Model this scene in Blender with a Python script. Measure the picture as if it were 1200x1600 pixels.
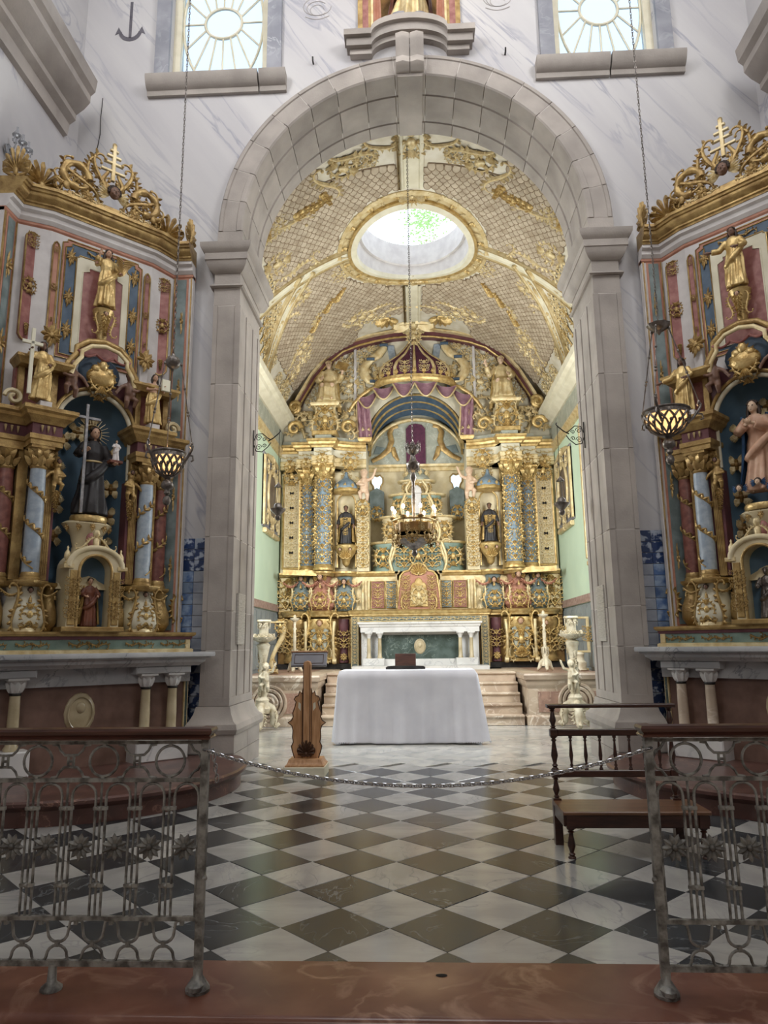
import bpy, math, random
from mathutils import Vector, Matrix
from math import sin, cos, pi, radians, sqrt
random.seed(11)
SC = bpy.context.scene
COL = SC.collection
for o in list(bpy.data.objects): bpy.data.objects.remove(o)

# ------------------------------------------------------------------ camera
CAMX, YAW, PITCH, ROLL, FPX = -.044, .0452, .1867, -.0111, 1102.0
def cam_axes():
    f = Vector((-sin(YAW)*cos(PITCH), cos(YAW)*cos(PITCH), sin(PITCH)))
    r = Vector((cos(YAW), sin(YAW), 0)); u = r.cross(f)
    return r*cos(ROLL)+u*sin(ROLL), u*cos(ROLL)-r*sin(ROLL), f
_r, _u, _f = cam_axes()
cd = bpy.data.cameras.new('camera'); cam = bpy.data.objects.new('camera', cd); COL.objects.link(cam)
cd.sensor_fit = 'VERTICAL'; cd.sensor_height = 36; cd.lens = 36*FPX/1600; cd.clip_end = 200
cam.matrix_world = Matrix(((_r.x,_u.x,-_f.x,CAMX),(_r.y,_u.y,-_f.y,0),(_r.z,_u.z,-_f.z,1.4),(0,0,0,1)))
SC.camera = cam
# ------------------------------------------------------------------ sky and large lights
w = bpy.data.worlds.new('sky'); SC.world = w; w.use_nodes = True
bgn = w.node_tree.nodes['Background']; bgn.inputs[0].default_value = (.82,.91,1,1); bgn.inputs[1].default_value = 2.4
def area(name, loc, target, sx, sy, power, col=(1,1,1), spread=180):
    l = bpy.data.lights.new(name, 'AREA'); l.shape = 'RECTANGLE'; l.size = sx; l.size_y = sy; l.energy = power; l.color = col
    l.spread = radians(spread)
    o = bpy.data.objects.new(name, l); COL.objects.link(o); o.location = loc
    o.rotation_euler = (Vector(target)-Vector(loc)).to_track_quat('-Z','Y').to_euler(); return o
area('overhead_fill', (0,3.2,13.2), (0,4.4,0), 4, 4, 210, (.93,.96,1))  # added unseen area light overhead; the nave ceiling has no lantern
area('rear_fill', (0,-10.6,9.5), (0,6,8), 4, 4, 300, (1,.97,.93))  # added unseen light from behind; the rear wall has no window
for s in (-1,1):
    area('upper_wall_fill', (s*4.4,3.6,11.2), (-s*1.2,8.5,8.6), 2.4, 2.6, 190, (1,.985,.97), 130)  # added side lights that brighten the upper front wall; no windows built
    area('chancel_window_daylight', (s*3.22,11.1,4.3), (-s*1.5,14.2,3.9), 1.7, 2.4, 375, (1,.98,.93))
SC.view_settings.view_transform = 'Standard'; SC.view_settings.look = 'None'
SC.view_settings.exposure = 0.0; SC.view_settings.gamma = 1; SC.view_settings.use_curve_mapping = False
try:
    SC.cycles.use_denoising = True; SC.cycles.max_bounces = 8; SC.cycles.diffuse_bounces = 5; SC.cycles.glossy_bounces = 4
    SC.cycles.sample_clamp_indirect = 4; SC.cycles.caustics_reflective = False; SC.cycles.caustics_refractive = False
except Exception: pass

# ------------------------------------------------------------------ materials
def C(h):
    v = [int(h[i:i+2],16)/255 for i in (0,2,4)]
    return tuple(x/12.92 if x <= .04045 else ((x+.055)/1.055)**2.4 for x in v)+(1,)
def M(name, a, b=None, rough=.5, metal=0., scale=4., lo=.35, hi=.65, bump=0., bscale=None, vein=None, vscale=2., vw=.03, rnd=0., stretch=None, rot=None, coat=0., spec=.5, detail=4, dist=0., emit=None, estr=1., trans=0.):
    """procedural surface: two-tone noise, optional veins, optional bump, per-object variation"""
    m = bpy.data.materials.new(name); m.use_nodes = True; nt = m.node_tree; N = nt.nodes; Lk = nt.links
    p = N['Principled BSDF']; p.inputs['Roughness'].default_value = rough; p.inputs['Metallic'].default_value = metal
    p.inputs['Specular IOR Level'].default_value = spec
    if coat: p.inputs['Coat Weight'].default_value = coat; p.inputs['Coat Roughness'].default_value = .12
    if trans: p.inputs['Transmission Weight'].default_value = trans
    tc = N.new('ShaderNodeTexCoord'); src = tc.outputs['Object']
    oi = N.new('ShaderNodeObjectInfo')
    if rnd:
        mu = N.new('ShaderNodeMath'); mu.operation = 'MULTIPLY'; mu.inputs[1].default_value = 37; Lk.new(oi.outputs['Random'], mu.inputs[0])
        ad = N.new('ShaderNodeVectorMath'); ad.operation = 'ADD'; Lk.new(src, ad.inputs[0]); Lk.new(mu.outputs[0], ad.inputs[1]); src = ad.outputs[0]
    if stretch or rot:
        mp = N.new('ShaderNodeMapping'); mp.vector_type = 'TEXTURE'; Lk.new(src, mp.inputs[0])
        if rot: mp.inputs['Rotation'].default_value = rot
        if stretch: mp.inputs['Scale'].default_value = tuple(1/q for q in stretch)
        src = mp.outputs[0]
    colour = None
    def noise(sc, d=detail, ds=dist):
        n = N.new('ShaderNodeTexNoise'); n.inputs['Scale'].default_value = sc; n.inputs['Detail'].default_value = d; n.inputs['Distortion'].default_value = ds
        Lk.new(src, n.inputs['Vector']); return n.outputs['Fac']
    def mix(fac, c1, c2):
        x = N.new('ShaderNodeMix'); x.data_type = 'RGBA'
        if isinstance(fac, float): x.inputs[0].default_value = fac
        else: Lk.new(fac, x.inputs[0])
        for c, i in ((c1,6),(c2,7)):
            if isinstance(c, tuple): x.inputs[i].default_value = c
            else: Lk.new(c, x.inputs[i])
        return x.outputs[2]
    def ramp(f, *st):
        r = N.new('ShaderNodeValToRGB'); e = r.color_ramp.elements
        while len(e) < len(st): e.new(.5)
        for el, (pos, v) in zip(e, st): el.position = pos; el.color = (v,v,v,1)
        Lk.new(f, r.inputs[0]); return r.outputs[0]
    if b: colour = mix(ramp(noise(scale), (lo,0), (hi,1)), a, b)
    if vein:
        f = ramp(noise(vscale, 6, 1.2), (.5-vw,0), (.5,1), (.5+vw,0))
        f2 = N.new('ShaderNodeMath'); f2.operation = 'MULTIPLY'; Lk.new(f, f2.inputs[0]); Lk.new(ramp(noise(vscale*.7,2), (.4,0), (.65,1)), f2.inputs[1])
        colour = mix(f2.outputs[0], colour or a, vein)
    if rnd:
        hs = N.new('ShaderNodeHueSaturation'); mr = N.new('ShaderNodeMapRange'); Lk.new(oi.outputs['Random'], mr.inputs[0])
        mr.inputs[3].default_value = 1-rnd; mr.inputs[4].default_value = 1+rnd; Lk.new(mr.outputs[0], hs.inputs['Value'])
        if colour is None: hs.inputs['Color'].default_value = a
        else: Lk.new(colour, hs.inputs['Color'])
        colour = hs.outputs[0]
    if colour is None: p.inputs['Base Color'].default_value = a
    else: Lk.new(colour, p.inputs['Base Color'])
    if emit: p.inputs['Emission Color'].default_value = emit; p.inputs['Emission Strength'].default_value = estr
    if bump:
        bn = N.new('ShaderNodeBump'); bn.inputs['Strength'].default_value = bump; bn.inputs['Distance'].default_value = .02
        Lk.new(noise(bscale or scale*4, 3, 0.), bn.inputs['Height']); Lk.new(bn.outputs[0], p.inputs['Normal'])
    return m
G = dict(
 wall = M('painted_marble_wall', C('cdcbcb'), C('bebcbf'), .75, scale=.9, vein=C('a3a3ae'), vscale=1.1, vw=.03, stretch=(2.2,1,.28), rot=(0,radians(-36),0), bump=.05, bscale=14),
 jamb = M('grey_blue_jamb_marble', C('9c9da5'), C('84868f'), .6, scale=3, vein=C('b4b5bc'), vscale=3, rnd=.05),
 plain = M('plaster', C('d8d5cf'), C('cbc8c4'), .85, scale=2),
 stone = M('grey_arch_stone', C('b3aba4'), C('938c86'), .8, scale=2.2, rnd=.08, bump=.12, bscale=45, lo=.3, hi=.75),
 mortar = M('mortar', C('cfcac4'), None, .9),
 beige = M('pink_beige_marble', C('c5b49f'), C('a5917f'), .38, scale=3, vein=C('e0d6c8'), vscale=2.5, rnd=.05),
 pinkpanel = M('mottled_pink_marble', C('b08f7e'), C('8f7266'), .4, scale=7, vein=C('cdb7a4'), vscale=5),
 wtile = M('white_marble_tile', C('b7b5b0'), C('9d9c99'), .16, scale=2.2, vein=C('87878a'), vscale=2.2, vw=.025, rnd=.1, stretch=(1,2.2,1)),
 btile = M('dark_marble_tile', C('3c4043'), C('2c2f32'), .2, scale=2.5, vein=C('777a7c'), vscale=2.4, vw=.012, rnd=.2, stretch=(1,2,1)),
 ctile = M('pale_chancel_marble', C('c9c6bf'), C('a9aaa8'), .14, scale=2.5, vein=C('8f9294'), vscale=2, rnd=.09, stretch=(1,2,1)),
 red = M('red_marble', C('7f5647'), C('633f34'), .22, scale=3.5, vein=C('a37f6c'), vscale=2.2, vw=.045, lo=.3, hi=.7),
 reddark = M('dark_red_marble', C('664740'), C('4c3530'), .3, scale=4, vein=C('957060'), vscale=5, vw=.02),
 redpanel = M('brown_red_marble_panel', C('80655a'), C('6a5146'), .4, scale=6, bump=.03),
 gmarble = M('grey_white_marble', C('c4c5c6'), C('a4a6a9'), .3, scale=2.5, vein=C('74777c'), vscale=3, vw=.02),
 wmarble = M('white_altar_marble', C('d9d8d6'), C('c6c5c3'), .32, scale=2.5, vein=C('a8a8aa'), vscale=3),
 greenmarble = M('dark_green_marble', C('56635f'), C('39453f'), .25, scale=4, vein=C('87938c'), vscale=4, vw=.02),
 cream_marble = M('cream_marble_shaft', C('c3b596'), C('a59676'), .3, scale=5),
 mint = M('mint_plaster', C('cfe3c9'), C('c6dbc2'), .85, scale=1.2),
 dado = M('grey_blue_dado', C('9aa3a4'), C('848d90'), .5, scale=2, vein=C('6d7478'), vscale=2),
 dadoband = M('pinkish_dado_band', C('b59c92'), C('93796f'), .5, scale=14),
 gold = M('gilding', C('d9bf85'), C('b3935a'), .34, .5, scale=11, bump=.22, bscale=60, rnd=.06),
 golddk = M('aged_gilding', C('bda068'), C('8f7245'), .36, .45, scale=9, bump=.25, bscale=60, rnd=.06),
 goldlt = M('pale_gilding', C('e2d2a8'), C('c8af7c'), .42, .28, scale=9, bump=.2, bscale=50),
 bronze = M('brown_gold_ground', C('9c7a42'), C('7b5a30'), .5, .25, scale=8, bump=.2, bscale=40),
 cream = M('cream_paint', C('dccfae'), C('cbbb93'), .6, scale=5),
 creampale = M('pale_cream_paint', C('e2dcc6'), C('d3ccb4'), .65, scale=4),
 white = M('white_paint', C('d6d2d0'), C('c7c2c1'), .6, scale=6),
 sage = M('sage_faux_marble', C('b0b1a2'), C('94988b'), .5, scale=5, vein=C('c8cfc5'), vscale=6),
 teal = M('teal_green_paint', C('869a8e'), C('697e74'), .5, scale=6),
 blue = M('grey_blue_faux_marble', C('8396a3'), C('65798a'), .5, scale=9, bump=.05),
 skyblue = M('light_blue_column', C('abb6bf'), C('909dab'), .45, scale=14, lo=.3, hi=.6),
 navy = M('niche_blue', C('607c90'), C('506b80'), .65, scale=4),
 navyframe = M('frame_blue', C('4f6377'), C('3d5166'), .55, scale=9),
 slate = M('slate_blue_faux_marble', C('808d8d'), C('63706f'), .5, scale=7),
 redpaint = M('rose_red_faux_marble', C('a8746c'), C('8a534e'), .5, scale=11, lo=.3, hi=.6),
 maroon = M('dark_red_column', C('8b5a50'), C('6d403a'), .42, scale=16),
 salmon = M('salmon_border', C('b98670'), C('a8715c'), .6, scale=9),
 wine = M('wine_paint', C('6e4247'), C('5a343a'), .5, scale=6),
 purple = M('purple_velvet', C('5d2b46'), C('4a2038'), .75, scale=12),
 mauve = M('mauve_drapery', C('b9949f'), C('9b7482'), .6, scale=8),
 brownline = M('brown_scale_outline', C('8f7c65'), C('78654f'), .8, scale=6),
 scale = M('cream_brown_scale', C('c4b6a0'), C('a3937d'), .75, scale=5, rnd=.1),
 vault = M('vault_cream', C('e0dacb'), C('cdc4ae'), .75, scale=4),
 flesh = M('painted_flesh', C('c9a58b'), C('b98f76'), .5, scale=8),
 fleshdk = M('dark_flesh', C('7d5f4e'), C('67493b'), .5, scale=8),
 fleshpale = M('pale_flesh', C('d9bfa6'), C('c9a88c'), .5, scale=8),
 hair = M('dark_hair', C('3b2a20'), C('2a1d16'), .6, scale=20),
 black = M('black_habit', C('2a2729'), C('1f1d20'), .55, scale=6, bump=.1),
 robeblue = M('blue_mantle', C('3f6187'), C('2f4c70'), .5, scale=6),
 rust = M('red_brown_robe', C('7e4a35'), C('5b3326'), .5, scale=8),
 silver = M('tarnished_silver', C('8d8681'), C('5d5752'), .32, .75, scale=14, bump=.3, bscale=50),
 chrome = M('bright_steel', C('c4c4c6'), C('9a9a9c'), .25, .9, scale=20),
 iron = M('worn_silver_paint_iron', C('9d9c97'), C('5a5753'), .48, .35, scale=18, lo=.4, hi=.62, bump=.2, bscale=60),
 blackiron = M('black_iron', C('3a3836'), C('292726'), .5, .6, scale=12),
 wooddk = M('dark_varnished_wood', C('4a2c22'), C('331d17'), .3, scale=7, stretch=(1,1,6), coat=.2),
 woodrail = M('mahogany_rail', C('5a372d'), C('3d241d'), .28, scale=6, stretch=(.6,6,6), coat=.2),
 woodseat = M('bench_seat_wood', C('77533a'), C('5c3d29'), .35, scale=5, stretch=(.5,5,5), coat=.15),
 oak = M('carved_lectern_wood', C('cb9d73'), C('a87a50'), .45, scale=6, stretch=(5,5,.7)),
 oakdk = M('lectern_wood_edge', C('4d3220'), None, .6),
 greypaint = M('grey_painted_board', C('8d8d94'), C('7f7f87'), .5, scale=5),
 cloth = M('white_linen', C('e0e0e8'), C('d6d6df'), .85, scale=3, bump=.08, bscale=180),
 sculpt = M('cream_gilt_carving', C('ded6c0'), C('b5a688'), .55, .0, scale=8, bump=.2, bscale=40),
 azul = M('blue_white_tile', C('8ea0b8'), C('4d6690'), .25, scale=9, rnd=.25, lo=.4, hi=.6),
 azuldk = M('dark_blue_tile', C('aeb8c8'), C('2c3f68'), .25, scale=13, lo=.42, hi=.52, rnd=.15, detail=2),
 azulpale = M('pale_glaze_tile', C('a9adb6'), C('8c93a2'), .3, scale=6, rnd=.12),
 joint = M('dark_joint', C('5d5a57'), None, .9),
 hole = M('dark_opening', C('1c1714'), None, .9),
 frostglass = None,
 candle = M('candle_wax', C('e8dcc0'), None, .5),
 flame = M('lamp_bulb', C('fff0d0'), None, .5, emit=(1,.72,.38,1), estr=26),
 glow = M('amber_glass', C('e8a860'), None, .4, emit=(1,.6,.25,1), estr=1.6),
 plaque = M('worn_marble_plaque', C('c4bfb8'), C('aaa59d'), .5, scale=10, stretch=(1,1,8)),
 paper = M('white_book_page', C('e3dfca'), None, .7),
 stencil = M('dark_stencil_paint', C('6b6870'), C('55525b'), .8, scale=8),
 stencilpale = M('faded_stencil_paint', C('aaa5a3'), None, .85),
 crystal = M('cut_glass', C('e6eaf0'), None, .08, trans=.85),
)
def simple_glass(name, tint, fac, frost):
    m = bpy.data.materials.new(name); m.use_nodes = True; nt = m.node_tree; N = nt.nodes; N.remove(N['Principled BSDF'])
    t = N.new('ShaderNodeBsdfTransparent'); t.inputs[0].default_value = tint; d = N.new('ShaderNodeBsdfTranslucent'); d.inputs[0].default_value = frost
    mx = N.new('ShaderNodeMixShader'); mx.inputs[0].default_value = fac
    nt.links.new(t.outputs[0], mx.inputs[1]); nt.links.new(d.outputs[0], mx.inputs[2]); nt.links.new(mx.outputs[0], N['Material Output'].inputs[0]); return m
G['frostglass'] = simple_glass('frosted_window_glass', (.70,.77,.86,1), .12, (.75,.85,.95,1))

# ------------------------------------------------------------------ mesh builder
class MB:
    def __init__(s): s.v = []; s.f = []; s.mi = []; s.m = 0
    def add(s, vs, fs):
        o = len(s.v); s.v.extend(vs); s.f.extend([tuple(i+o for i in f) for f in fs]); s.mi.extend([s.m]*len(fs)); return s
    def join(s, other, mat=None):
        vs = [tuple(mat @ Vector(v)) for v in other.v] if mat else other.v
        o = len(s.v); s.v.extend(vs)
        fl = mat is not None and mat.determinant() < 0
        s.f.extend([tuple(i+o for i in (f[::-1] if fl else f)) for f in other.f]); s.mi.extend(other.mi); return s
    def xf(s, fn): s.v = [fn(*v) for v in s.v]; return s
    def box(s, x0,x1,y0,y1,z0,z1, t=0.):
        """t: chamfer on the four long edges of the front (-y) face"""
        if t <= 0:
            vs = [(x0,y0,z0),(x1,y0,z0),(x1,y1,z0),(x0,y1,z0),(x0,y0,z1),(x1,y0,z1),(x1,y1,z1),(x0,y1,z1)]
            return s.add(vs, [(3,2,1,0),(4,5,6,7),(0,1,5,4),(1,2,6,5),(2,3,7,6),(3,0,4,7)])
        vs = [(x0,y0+t,z0),(x1,y0+t,z0),(x1,y1,z0),(x0,y1,z0),(x0,y0+t,z1),(x1,y0+t,z1),(x1,y1,z1),(x0,y1,z1),
              (x0+t,y0,z0+t),(x1-t,y0,z0+t),(x1-t,y0,z1-t),(x0+t,y0,z1-t)]
        return s.add(vs, [(3,2,1,0),(4,5,6,7),(1,2,6,5),(2,3,7,6),(3,0,4,7),(0,1,9,8),(1,5,10,9),(5,4,11,10),(4,0,8,11),(8,9,10,11)])
    def lathe(s, prof, n=16, c=(0,0,0), sx=1., sy=1., a0=0., a1=2*pi, wob=None):
        full = abs(a1-a0-2*pi) < 1e-6; k = n if full else n+1
        vs = []
        for (r,z) in prof:
            for i in range(k):
                a = a0+(a1-a0)*i/n; q = r*(wob(a,z) if wob else 1)
                vs.append((c[0]+q*cos(a)*sx, c[1]+q*sin(a)*sy, c[2]+z))
        fs = []
        for j in range(len(prof)-1):
            for i in range(n):
                p, q = j*k+i, j*k+(i+1)%k
                fs.append((p,q,q+k,p+k))
        if full:
            fs.append(tuple(range(k-1,-1,-1))); b = (len(prof)-1)*k; fs.append(tuple(range(b,b+k)))
        return s.add(vs, fs)
    def tube(s, pts, r, n=6, closed=False, flat=1., axis=None):
        P = [Vector(p) for p in pts]; m = len(P); R = r if isinstance(r,(list,tuple)) else [r]*m
        vs = []; prev = None
        for i,p in enumerate(P):
            if closed: t = P[(i+1)%m]-P[i-1]
            else: t = P[min(i+1,m-1)]-P[max(i-1,0)]
            t = t.normalized() if t.length > 1e-9 else Vector((0,0,1))
            if axis: nrm = Vector(axis); nrm = nrm - t*nrm.dot(t)
            elif prev is None: nrm = t.orthogonal()
            else: nrm = prev - t*prev.dot(t)
            nrm = nrm.normalized() if nrm.length > 1e-6 else t.orthogonal().normalized(); prev = nrm; bn = t.cross(nrm)
            for k in range(n):
                a = 2*pi*k/n; vs.append(tuple(p+nrm*(cos(a)*R[i]*flat)+bn*(sin(a)*R[i])))
        fs = []
        for i in range(m if closed else m-1):
            for k in range(n):
                a = i*n+k; b = i*n+(k+1)%n; c2 = ((i+1)%m)*n
                fs.append((a,b,c2+(k+1)%n,c2+k))
        if not closed: fs.append(tuple(range(n-1,-1,-1))); fs.append(tuple(range((m-1)*n,m*n)))
        return s.add(vs, fs)
    def prism(s, poly, y0, y1, bev=0.):
        """polygon [(x,z)] seen from -y, counter-clockwise; front y0, back y1"""
        n = len(poly); A = sum(poly[i][0]*poly[(i+1)%n][1]-poly[(i+1)%n][0]*poly[i][1] for i in range(n))
        if A < 0: poly = poly[::-1]
        if bev:
            ins = []
            for i in range(n):
                a, b, c = Vector(poly[i-1]), Vector(poly[i]), Vector(poly[(i+1)%n])
                d1 = (b-a); d2 = (c-b)
                n1 = Vector((-d1.y,d1.x)).normalized() if d1.length else Vector((0,0)); n2 = Vector((-d2.y,d2.x)).normalized() if d2.length else n1
                q = n1+n2; q = q/max(.5, 1+n1.dot(n2)) if q.length > 1e-6 else n1
                ins.append((b.x+q.x*bev, b.y+q.y*bev))
            vs = [(x,y0,z) for x,z in ins]+[(x,y0+bev,z) for x,z in poly]+[(x,y1,z) for x,z in poly]
            fs = [tuple(range(n))]+[(i,n+i,n+(i+1)%n,(i+1)%n) for i in range(n)]+[(n+i,2*n+i,2*n+(i+1)%n,n+(i+1)%n) for i in range(n)]+[tuple(range(3*n-1,2*n-1,-1))]
        else:
            vs = [(x,y0,z) for x,z in poly]+[(x,y1,z) for x,z in poly]
            fs = [tuple(range(n))]+[(i,n+i,n+(i+1)%n,(i+1)%n) for i in range(n)]+[tuple(range(2*n-1,n-1,-1))]
        return s.add(vs, fs)
    def ring(s, outer, inner, y0, y1, closed=True):
        """flat band between two equal-length outlines"""
        n = len(outer); vs = [(x,y0,z) for x,z in outer]+[(x,y0,z) for x,z in inner]+[(x,y1,z) for x,z in outer]+[(x,y1,z) for x,z in inner]; fs = []
        for i in range(n if closed else n-1):
            j = (i+1)%n; fs += [(i,j,n+j,n+i),(2*n+j,2*n+i,3*n+i,3*n+j),(i,2*n+i,2*n+j,j),(n+j,3*n+j,3*n+i,n+i)]
        if not closed: fs += [(0,n,3*n,2*n),(n-1,3*n-1,4*n-1,2*n-1)]
        return s.add(vs, fs)
    def sweep(s, path, prof, closed=False):
        """moulding: prof [(out,z)] closed outline, carried along an xy path; out = right-hand side of travel"""
        m = len(path); k = len(prof); vs = []
        for i in range(m):
            p = Vector(path[i]); ns = []
            if closed or i > 0: d = (p-Vector(path[i-1])).normalized(); ns.append(Vector((d.y,-d.x)))
            if closed or i < m-1: d = (Vector(path[(i+1)%m])-p).normalized(); ns.append(Vector((d.y,-d.x)))
            q = ns[0] if len(ns) == 1 else (ns[0]+ns[1])/max(.35,1+ns[0].dot(ns[1]))
            vs += [(p.x+q.x*o, p.y+q.y*o, z) for o,z in prof]
        fs = []
        for i in range(m if closed else m-1):
            j = (i+1)%m
            for a in range(k): b = (a+1)%k; fs.append((i*k+a,i*k+b,j*k+b,j*k+a))
        if not closed: fs.append(tuple(range(k-1,-1,-1))); fs.append(tuple(range((m-1)*k,m*k)))
        return s.add(vs, fs)
    def ell(s, c, r, n=10, m=6):
        prof = [(sin(pi*j/m),-cos(pi*j/m)) for j in range(m+1)]
        vs = [(c[0],c[1],c[2]-r[2])]; fs = []
        for j in range(1,m):
            for i in range(n): a = 2*pi*i/n; vs.append((c[0]+r[0]*prof[j][0]*cos(a), c[1]+r[1]*prof[j][0]*sin(a), c[2]+r[2]*prof[j][1]))
        vs.append((c[0],c[1],c[2]+r[2])); t = len(vs)-1
        for i in range(n): fs.append((0,1+(i+1)%n,1+i)); fs.append((t,t-n+i,t-n+(i+1)%n))
        for j in range(m-2):
            for i in range(n): a = 1+j*n+i; b = 1+j*n+(i+1)%n; fs.append((a,b,b+n,a+n))
        return s.add(vs, fs)
    def grid(s, fn, nu, nv):
        vs = [fn(i/nu,j/nv) for j in range(nv+1) for i in range(nu+1)]
        return s.add(vs, [(j*(nu+1)+i,j*(nu+1)+i+1,(j+1)*(nu+1)+i+1,(j+1)*(nu+1)+i) for j in range(nv) for i in range(nu)])
    def mesh(s, name, mats, smooth=38):
        me = bpy.data.meshes.new(name); me.from_pydata(s.v, [], s.f); me.validate()
        mats = mats if isinstance(mats,(list,tuple)) else [mats]
        for m in mats: me.materials.append(G[m] if isinstance(m,str) else m)
        if len(mats) > 1 and len(me.polygons) == len(s.mi): me.polygons.foreach_set('material_index', s.mi)
        if smooth:
            me.polygons.foreach_set('use_smooth', [True]*len(me.polygons))
            me.set_sharp_from_angle(angle=radians(smooth))
        me.update(); return me
    def build(s, name, mats, parent=None, smooth=38, kind=None):
        return obj(name, s.mesh(name, mats, smooth), parent, kind=kind)
INV = {}
def obj(name, me, parent=None, loc=None, rot=None, scale=None, kind=None):
    o = bpy.data.objects.new(name, me); COL.objects.link(o)
    if parent: o.parent = parent
    if loc: o.location = loc
    if rot: o.rotation_euler = rot
    if scale: o.scale = scale if isinstance(scale,(tuple,list)) else (scale,)*3
    if kind: o['kind'] = kind
    return o
def E(name, loc, label, cat, rz=0., group=None, kind=None):
    o = bpy.data.objects.new(name, None); COL.objects.link(o); o.location = loc; o.rotation_euler = (0,0,rz); o.empty_display_size = .1
    return tag(o, label, cat, group, kind)
def tag(o, label=None, cat=None, group=None, kind=None):
    if label: o['label'] = label
    if cat: o['category'] = cat
    if group: o['group'] = group
    if kind: o['kind'] = kind
    return o
def at(mb, loc, rz=0.):
    """world-space mesh data made local to a thing at loc turned by rz"""
    c, s_ = cos(-rz), sin(-rz)
    return mb.xf(lambda x,y,z: ((x-loc[0])*c-(y-loc[1])*s_, (x-loc[0])*s_+(y-loc[1])*c, z-loc[2]))
def copytree(o, parent=None):
    c = o.copy(); COL.objects.link(c)
    if parent: c.parent = parent
    for ch in o.children: copytree(ch, c)
    return c
# ------------------------------------------------------------------ carved ornament, drawn in the xz plane, proud towards -y
def ribbon(mb, pts, ws, h, y=0.):
    n = len(pts); vs = []
    for i in range(n):
        a, b = pts[max(i-1,0)], pts[min(i+1,n-1)]; dx, dz = b[0]-a[0], b[1]-a[1]; l = math.hypot(dx,dz) or 1; nx, nz = -dz/l, dx/l
        w = ws[i] if isinstance(ws,list) else ws; x, z = pts[i]; hh = min(h, w*.9)
        vs += [(x+nx*w,y,z+nz*w),(x+nx*w*.45,y-hh,z+nz*w*.45),(x-nx*w*.45,y-hh,z-nz*w*.45),(x-nx*w,y,z-nz*w)]
    fs = [(4*i+k,4*i+k+1,4*i+k+5,4*i+k+4) for i in range(n-1) for k in range(3)]
    return mb.add(vs, fs)
def leaf(mb, x, z, ang, L, W, h, curl=0., y=0., n=4, blunt=False):
    vs = []; a = ang; px, pz = x, z
    for i in range(n+1):
        t = i/n; w = W*(sin(pi*(t*.86+.1))**.8)*(1 if i < n else .1); nx, nz = -sin(a), cos(a)
        if blunt: w = W*(.3+.75*t)*(1 if i < n else .55)
        hh = h*(.35+1.1*t*(1-t)*2+ .5*t)
        vs += [(px+nx*w,y-hh*.25,pz+nz*w),(px,y-hh,pz),(px-nx*w,y-hh*.25,pz-nz*w)]
        px += cos(a)*L/n; pz += sin(a)*L/n; a += curl/n
    return mb.add(vs, [(3*i+k,3*i+k+3,3*i+k+4,3*i+k+1) for i in range(n) for k in range(2)])
def cscroll(mb, x, z, ang, L, flip=1, w=.05, h=.05, leaves=5, k0=.6, k1=9., y=0., n=26, lw=1.):
    """acanthus scroll: a stem that tightens into a volute, leaves on its outer side"""
    pts = []; ws = []; a = ang; px, pz = x, z; at_ = []
    for i in range(n+1):
        t = i/n; pts.append((px,pz)); ws.append(w*(1-.62*t)); at_.append(a)
        k = flip*(k0+k1*t*t)/L; a += k*L/n; px += cos(a)*L/n; pz += sin(a)*L/n
    ribbon(mb, pts, ws, h, y)
    mb.ell((px,y-h*.4,pz),(w*.75,h*.7,w*.75),6,4)
    for j in range(leaves):
        i = int(n*(.06+.66*j/max(1,leaves-1))) if leaves > 1 else n//3
        leaf(mb, pts[i][0], pts[i][1], at_[i]-flip*.75, L*.24*(1-.09*j)*lw, L*.055*lw, h*.9, -flip*.9, y)
    return mb
def mirror(mb, other):
    return mb.join(other).join(other, Matrix.Diagonal((-1,1,1,1)))
def o_shell():
    m = MB()
    for i in range(9):
        a = radians(8+i*20.5); leaf(m, cos(a)*.1, .22+sin(a)*.1, a, .42+.2*sin(a), .1, .13, (pi/2-a)*-.25, n=6, blunt=True)
    h = MB(); cscroll(h, .04, .1, radians(8), .95, 1, .07, .08, 0, .2, 11); mirror(m, h); m.ell((0,-.05,.2),(.11,.1,.13),8,5); return m
def o_rosette():
    m = MB()
    for i in range(8):
        a = i*pi/4; leaf(m, cos(a)*.06, sin(a)*.06, a, .42, .13, .1, .2)
    m.ell((0,-.08,0),(.13,.1,.13),8,5); return m
def o_cart():
    m = MB(); h = MB()
    cscroll(h, .03,-.5, radians(28), .85, 1, .05, .07, 4, .5, 7); cscroll(h, .03,.5, radians(-30), .8, -1, .05, .07, 4, .5, 8)
    cscroll(h, .12,.02, radians(25), .5, 1, .04, .06, 3, -.8, 12); cscroll(h, .12,-.06, radians(-70), .45, 1, .035, .06, 3, -.4, 11)
    mirror(m, h); m.ell((0,-.04,0),(.14,.09,.2),10,6)
    for a in (55,75,90,105,125): leaf(m, 0,.24, radians(a), .3, .06, .09, 0); leaf(m, 0,-.26, radians(-a), .3, .06, .09, 0)
    return m
def o_arab():
    m = MB(); h = MB()
    for z, s in ((-.5,1),(-.17,-1),(.17,1)):
        cscroll(h, 0, z, radians(62 if s > 0 else 50), .62, -1, .035, .05, 4, .4, 9); cscroll(h, 0, z+.12, radians(-35), .42, 1, .028, .045, 3, .5, 9)
    mirror(m, h)
    for z in (-.36,-.02,.3): leaf(m, 0, z, pi/2, .16, .05, .07, 0); m.ell((0,-.04,z),(.035,.04,.035),6,4)
    return m
def o_fret():
    m = MB()
    for i in range(4):
        x = -.5+.25*i; cscroll(m, x, -.06 if i%2 else .06, radians(30 if i%2 else -30), .42, -1 if i%2 else 1, .03, .05, 4, .2, 9)
    return m
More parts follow.
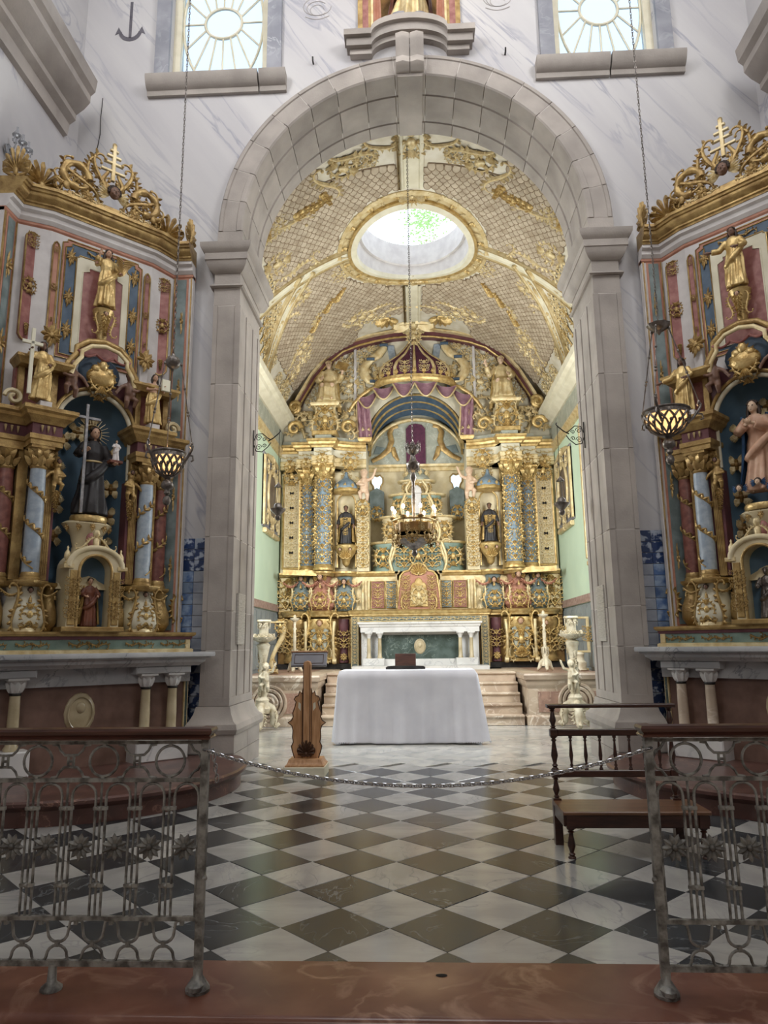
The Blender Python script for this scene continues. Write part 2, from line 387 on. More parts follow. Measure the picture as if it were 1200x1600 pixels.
def o_drop():
    m = MB(); z = 0.
    for i in range(5):
        s = 1-.13*i
        for a in (-60,-90,-120): leaf(m, 0, z, radians(a), .26*s, .06*s, .07, 0)
        leaf(m, 0, z, radians(-20), .2*s, .05*s, .07, -.6); leaf(m, 0, z, radians(200), .2*s, .05*s, .07, .6)
        m.ell((0,-.05,z-.03),(.05*s,.05,.05*s),6,4); z -= .17
    return m
def o_flower4():
    m = MB()
    for i in range(4):
        a = i*pi/2+pi/4
        m.m = 0
        for d in (-.38,-.19,0,.19,.38): leaf(m, cos(a)*.08, sin(a)*.08, a+d, .4, .075, .04, 0)
        m.m = 1; leaf(m, 0, 0, a+pi/4, .26, .09, .06, 0)
    m.ell((0,-.04,0),(.11,.07,.11),8,4); return m
def o_scrollS():
    m = MB(); cscroll(m, 0,0, radians(70), .95, 1, .07, .08, 5, .3, 8.5); cscroll(m, 0,0, radians(250), .95, 1, .07, .08, 5, .3, 8.5); return m
def o_scrollC():
    m = MB(); cscroll(m, 0,0, radians(90), .9, 1, .07, .08, 4, .5, 8.5); cscroll(m, 0,0, radians(-90), .9, -1, .07, .08, 4, .5, 8.5); return m
def o_fleur():
    m = MB()
    for a, L in ((90,.62),(58,.42),(122,.42),(15,.36),(165,.36),(-90,.62),(-58,.42),(-122,.42),(-15,.36),(-165,.36)): leaf(m, 0,0, radians(a), L, .08, .07, .5 if 90 < abs(a) else -.5)
    m.ell((0,-.05,0),(.12,.07,.12),8,4); return m
def o_swag():
    m = MB(); pts = [(-.5+.1*i, -.32*sin(pi*i/10)) for i in range(11)]
    m.tube([(x,-.06,z) for x,z in pts], [.03+.05*sin(pi*i/10) for i in range(11)], 6)
    for i in range(1,10): leaf(m, pts[i][0], pts[i][1], radians(-90+(-1)**i*50), .13, .045, .13, 0, -.05)
    return m
def o_wing():
    m = MB()
    for i in range(6): leaf(m, .02*i, .05-.03*i, radians(48-15*i), .78-.07*i, .085, .07, -.35)
    for i in range(4): leaf(m, 0, -.02*i, radians(50-17*i), .4, .08, .12, -.3, -.03)
    return m
def o_tassel():
    m = MB(); m.lathe([(.02,0),(.05,-.05),(.03,-.1),(.11,-.2),(.14,-.5),(.02,-.52)], 8); return m
ORN = dict(shell=o_shell, rosette=o_rosette, cartouche=o_cart, arabesque=o_arab, frieze_scroll=o_fret, leaf_drop=o_drop, gilt_flower=o_flower4, s_scroll=o_scrollS, c_scroll=o_scrollC, fleuron=o_fleur, garland=o_swag, wing=o_wing, tassel=o_tassel)
_cache = {}
def orn(kind, parent, x, y, z, s=1., mat='gold', rot=0., flip=False, sz=None, rz=0., name=None, sy=None):
    k = (kind, mat)
    if k not in _cache:
        if kind not in _cache: _cache[kind] = ORN[kind]()
        _cache[k] = _cache[kind].mesh(kind, mat if isinstance(mat,(list,tuple)) else [mat, 'wine'], 50)
    sx = -s if flip else s
    return obj(name or kind, _cache[k], parent, (x,y,z), (0,-rot,rz), (sx, sy or s, sz or s))
# ---- cherub heads
def cherub_mesh(fl, hair):
    m = MB(); m.ell((0,-.3,.02),(.36,.34,.46),12,9); m.ell((0,-.64,-.02),(.055,.08,.1),6,5); m.ell((0,-.5,-.2),(.2,.14,.14),8,5)
    m.ell((.17,-.53,-.1),(.13,.09,.12),8,5); m.ell((-.17,-.53,-.1),(.13,.09,.12),8,5); m.ell((.36,-.25,0),(.06,.1,.12),6,4); m.ell((-.36,-.25,0),(.06,.1,.12),6,4)
    m.m = 1; m.ell((0,-.2,.17),(.42,.36,.4),12,7)
    for i in range(11):
        a = radians(-12+i*20.4); m.ell((cos(a)*.4,-.3,.1+sin(a)*.4),(.13,.15,.13),6,4)
    m.ell((.14,-.6,.07),(.05,.03,.03),6,4); m.ell((-.14,-.6,.07),(.05,.03,.03),6,4); m.ell((0,-.62,-.17),(.07,.03,.018),6,3)
    return m.mesh('cherub_head', [fl,hair], 60)
def cherub(parent, x, y, z, s, fl='flesh', hair='hair', wings=None, rz=0.):
    k = ('ch',fl,hair)
    if k not in _cache: _cache[k] = cherub_mesh(fl,hair)
    o = obj('cherub_head', _cache[k], parent, (x,y,z), (0,0,rz), s)
    if wings:
        orn('wing', o, .3,-.05,-.15, 1.25, wings); orn('wing', o, -.3,-.05,-.15, 1.25, wings, flip=True)
    return o
# ---- figures: limbs and robes laid out as tubes, then fused to one skin
_tmp = None
def fuse(mb, voxel, mats, name, smooth=3):
    me = bpy.data.meshes.new('t'); me.from_pydata(mb.v, [], mb.f)
    t = bpy.data.objects.new('t', me); COL.objects.link(t)
    r = t.modifiers.new('r','REMESH'); r.mode = 'VOXEL'; r.voxel_size = voxel
    q = t.modifiers.new('s','SMOOTH'); q.iterations = smooth; q.factor = .5
    bpy.context.view_layer.update(); dg = bpy.context.evaluated_depsgraph_get()
    out = bpy.data.meshes.new_from_object(t.evaluated_get(dg)); out.name = name
    bpy.data.objects.remove(t); bpy.data.meshes.remove(me)
    out.materials.clear(); out.materials.append(G[mats]); out.polygons.foreach_set('use_smooth', [True]*len(out.polygons)); return out
def hand(mb, p, d, s=1.):
    """palm at p reaching along d, four unequal bent fingers and a side thumb"""
    p = Vector(p); d = Vector(d).normalized(); sd = d.cross(Vector((0,1,0)))
    sd = sd.normalized() if sd.length > .1 else Vector((1,0,0)); up = sd.cross(d)
    mb.tube([p-d*.012*s, p+d*.022*s, p+d*.042*s], [.013*s,.02*s,.017*s], 8)
    for i, L in enumerate((.036,.042,.04,.032)):
        b = p+d*.038*s+sd*(i-1.5)*.0095*s; mb.tube([b, b+d*L*.55*s-up*.004*s, b+d*L*.95*s-up*.014*s], [.0062*s,.0058*s,.0045*s], 5)
    b = p+d*.008*s+sd*.016*s; mb.tube([b, b+(d*.6+sd)*.018*s, b+(d*1.1+sd*.7)*.026*s], [.007*s,.0065*s,.005*s], 5)
def figure(name, H, loc, label, robe='gold', fl='flesh', hr='hair', armL=((.17,-.03,.66),(.12,-.14,.62)), armR=((-.17,-.03,.66),(-.12,-.14,.62)),
           hem=.15, rz=0., mantle=None, seated=False, nude=False, lean=0., rest=0., parent=None, cat='statue', bare=False, seed=1, longhair=False, hood=False, group=None, turn=0., belt=None, voxel=.0115):
    """standing (or seated) figure facing -y; arms given as elbow and hand positions in body heights (+x = viewer's right)"""
    rng = random.Random(seed)
    root = E(name, loc, label, cat, rz, group) if parent is None else obj(name, None, parent, loc, (0,0,rz))
    sx = lambda z: lean*sin(pi*min(1,max(0,z/.9)))
    top = .93; b = MB(); hx = sx(.93)+turn*.3
    b.ell((hx,-.012,top),(.048,.058,.07),12,9); b.ell((hx,-.071,top-.012),(.009,.014,.02),6,5); b.ell((hx,-.05,top-.045),(.025,.022,.022),8,5)
    b.ell((hx+.046,-.006,top-.01),(.008,.014,.02),6,4); b.ell((hx-.046,-.006,top-.01),(.008,.014,.02),6,4)
    b.tube([(sx(.78),0,.78),(sx(.86),0,.86),(hx,0,.9)], [.04,.031,.032], 8)
    zz = [.46,.54,.62,.7,.78,.82]; rr = [.085,.088,.075,.088,.1,.06]
    b.tube([(sx(z),.012,z) for z in zz], rr, 10, flat=.55, axis=(0,1,0))
    for sgn, (el, ha) in ((1,armL),(-1,armR)):
        sh = (sx(.8)+sgn*.1,0,.795); b.tube([sh, ((sh[0]+el[0])/2,(sh[1]+el[1])/2,(sh[2]+el[2])/2), el, ha], [.038,.034,.028,.019], 8); hand(b, ha, Vector(ha)-Vector(el), 1.25)
    hipz = .5; legs = []
    for sgn in (1,-1):
        if seated: lg = [(sgn*.06,0,.5),(sgn*.08,-.2,.5),(sgn*.075,-.2,.26),(sgn*.08,-.27,.245)]
        else: lg = [(sx(.5)+sgn*.05,0,.5),(sx(.28)+sgn*.055,-.02,.28),(sgn*.055,0,.05),(sgn*.065,-.07,.02)]
        legs.append(lg); b.tube(lg, [.065,.047,.028,.02], 8)
    s = lambda mb: mb.xf(lambda x,y,z: (x*H,y*H,z*H))
    body = obj('body', fuse(s(b), voxel*H*.8, fl, name+'_body', 2), root)
    ph = [rng.uniform(0,6) for _ in range(5)]
    if not nude:
        r = MB()
        if seated: prof = [(.2,.2,.15,-.16),(.27,.17,.14,-.15),(.36,.155,.14,-.13),(.44,.155,.19,-.09),(.52,.15,.17,-.06),(.6,.115,.09,0),(.7,.118,.09,0),(.79,.118,.07,0),(.845,.05,.046,0)]
        else: prof = [(.015,hem,hem*.8,-.01),(.12,hem*.96,hem*.76,-.01),(.3,.13,.105,-.008),(.46,.122,.098,0),(.55,.112,.085,0),(.62,.1,.078,0),(.7,.112,.088,0),(.79,.116,.07,0),(.845,.05,.046,0)]
        if bare: prof = [q for q in prof if q[0] < .64]
        n = 48; vs = []
        for z,a,c,o in prof:
            for i in range(n):
                t = 2*pi*i/n; f = 1+(.12*sin(7*t+ph[0]+z*3)+.10*sin(12*t+ph[1]-z*4)+.06*sin(4*t+ph[2]+z*6))*(1.2-z)*(1 if z < .6 else .4)
                vs.append((sx(z)+a*f*cos(t), o+c*f*sin(t), z))
        fs = [(j*n+i,j*n+(i+1)%n,(j+1)*n+(i+1)%n,(j+1)*n+i) for j in range(len(prof)-1) for i in range(n)]+[tuple(range(n-1,-1,-1)),tuple(range((len(prof)-1)*n,len(prof)*n))]
        r.add(vs, fs)
        if not bare:
            for sgn, (el, ha) in ((1,armL),(-1,armR)):
                e, h = Vector(el), Vector(ha); wr = e.lerp(h,.8); r.tube([(sx(.8)+sgn*.09,0,.795), tuple(e), tuple(e.lerp(h,.4)), tuple(wr)], [.052,.05,.05,.046], 9)
        # a diagonal wrap of cloth over the hips
        r.tube([(sx(.5)+.13*cos(t), -.1*sin(t)*1.05-.01, .5+.13*cos(t+.4)) for t in [pi*.0+i*pi/8 for i in range(9)]], [.028+.02*sin(pi*i/8) for i in range(9)], 7)
        obj('robe', fuse(s(r), voxel*H, robe, name+'_robe', 1), root)
    if mantle:
        c = MB()
        def fn(u,v):
            t = radians(-35+250*u) ; z = .84*(1-v)+.06*v; q = (.125+.07*v)*(1+.07*sin(9*t+ph[3]+3*v)); return ((sx(z)+q*1.12*cos(t))*H, (q*.85*sin(t)+.015)*H, z*H)
        c.grid(fn, 30, 10); c.grid(lambda u,v: tuple(x*.97 for x in fn(1-u,v)), 30, 10)
        c.build('mantle', mantle, root, 70)
    hm = MB()
    hm.ell((hx,.008,top+.022),(.056,.062,.062),12,7)
    if hood: hm.ell((hx,.02,top-.06),(.068,.055,.05),10,6)
    if longhair:
        for sgn in (1,-1): hm.tube([(hx+sgn*.045,.01,top+.02),(hx+sgn*.058,.01,top-.05),(hx+sgn*.06,-.01,top-.12)], [.022,.024,.012], 6)
        hm.ell((hx,.04,top-.05),(.06,.03,.1),8,5)
    for i in range(7):
        a = radians(20+i*23); hm.ell((hx+cos(a)*.05,-.02,top+.02+sin(a)*.045),(.017,.02,.017),6,4)
    s(hm).build('hair', hr, root, 70)
    ey = MB()
    for sgn in (1,-1): ey.ell((hx+sgn*.018,-.066,top+.004),(.009,.006,.005),6,4)
    ey.ell((hx,-.069,top-.04),(.011,.005,.003),6,3); s(ey).build('eyes', 'hair', root, 70)
    if belt:
        k = MB(); k.tube([(sx(.6)+.104*cos(t)*H, .082*sin(t)*H, .6*H) for t in [i*pi/9 for i in range(18)]], .012*H, 6, True); k.build('belt', belt, root, 70)
    return root
def putto(name, parent, loc, s, mat, rz=0., flip=1, armup=True):
    """small nude child figure, part of a retable"""
    key = ('putto',mat,armup)
    if key not in _cache:
        b = MB(); b.ell((0,-.02,.86),(.105,.11,.125),12,8); b.ell((0,-.13,.83),(.02,.025,.03),6,4); b.tube([(0,0,.3),(0,-.02,.42),(0,-.02,.55),(0,0,.68),(0,0,.78)], [.11,.14,.13,.12,.06], 10)
        b.tube([(.1,0,.66),(.25,-.04,.72 if armup else .55),(.34,-.06,.92 if armup else .42)], [.055,.05,.04], 8); b.tube([(-.1,0,.66),(-.2,-.08,.54),(-.08,-.16,.5)], [.055,.05,.04], 8)
        hand(b, (.34,-.06,.92 if armup else .42), (.3,0,.8 if armup else -.8), 1.6); hand(b, (-.08,-.16,.5), (.9,-.2,0), 1.6)
        b.tube([(.06,0,.34),(.1,-.1,.2),(.09,-.03,.02)], [.085,.07,.045], 8); b.tube([(-.06,0,.34),(-.13,-.12,.26),(-.1,-.04,.08)], [.085,.07,.045], 8)
        for i in range(8):
            a = radians(i*24); b.ell((cos(a)*.09,0,.9+sin(a)*.09),(.04,.06,.04),6,4)
        _cache[key] = fuse(b, .02, mat, 'putto', 2)
    return obj(name, _cache[key], parent, loc, (0,0,rz), (flip*s,s,s))
# ================================================================== THE SETTING
S = 'structure'
def wsweep(c, s, X, y0, y1, pr): return c.sweep([(s*X,y0),(s*X,y1)] if s < 0 else [(s*X,y1),(s*X,y0)], pr)
# ---- floors
fl = MB(); fl.box(-4.65,4.65,3.45,17.8,-.18,-.014); floor = tag(fl.build('floor','joint',None,0), 'black and white chequered marble floor of the sanctuary', kind=S)
HD = .2775; q = HD-.0025
tm = {}
for k, mt in (('b','btile'),('w','wtile'),('c','ctile')):
    t = MB(); c_ = .004
    t.add([(-q,0,-.014),(0,-q,-.014),(q,0,-.014),(0,q,-.014),(-q,0,-c_*.5),(0,-q,-c_*.5),(q,0,-c_*.5),(0,q,-c_*.5),(-q+c_,0,0),(0,-q+c_,0),(q-c_,0,0),(0,q-c_,0)],
          [(0,1,5,4),(1,2,6,5),(2,3,7,6),(3,0,4,7),(4,5,9,8),(5,6,10,9),(6,7,11,10),(7,4,8,11),(8,9,10,11)])
    tm[k] = t.mesh('floor_tile', mt, 0)
def in_step(x, y): return (abs(x)-3.45)**2+(y-7.38)**2 < 1.3**2
nt_ = 0
for j in range(-2, 19):
    for i in range(-18, 19):
        y = 3.872+HD*j; x = -.4905+2*HD*i+(HD if j%2 else 0)
        if abs(x) > 4.3 or y < 3.3 or y > 8.62 or in_step(x,y): continue
        if y < 3.5+HD: # cut along the sill
            continue
        obj('floor_tile', tm['w' if j%2 else 'b'], floor, (x,y,random.uniform(-.0008,.0006)), (0,0,random.choice((0,pi/2,pi,-pi/2))))
# front row of tiles, cut by the red sill
YS = 3.49
for j in (-2,-1,0):
    for i in range(-9, 10):
        yc = 3.872+HD*j; xc = -.4905+2*HD*i+(HD if j%2 else 0)
        if abs(xc) > 4.3: continue
        pts = [(-q,0),(0,-q),(q,0),(0,q)]; out = []
        for a, b in zip(pts, pts[1:]+pts[:1]):
            ya, yb = yc+a[1]-YS, yc+b[1]-YS
            if ya >= 0: out.append(a)
            if (ya >= 0) != (yb >= 0): f = ya/(ya-yb); out.append((a[0]+(b[0]-a[0])*f, a[1]+(b[1]-a[1])*f))
        if len(out) < 3: continue
        t = MB(); n = len(out); t.add([(x,y,0) for x,y in out]+[(x,y,-.014) for x,y in out], [tuple(range(n))]+[(i2,n+i2,n+(i2+1)%n,(i2+1)%n) for i2 in range(n)])
        obj('floor_tile', t.mesh('floor_tile_cut', 'wtile' if j%2 else 'btile', 0), floor, (xc,yc,0))
for j in range(0, 9):
    for i in range(-8, 9):
        y = 8.66+.28+.56*j*.5; x = .56*i+(.28 if j%2 else 0)
        if abs(x) < 2.95 and y < 12.7:
            obj('floor_tile', tm['c'], floor, (x,y,0), (0,0,random.choice((0,pi/2))), 1.004)
bd = MB(); bd.box(-2.25,2.25,8.6,8.655,-.012,-.0005); bd.build('floor_border_strip','ctile',floor,0)
fill = MB()
fill.box(-3.3,3.3,8.94,12.9,-.0135,-.004); fill.build('floor_underlay','ctile',floor,0)
# ---- red marble sill with a rounded nose
st = MB(); pr = [(0,0),(0,-.18),(.47,-.18)]+[(.47+.03*cos(a), -.03+.03*sin(a)) for a in [radians(-90+22.5*i) for i in range(9)]]
st.sweep([(-4.64,3.49),(4.64,3.49)], [(o,z) for o,z in pr]); st.m = 0
sill = tag(st.build('sanctuary_step','red'), 'polished red marble step along the front of the chequered floor', kind=S)
hl = MB(); hl.lathe([(.014,0),(.016,.0015),(.01,.002)], 12, (.03,3.36,0), 1.6, 1.); hl.build('step_socket_hole','hole',sill)
nf = MB(); nf.box(-4.65,4.65,-11,3.4,-.3,-.18); tag(nf.build('floor_nave','beige',None,0), 'stone floor of the nave below the step', kind=S)
# ---- front wall with arch opening and two windows
XW = 4.5; AZ = 6.8; RI = 2.25; RO = 2.58
wf = MB(); Yf, Yb = 8.5, 9.5
for s in (-1,1):
    arc = [(s*2.42*cos(a), AZ+2.42*sin(a)) for a in [radians(6*i) for i in range(16)]]
    wf.prism([(s*4.65,0),(s*2.42,0)]+arc+[(s*4.65,AZ+2.42)], Yf, Yb)
    wf.box(s*3.4 if s > 0 else -4.65, 4.65 if s > 0 else -3.4, Yf,8.8,AZ+2.42,14)
    wf.box(*( (-3.4,-2.0) if s < 0 else (2.0,3.4)),Yf,8.8,12.1,14)
wf.box(-2.0,-.5,Yf,8.8,AZ+2.42,14); wf.box(.5,2.0,Yf,8.8,AZ+2.42,14); wf.box(-.5,.5,Yf,Yb,AZ+2.42,9.7); wf.box(-.5,.5,Yf,Yb,11.6,14); wf.box(-.5,.5,8.95,Yb,9.7,11.6)
tag(wf.build('wall_front','wall',None,0), 'pale painted marble wall around the chancel arch', kind=S)
for s, nm in ((-1,'left'),(1,'right')):
    m = MB(); m.box(min(s*4.65,s*4.9),max(s*4.65,s*4.9),-11,9.5,-.3,14); wl = tag(m.build('wall_'+nm,'wall',None,0), 'pale painted marble side wall of the nave, '+nm, kind=S)
    c = MB(); pr = [(0,8.12),(.06,8.14),(.08,8.3),(.16,8.36),(.16,8.44),(.26,8.52),(.34,8.62),(.34,8.72),(.4,8.78),(.42,8.95),(.0,8.97)]
    wsweep(c, s, 4.65, -6, 8.12, pr)
    tag(c.build('trim_%d' % (1 if s < 0 else 2),'stone',None,30), 'grey stone cornice along the side wall, '+nm, kind=S)
m = MB(); m.box(-4.65,4.65,-11.2,-11,-.3,14); tag(m.build('wall_rear','plain',None,0), 'plain plaster wall at the back of the nave', kind=S)
m = MB(); m.box(-4.8,4.8,-11.2,9.5,14,14.2); tag(m.build('ceiling_nave','plain',None,0), 'white plaster ceiling above the nave', kind=S)
# ---- chancel walls
for s, nm in ((-1,'left'),(1,'right')):
    m = MB()
    a, b = min(s*3.3,s*3.5), max(s*3.3,s*3.5)
    m.box(a,b,9.5,17.6,2.17,3.0); m.box(a,b,9.5,17.6,5.6,7.2); m.box(a,b,9.5,10.2,3.0,5.6); m.box(a,b,12.0,17.6,3.0,5.6)
    wl = tag(m.build('wall_chancel_'+nm,'mint',None,0), 'mint green plaster chancel wall, '+nm, kind=S)
    d = MB(); d.box(a,b,9.5,17.6,0,2.18); d.build('dado','dado',wl,0)
    x0, x1 = min(s*3.28,s*3.31), max(s*3.28,s*3.31)
    for i in range(9): # raised dado panels
        y0 = 12.95+.42*i; pz = MB(); pz.box(x0,x1,y0+.015,y0+.405,1.45,2.12); pz.box(x0,x1,y0+.015,y0+.405,.95,1.42); pz.build('dado_panel','dado',wl,0)
    for i in range(34):
        y0 = 12.9+.105*i; pz = MB(); pz.box(x0-(.006 if s > 0 else 0),x1+(.006 if s < 0 else 0),y0,y0+.1,2.19,2.345); pz.build('band_stone','dadoband',wl,0)
    def mold(pr, mt, name):
        c = wsweep(MB(), s, 3.3, 9.5, 16.6, pr)
        c.build(name, mt, wl, 30)
    mold([(0,5.88),(.05,5.9),(.05,6.0),(.09,6.03),(.09,6.07),(0,6.07)],'goldlt','cornice_lower_moulding')
    mold([(0,6.07),(.06,6.07),(.06,6.5),(0,6.5)],'sage','cornice_frieze')
    mold([(0,6.5),(.1,6.5),(.14,6.56),(.24,6.62),(.26,6.7),(.34,6.74),(.36,6.86),(0,6.9)],'creampale','cornice_upper_moulding')
    fr = MB() # window in the side wall beside the arch
    xx = s*3.38; fr.box(xx-.03,xx+.03,10.2,12.0,3.0,3.08); fr.box(xx-.03,xx+.03,10.2,12.0,5.52,5.6); fr.box(xx-.03,xx+.03,10.2,10.28,3,5.6); fr.box(xx-.03,xx+.03,11.92,12,3,5.6); fr.box(xx-.02,xx+.02,11.07,11.13,3,5.6); fr.box(xx-.02,xx+.02,10.2,12,4.27,4.33)
    wn = tag(fr.build('window_%d' % (3 if s < 0 else 4),'creampale',None,0), 'tall chancel side window beside the arch, '+nm, kind=S)
    gp = MB(); gp.box(xx-.004,xx+.004,10.28,11.92,3.08,5.52); gp.build('pane','frostglass',wn,0)
m = MB(); m.box(-3.5,3.5,17.6,17.8,0,9.6); tag(m.build('wall_chancel_rear','creampale',None,0), 'cream end wall behind the gilded high altar', kind=S)
# ---- barrel vault with an oval oculus
VR = 3.6; VC = 9.12-VR; TH = math.asin(3.3/VR)
OY, OA, OB = 12.57, 1.12, 1.25
def vp(th, y, off=0.): return ((VR-off)*sin(th), y, VC+(VR-off)*cos(th))
def in_field(x, y):
    e = (x/(OA*1.36))**2+((y-OY)/(OB*1.36))**2
    if e < 1: return False
    if abs(x) < .24: return False
    th = math.asin(max(-1,min(1,x/VR)))
    d = abs(x)
    if abs(y-12.4) < .2 and d > 1.0: return False      # transverse ribs
    if d > 2.05 and 12.3 < y < 12.45+(abs(th)-.6)*3.4+.12: return False   # lunettes
    if y < 10.25 and d < 1.55: return False                             # foliage apron by the arch
    if d > 2.95 or (y < 12.5 and d > 2.55): return False                                           # gilt lunettes above the cornice
    if y > 15.5 and d < 1.5 - (16.3-y)*.4: return False
    return y < 16.4
vm = MB(); nu, nv = 90, 110
idx = {}
for j in range(nv+1):
    for i in range(nu+1):
        idx[(i,j)] = len(vm.v); vm.v.append(vp(-TH+2*TH*i/nu, 9.5+8.1*j/nv))
for j in range(nv):
    for i in range(nu):
        x = VR*sin(-TH+2*TH*(i+.5)/nu); y = 9.5+8.1*(j+.5)/nv
        if (x/(OA+.02))**2+((y-OY)/(OB+.02))**2 < 1: continue
        vm.f.append((idx[(i,j)],idx[(i,j+1)],idx[(i+1,j+1)],idx[(i+1,j)])); vm.mi.append(1 if in_field(x,y) else 0)
vault = tag(vm.build('ceiling',['vault','brownline'],None,60), 'cream and gilt barrel vault of the chancel with painted scales and an oval skylight', kind=S)
# oculus drum and frames
def oval(k, n=48): return [(OA*k*cos(2*pi*i/n), OY+OB*k*sin(2*pi*i/n)) for i in range(n)]
def vz(x): return VC+sqrt(max(.01,VR*VR-x*x))
def ovalband(k0, k1, off0, off1, mt, name):
    b = MB(); n = 64; vs = []
    for i in range(n):
        a = 2*pi*i/n
        for k, off in ((k0,-.01),(k0,off0),(k1,off1),(k1,-.01)):
            x = OA*k*cos(a); y = OY+OB*k*sin(a); vs.append((x,y,vz(x)-off))
    fs = [(4*i+k,4*((i+1)%n)+k,4*((i+1)%n)+k+1,4*i+k+1) for i in range(n) for k in range(3)]
    b.add(vs, fs); return b.build(name, mt, vault, 40)
ovalband(1.3,1.24,.02,.05,'goldlt','oculus_outer_moulding'); ovalband(1.24,1.12,.012,.012,'goldlt','oculus_wreath_band'); ovalband(1.12,1.07,.06,.06,'gold','oculus_gold_moulding'); ovalband(1.07,.97,.05,.09,'creampale','oculus_inner_moulding')
dr = MB(); n = 64; vs = []
for i in range(n):
    a = 2*pi*i/n
    for k, dz in ((.98,-.08),(.95,.25),(.95,.3),(.9,.3),(.9,.75)):
        x = OA*k*cos(a); vs.append((x, OY+OB*k*sin(a), vz(OA*k*cos(a))*(1 if dz < .1 else 0)+ (9.0 if dz >= .1 else 0)+dz))
dr.add(vs, [(5*i+k,5*((i+1)%n)+k,5*((i+1)%n)+k+1,5*i+k+1) for i in range(n) for k in range(4)]); dr.build('oculus_drum','white',vault,50)
# scale-covered fields: imbricated shield-shaped scales
def scale_mesh():
    t = MB(); out = [(-.06,.085),(.06,.085),(.072,.02),(.066,-.02),(.046,-.055),(.017,-.075),(-.017,-.075),(-.046,-.055),(-.066,-.02),(-.072,.02)]
    lift = lambda z: -.004-.026*(.085-z)/.16
    n = len(out); t.m = 1; ctr = (0,.01); inn = [(x*.8,(z-.01)*.8+.01) for x,z in out]
    t.add([(x,0,z) for x,z in out]+[(x,lift(z),z) for x,z in out]+[(x,lift(z)-.003,z) for x,z in inn], [(i,(i+1)%n,n+(i+1)%n,n+i) for i in range(n)]+[(n+i,n+(i+1)%n,2*n+(i+1)%n,2*n+i) for i in range(n)])
    t.m = 0; t.add([(x,lift(z)-.003,z) for x,z in inn], [tuple(range(n))]); return t
sc_mb = scale_mesh(); sc_me = sc_mb.mesh('vault_scale', ['scale','brownline'], 30)
cells = []
dy = .098; row = 0; y = 9.65
while y < 16.4:
    n = 62
    for i in range(n):
        arc = (-TH+2*TH*(i+.5*(row%2))/n)*VR; th = arc/VR; x = VR*sin(th)
        if in_field(x,y): cells.append((th, y))
    y += dy; row += 1
cells.sort(key=lambda c: (Vector(vp(*c))-Vector((0,0,1.4))).length)
stuff = MB()
for k, (th, y) in enumerate(cells):
    jit = random.uniform(-.22,.22); p = vp(th,y,.004)
    # local frame: -y(out of the scale) -> towards the axis; z(scale) -> +Y world
    R = Matrix(((cos(th),sin(th),0,p[0]),(0,0,-1,p[1]),(-sin(th),cos(th),0,p[2]),(0,0,0,1))) @ Matrix.Rotation(jit,4,'Y') @ Matrix.Scale(random.uniform(.95,1.1),4)
    if k < 300:
        o = obj('vault_scale', sc_me, vault); o.matrix_local = R
    else: stuff.join(sc_mb, R)
stuff.build('vault_scales',['scale','brownline'],vault,30,kind='stuff')
def vaultband(fn, w, mt, name, off=.03, n=24):
    """band along fn(t)->(theta,y) lying on the vault"""
    b = MB(); P = [fn(i/n) for i in range(n+1)]; vs = []
    for i,(th,y) in enumerate(P):
        a, c = P[max(0,i-1)], P[min(n,i+1)]; d = Vector(((c[0]-a[0])*VR, c[1]-a[1])).normalized(); nn = Vector((-d.y,d.x))
        for k, o in ((-1,0),(-1,off),(-.72,off+.02),(-.6,off*.5),(.6,off*.5),(.72,off+.02),(1,off),(1,0)): vs.append(vp(th+nn.x*w*k/VR, y+nn.y*w*k, o))
    b.add(vs, [(8*i+k,8*i+k+1,8*i+k+9,8*i+k+8) for i in range(n) for k in range(7)]); return b.build(name, mt, vault, 30)
vaultband(lambda t:(0,9.52+t*1.35), .2, 'creampale', 'ridge_band'); vaultband(lambda t:(0,14.2+t*2.3), .17, 'creampale', 'ridge_band')
for s in (-1,1):
    for xx in (-.21,.21):
        vaultband(lambda t:(xx/VR,9.6+t*1.3), .025, 'goldlt', 'gilt_fillet', .05); vaultband(lambda t:(xx/VR,14.2+t*2.2), .02, 'goldlt', 'gilt_fillet', .05)
        break
    rib = lambda t,d=0.: (s*(.36+t*.6), 12.5+d-.25*t*t)
    vaultband(lambda t: rib(t), .14, 'creampale', 'transverse_rib'); vaultband(lambda t: rib(t,.14), .03, 'goldlt', 'gilt_fillet', .05); vaultband(lambda t: rib(t,-.14), .03, 'goldlt', 'gilt_fillet', .05)
    LP = [(.6,12.45),(.7,12.78),(.8,13.08),(.94,13.58),(1.08,14.05),(1.17,14.4)]
    def lun(t, d=0.):
        q = t*5; k = min(4,int(q)); f = q-k; return (s*(LP[k][0]+(LP[k+1][0]-LP[k][0])*f+d), LP[k][1]+(LP[k+1][1]-LP[k][1])*f-d*1.5)
    vaultband(lambda t: lun(t), .09, 'creampale', 'lunette_arch'); vaultband(lambda t: lun(t,-.03), .035, 'goldlt', 'gilt_fillet', .06); vaultband(lambda t: lun(t,.05), .03, 'goldlt', 'gilt_fillet', .06)
def vorn(kind, x, y, s, rot=0., mat='goldlt', flip=False):
    th = math.asin(x/VR); p = vp(th,y,.02)
    o = orn(kind, vault, 0,0,0, 1, mat, flip=False)
    o.matrix_local = Matrix(((cos(th),sin(th),0,p[0]),(0,0,-1,p[1]),(-sin(th),cos(th),0,p[2]),(0,0,0,1))) @ Matrix.Rotation(rot,4,'Y') @ Matrix.Diagonal((-s if flip else s,s,s,1))
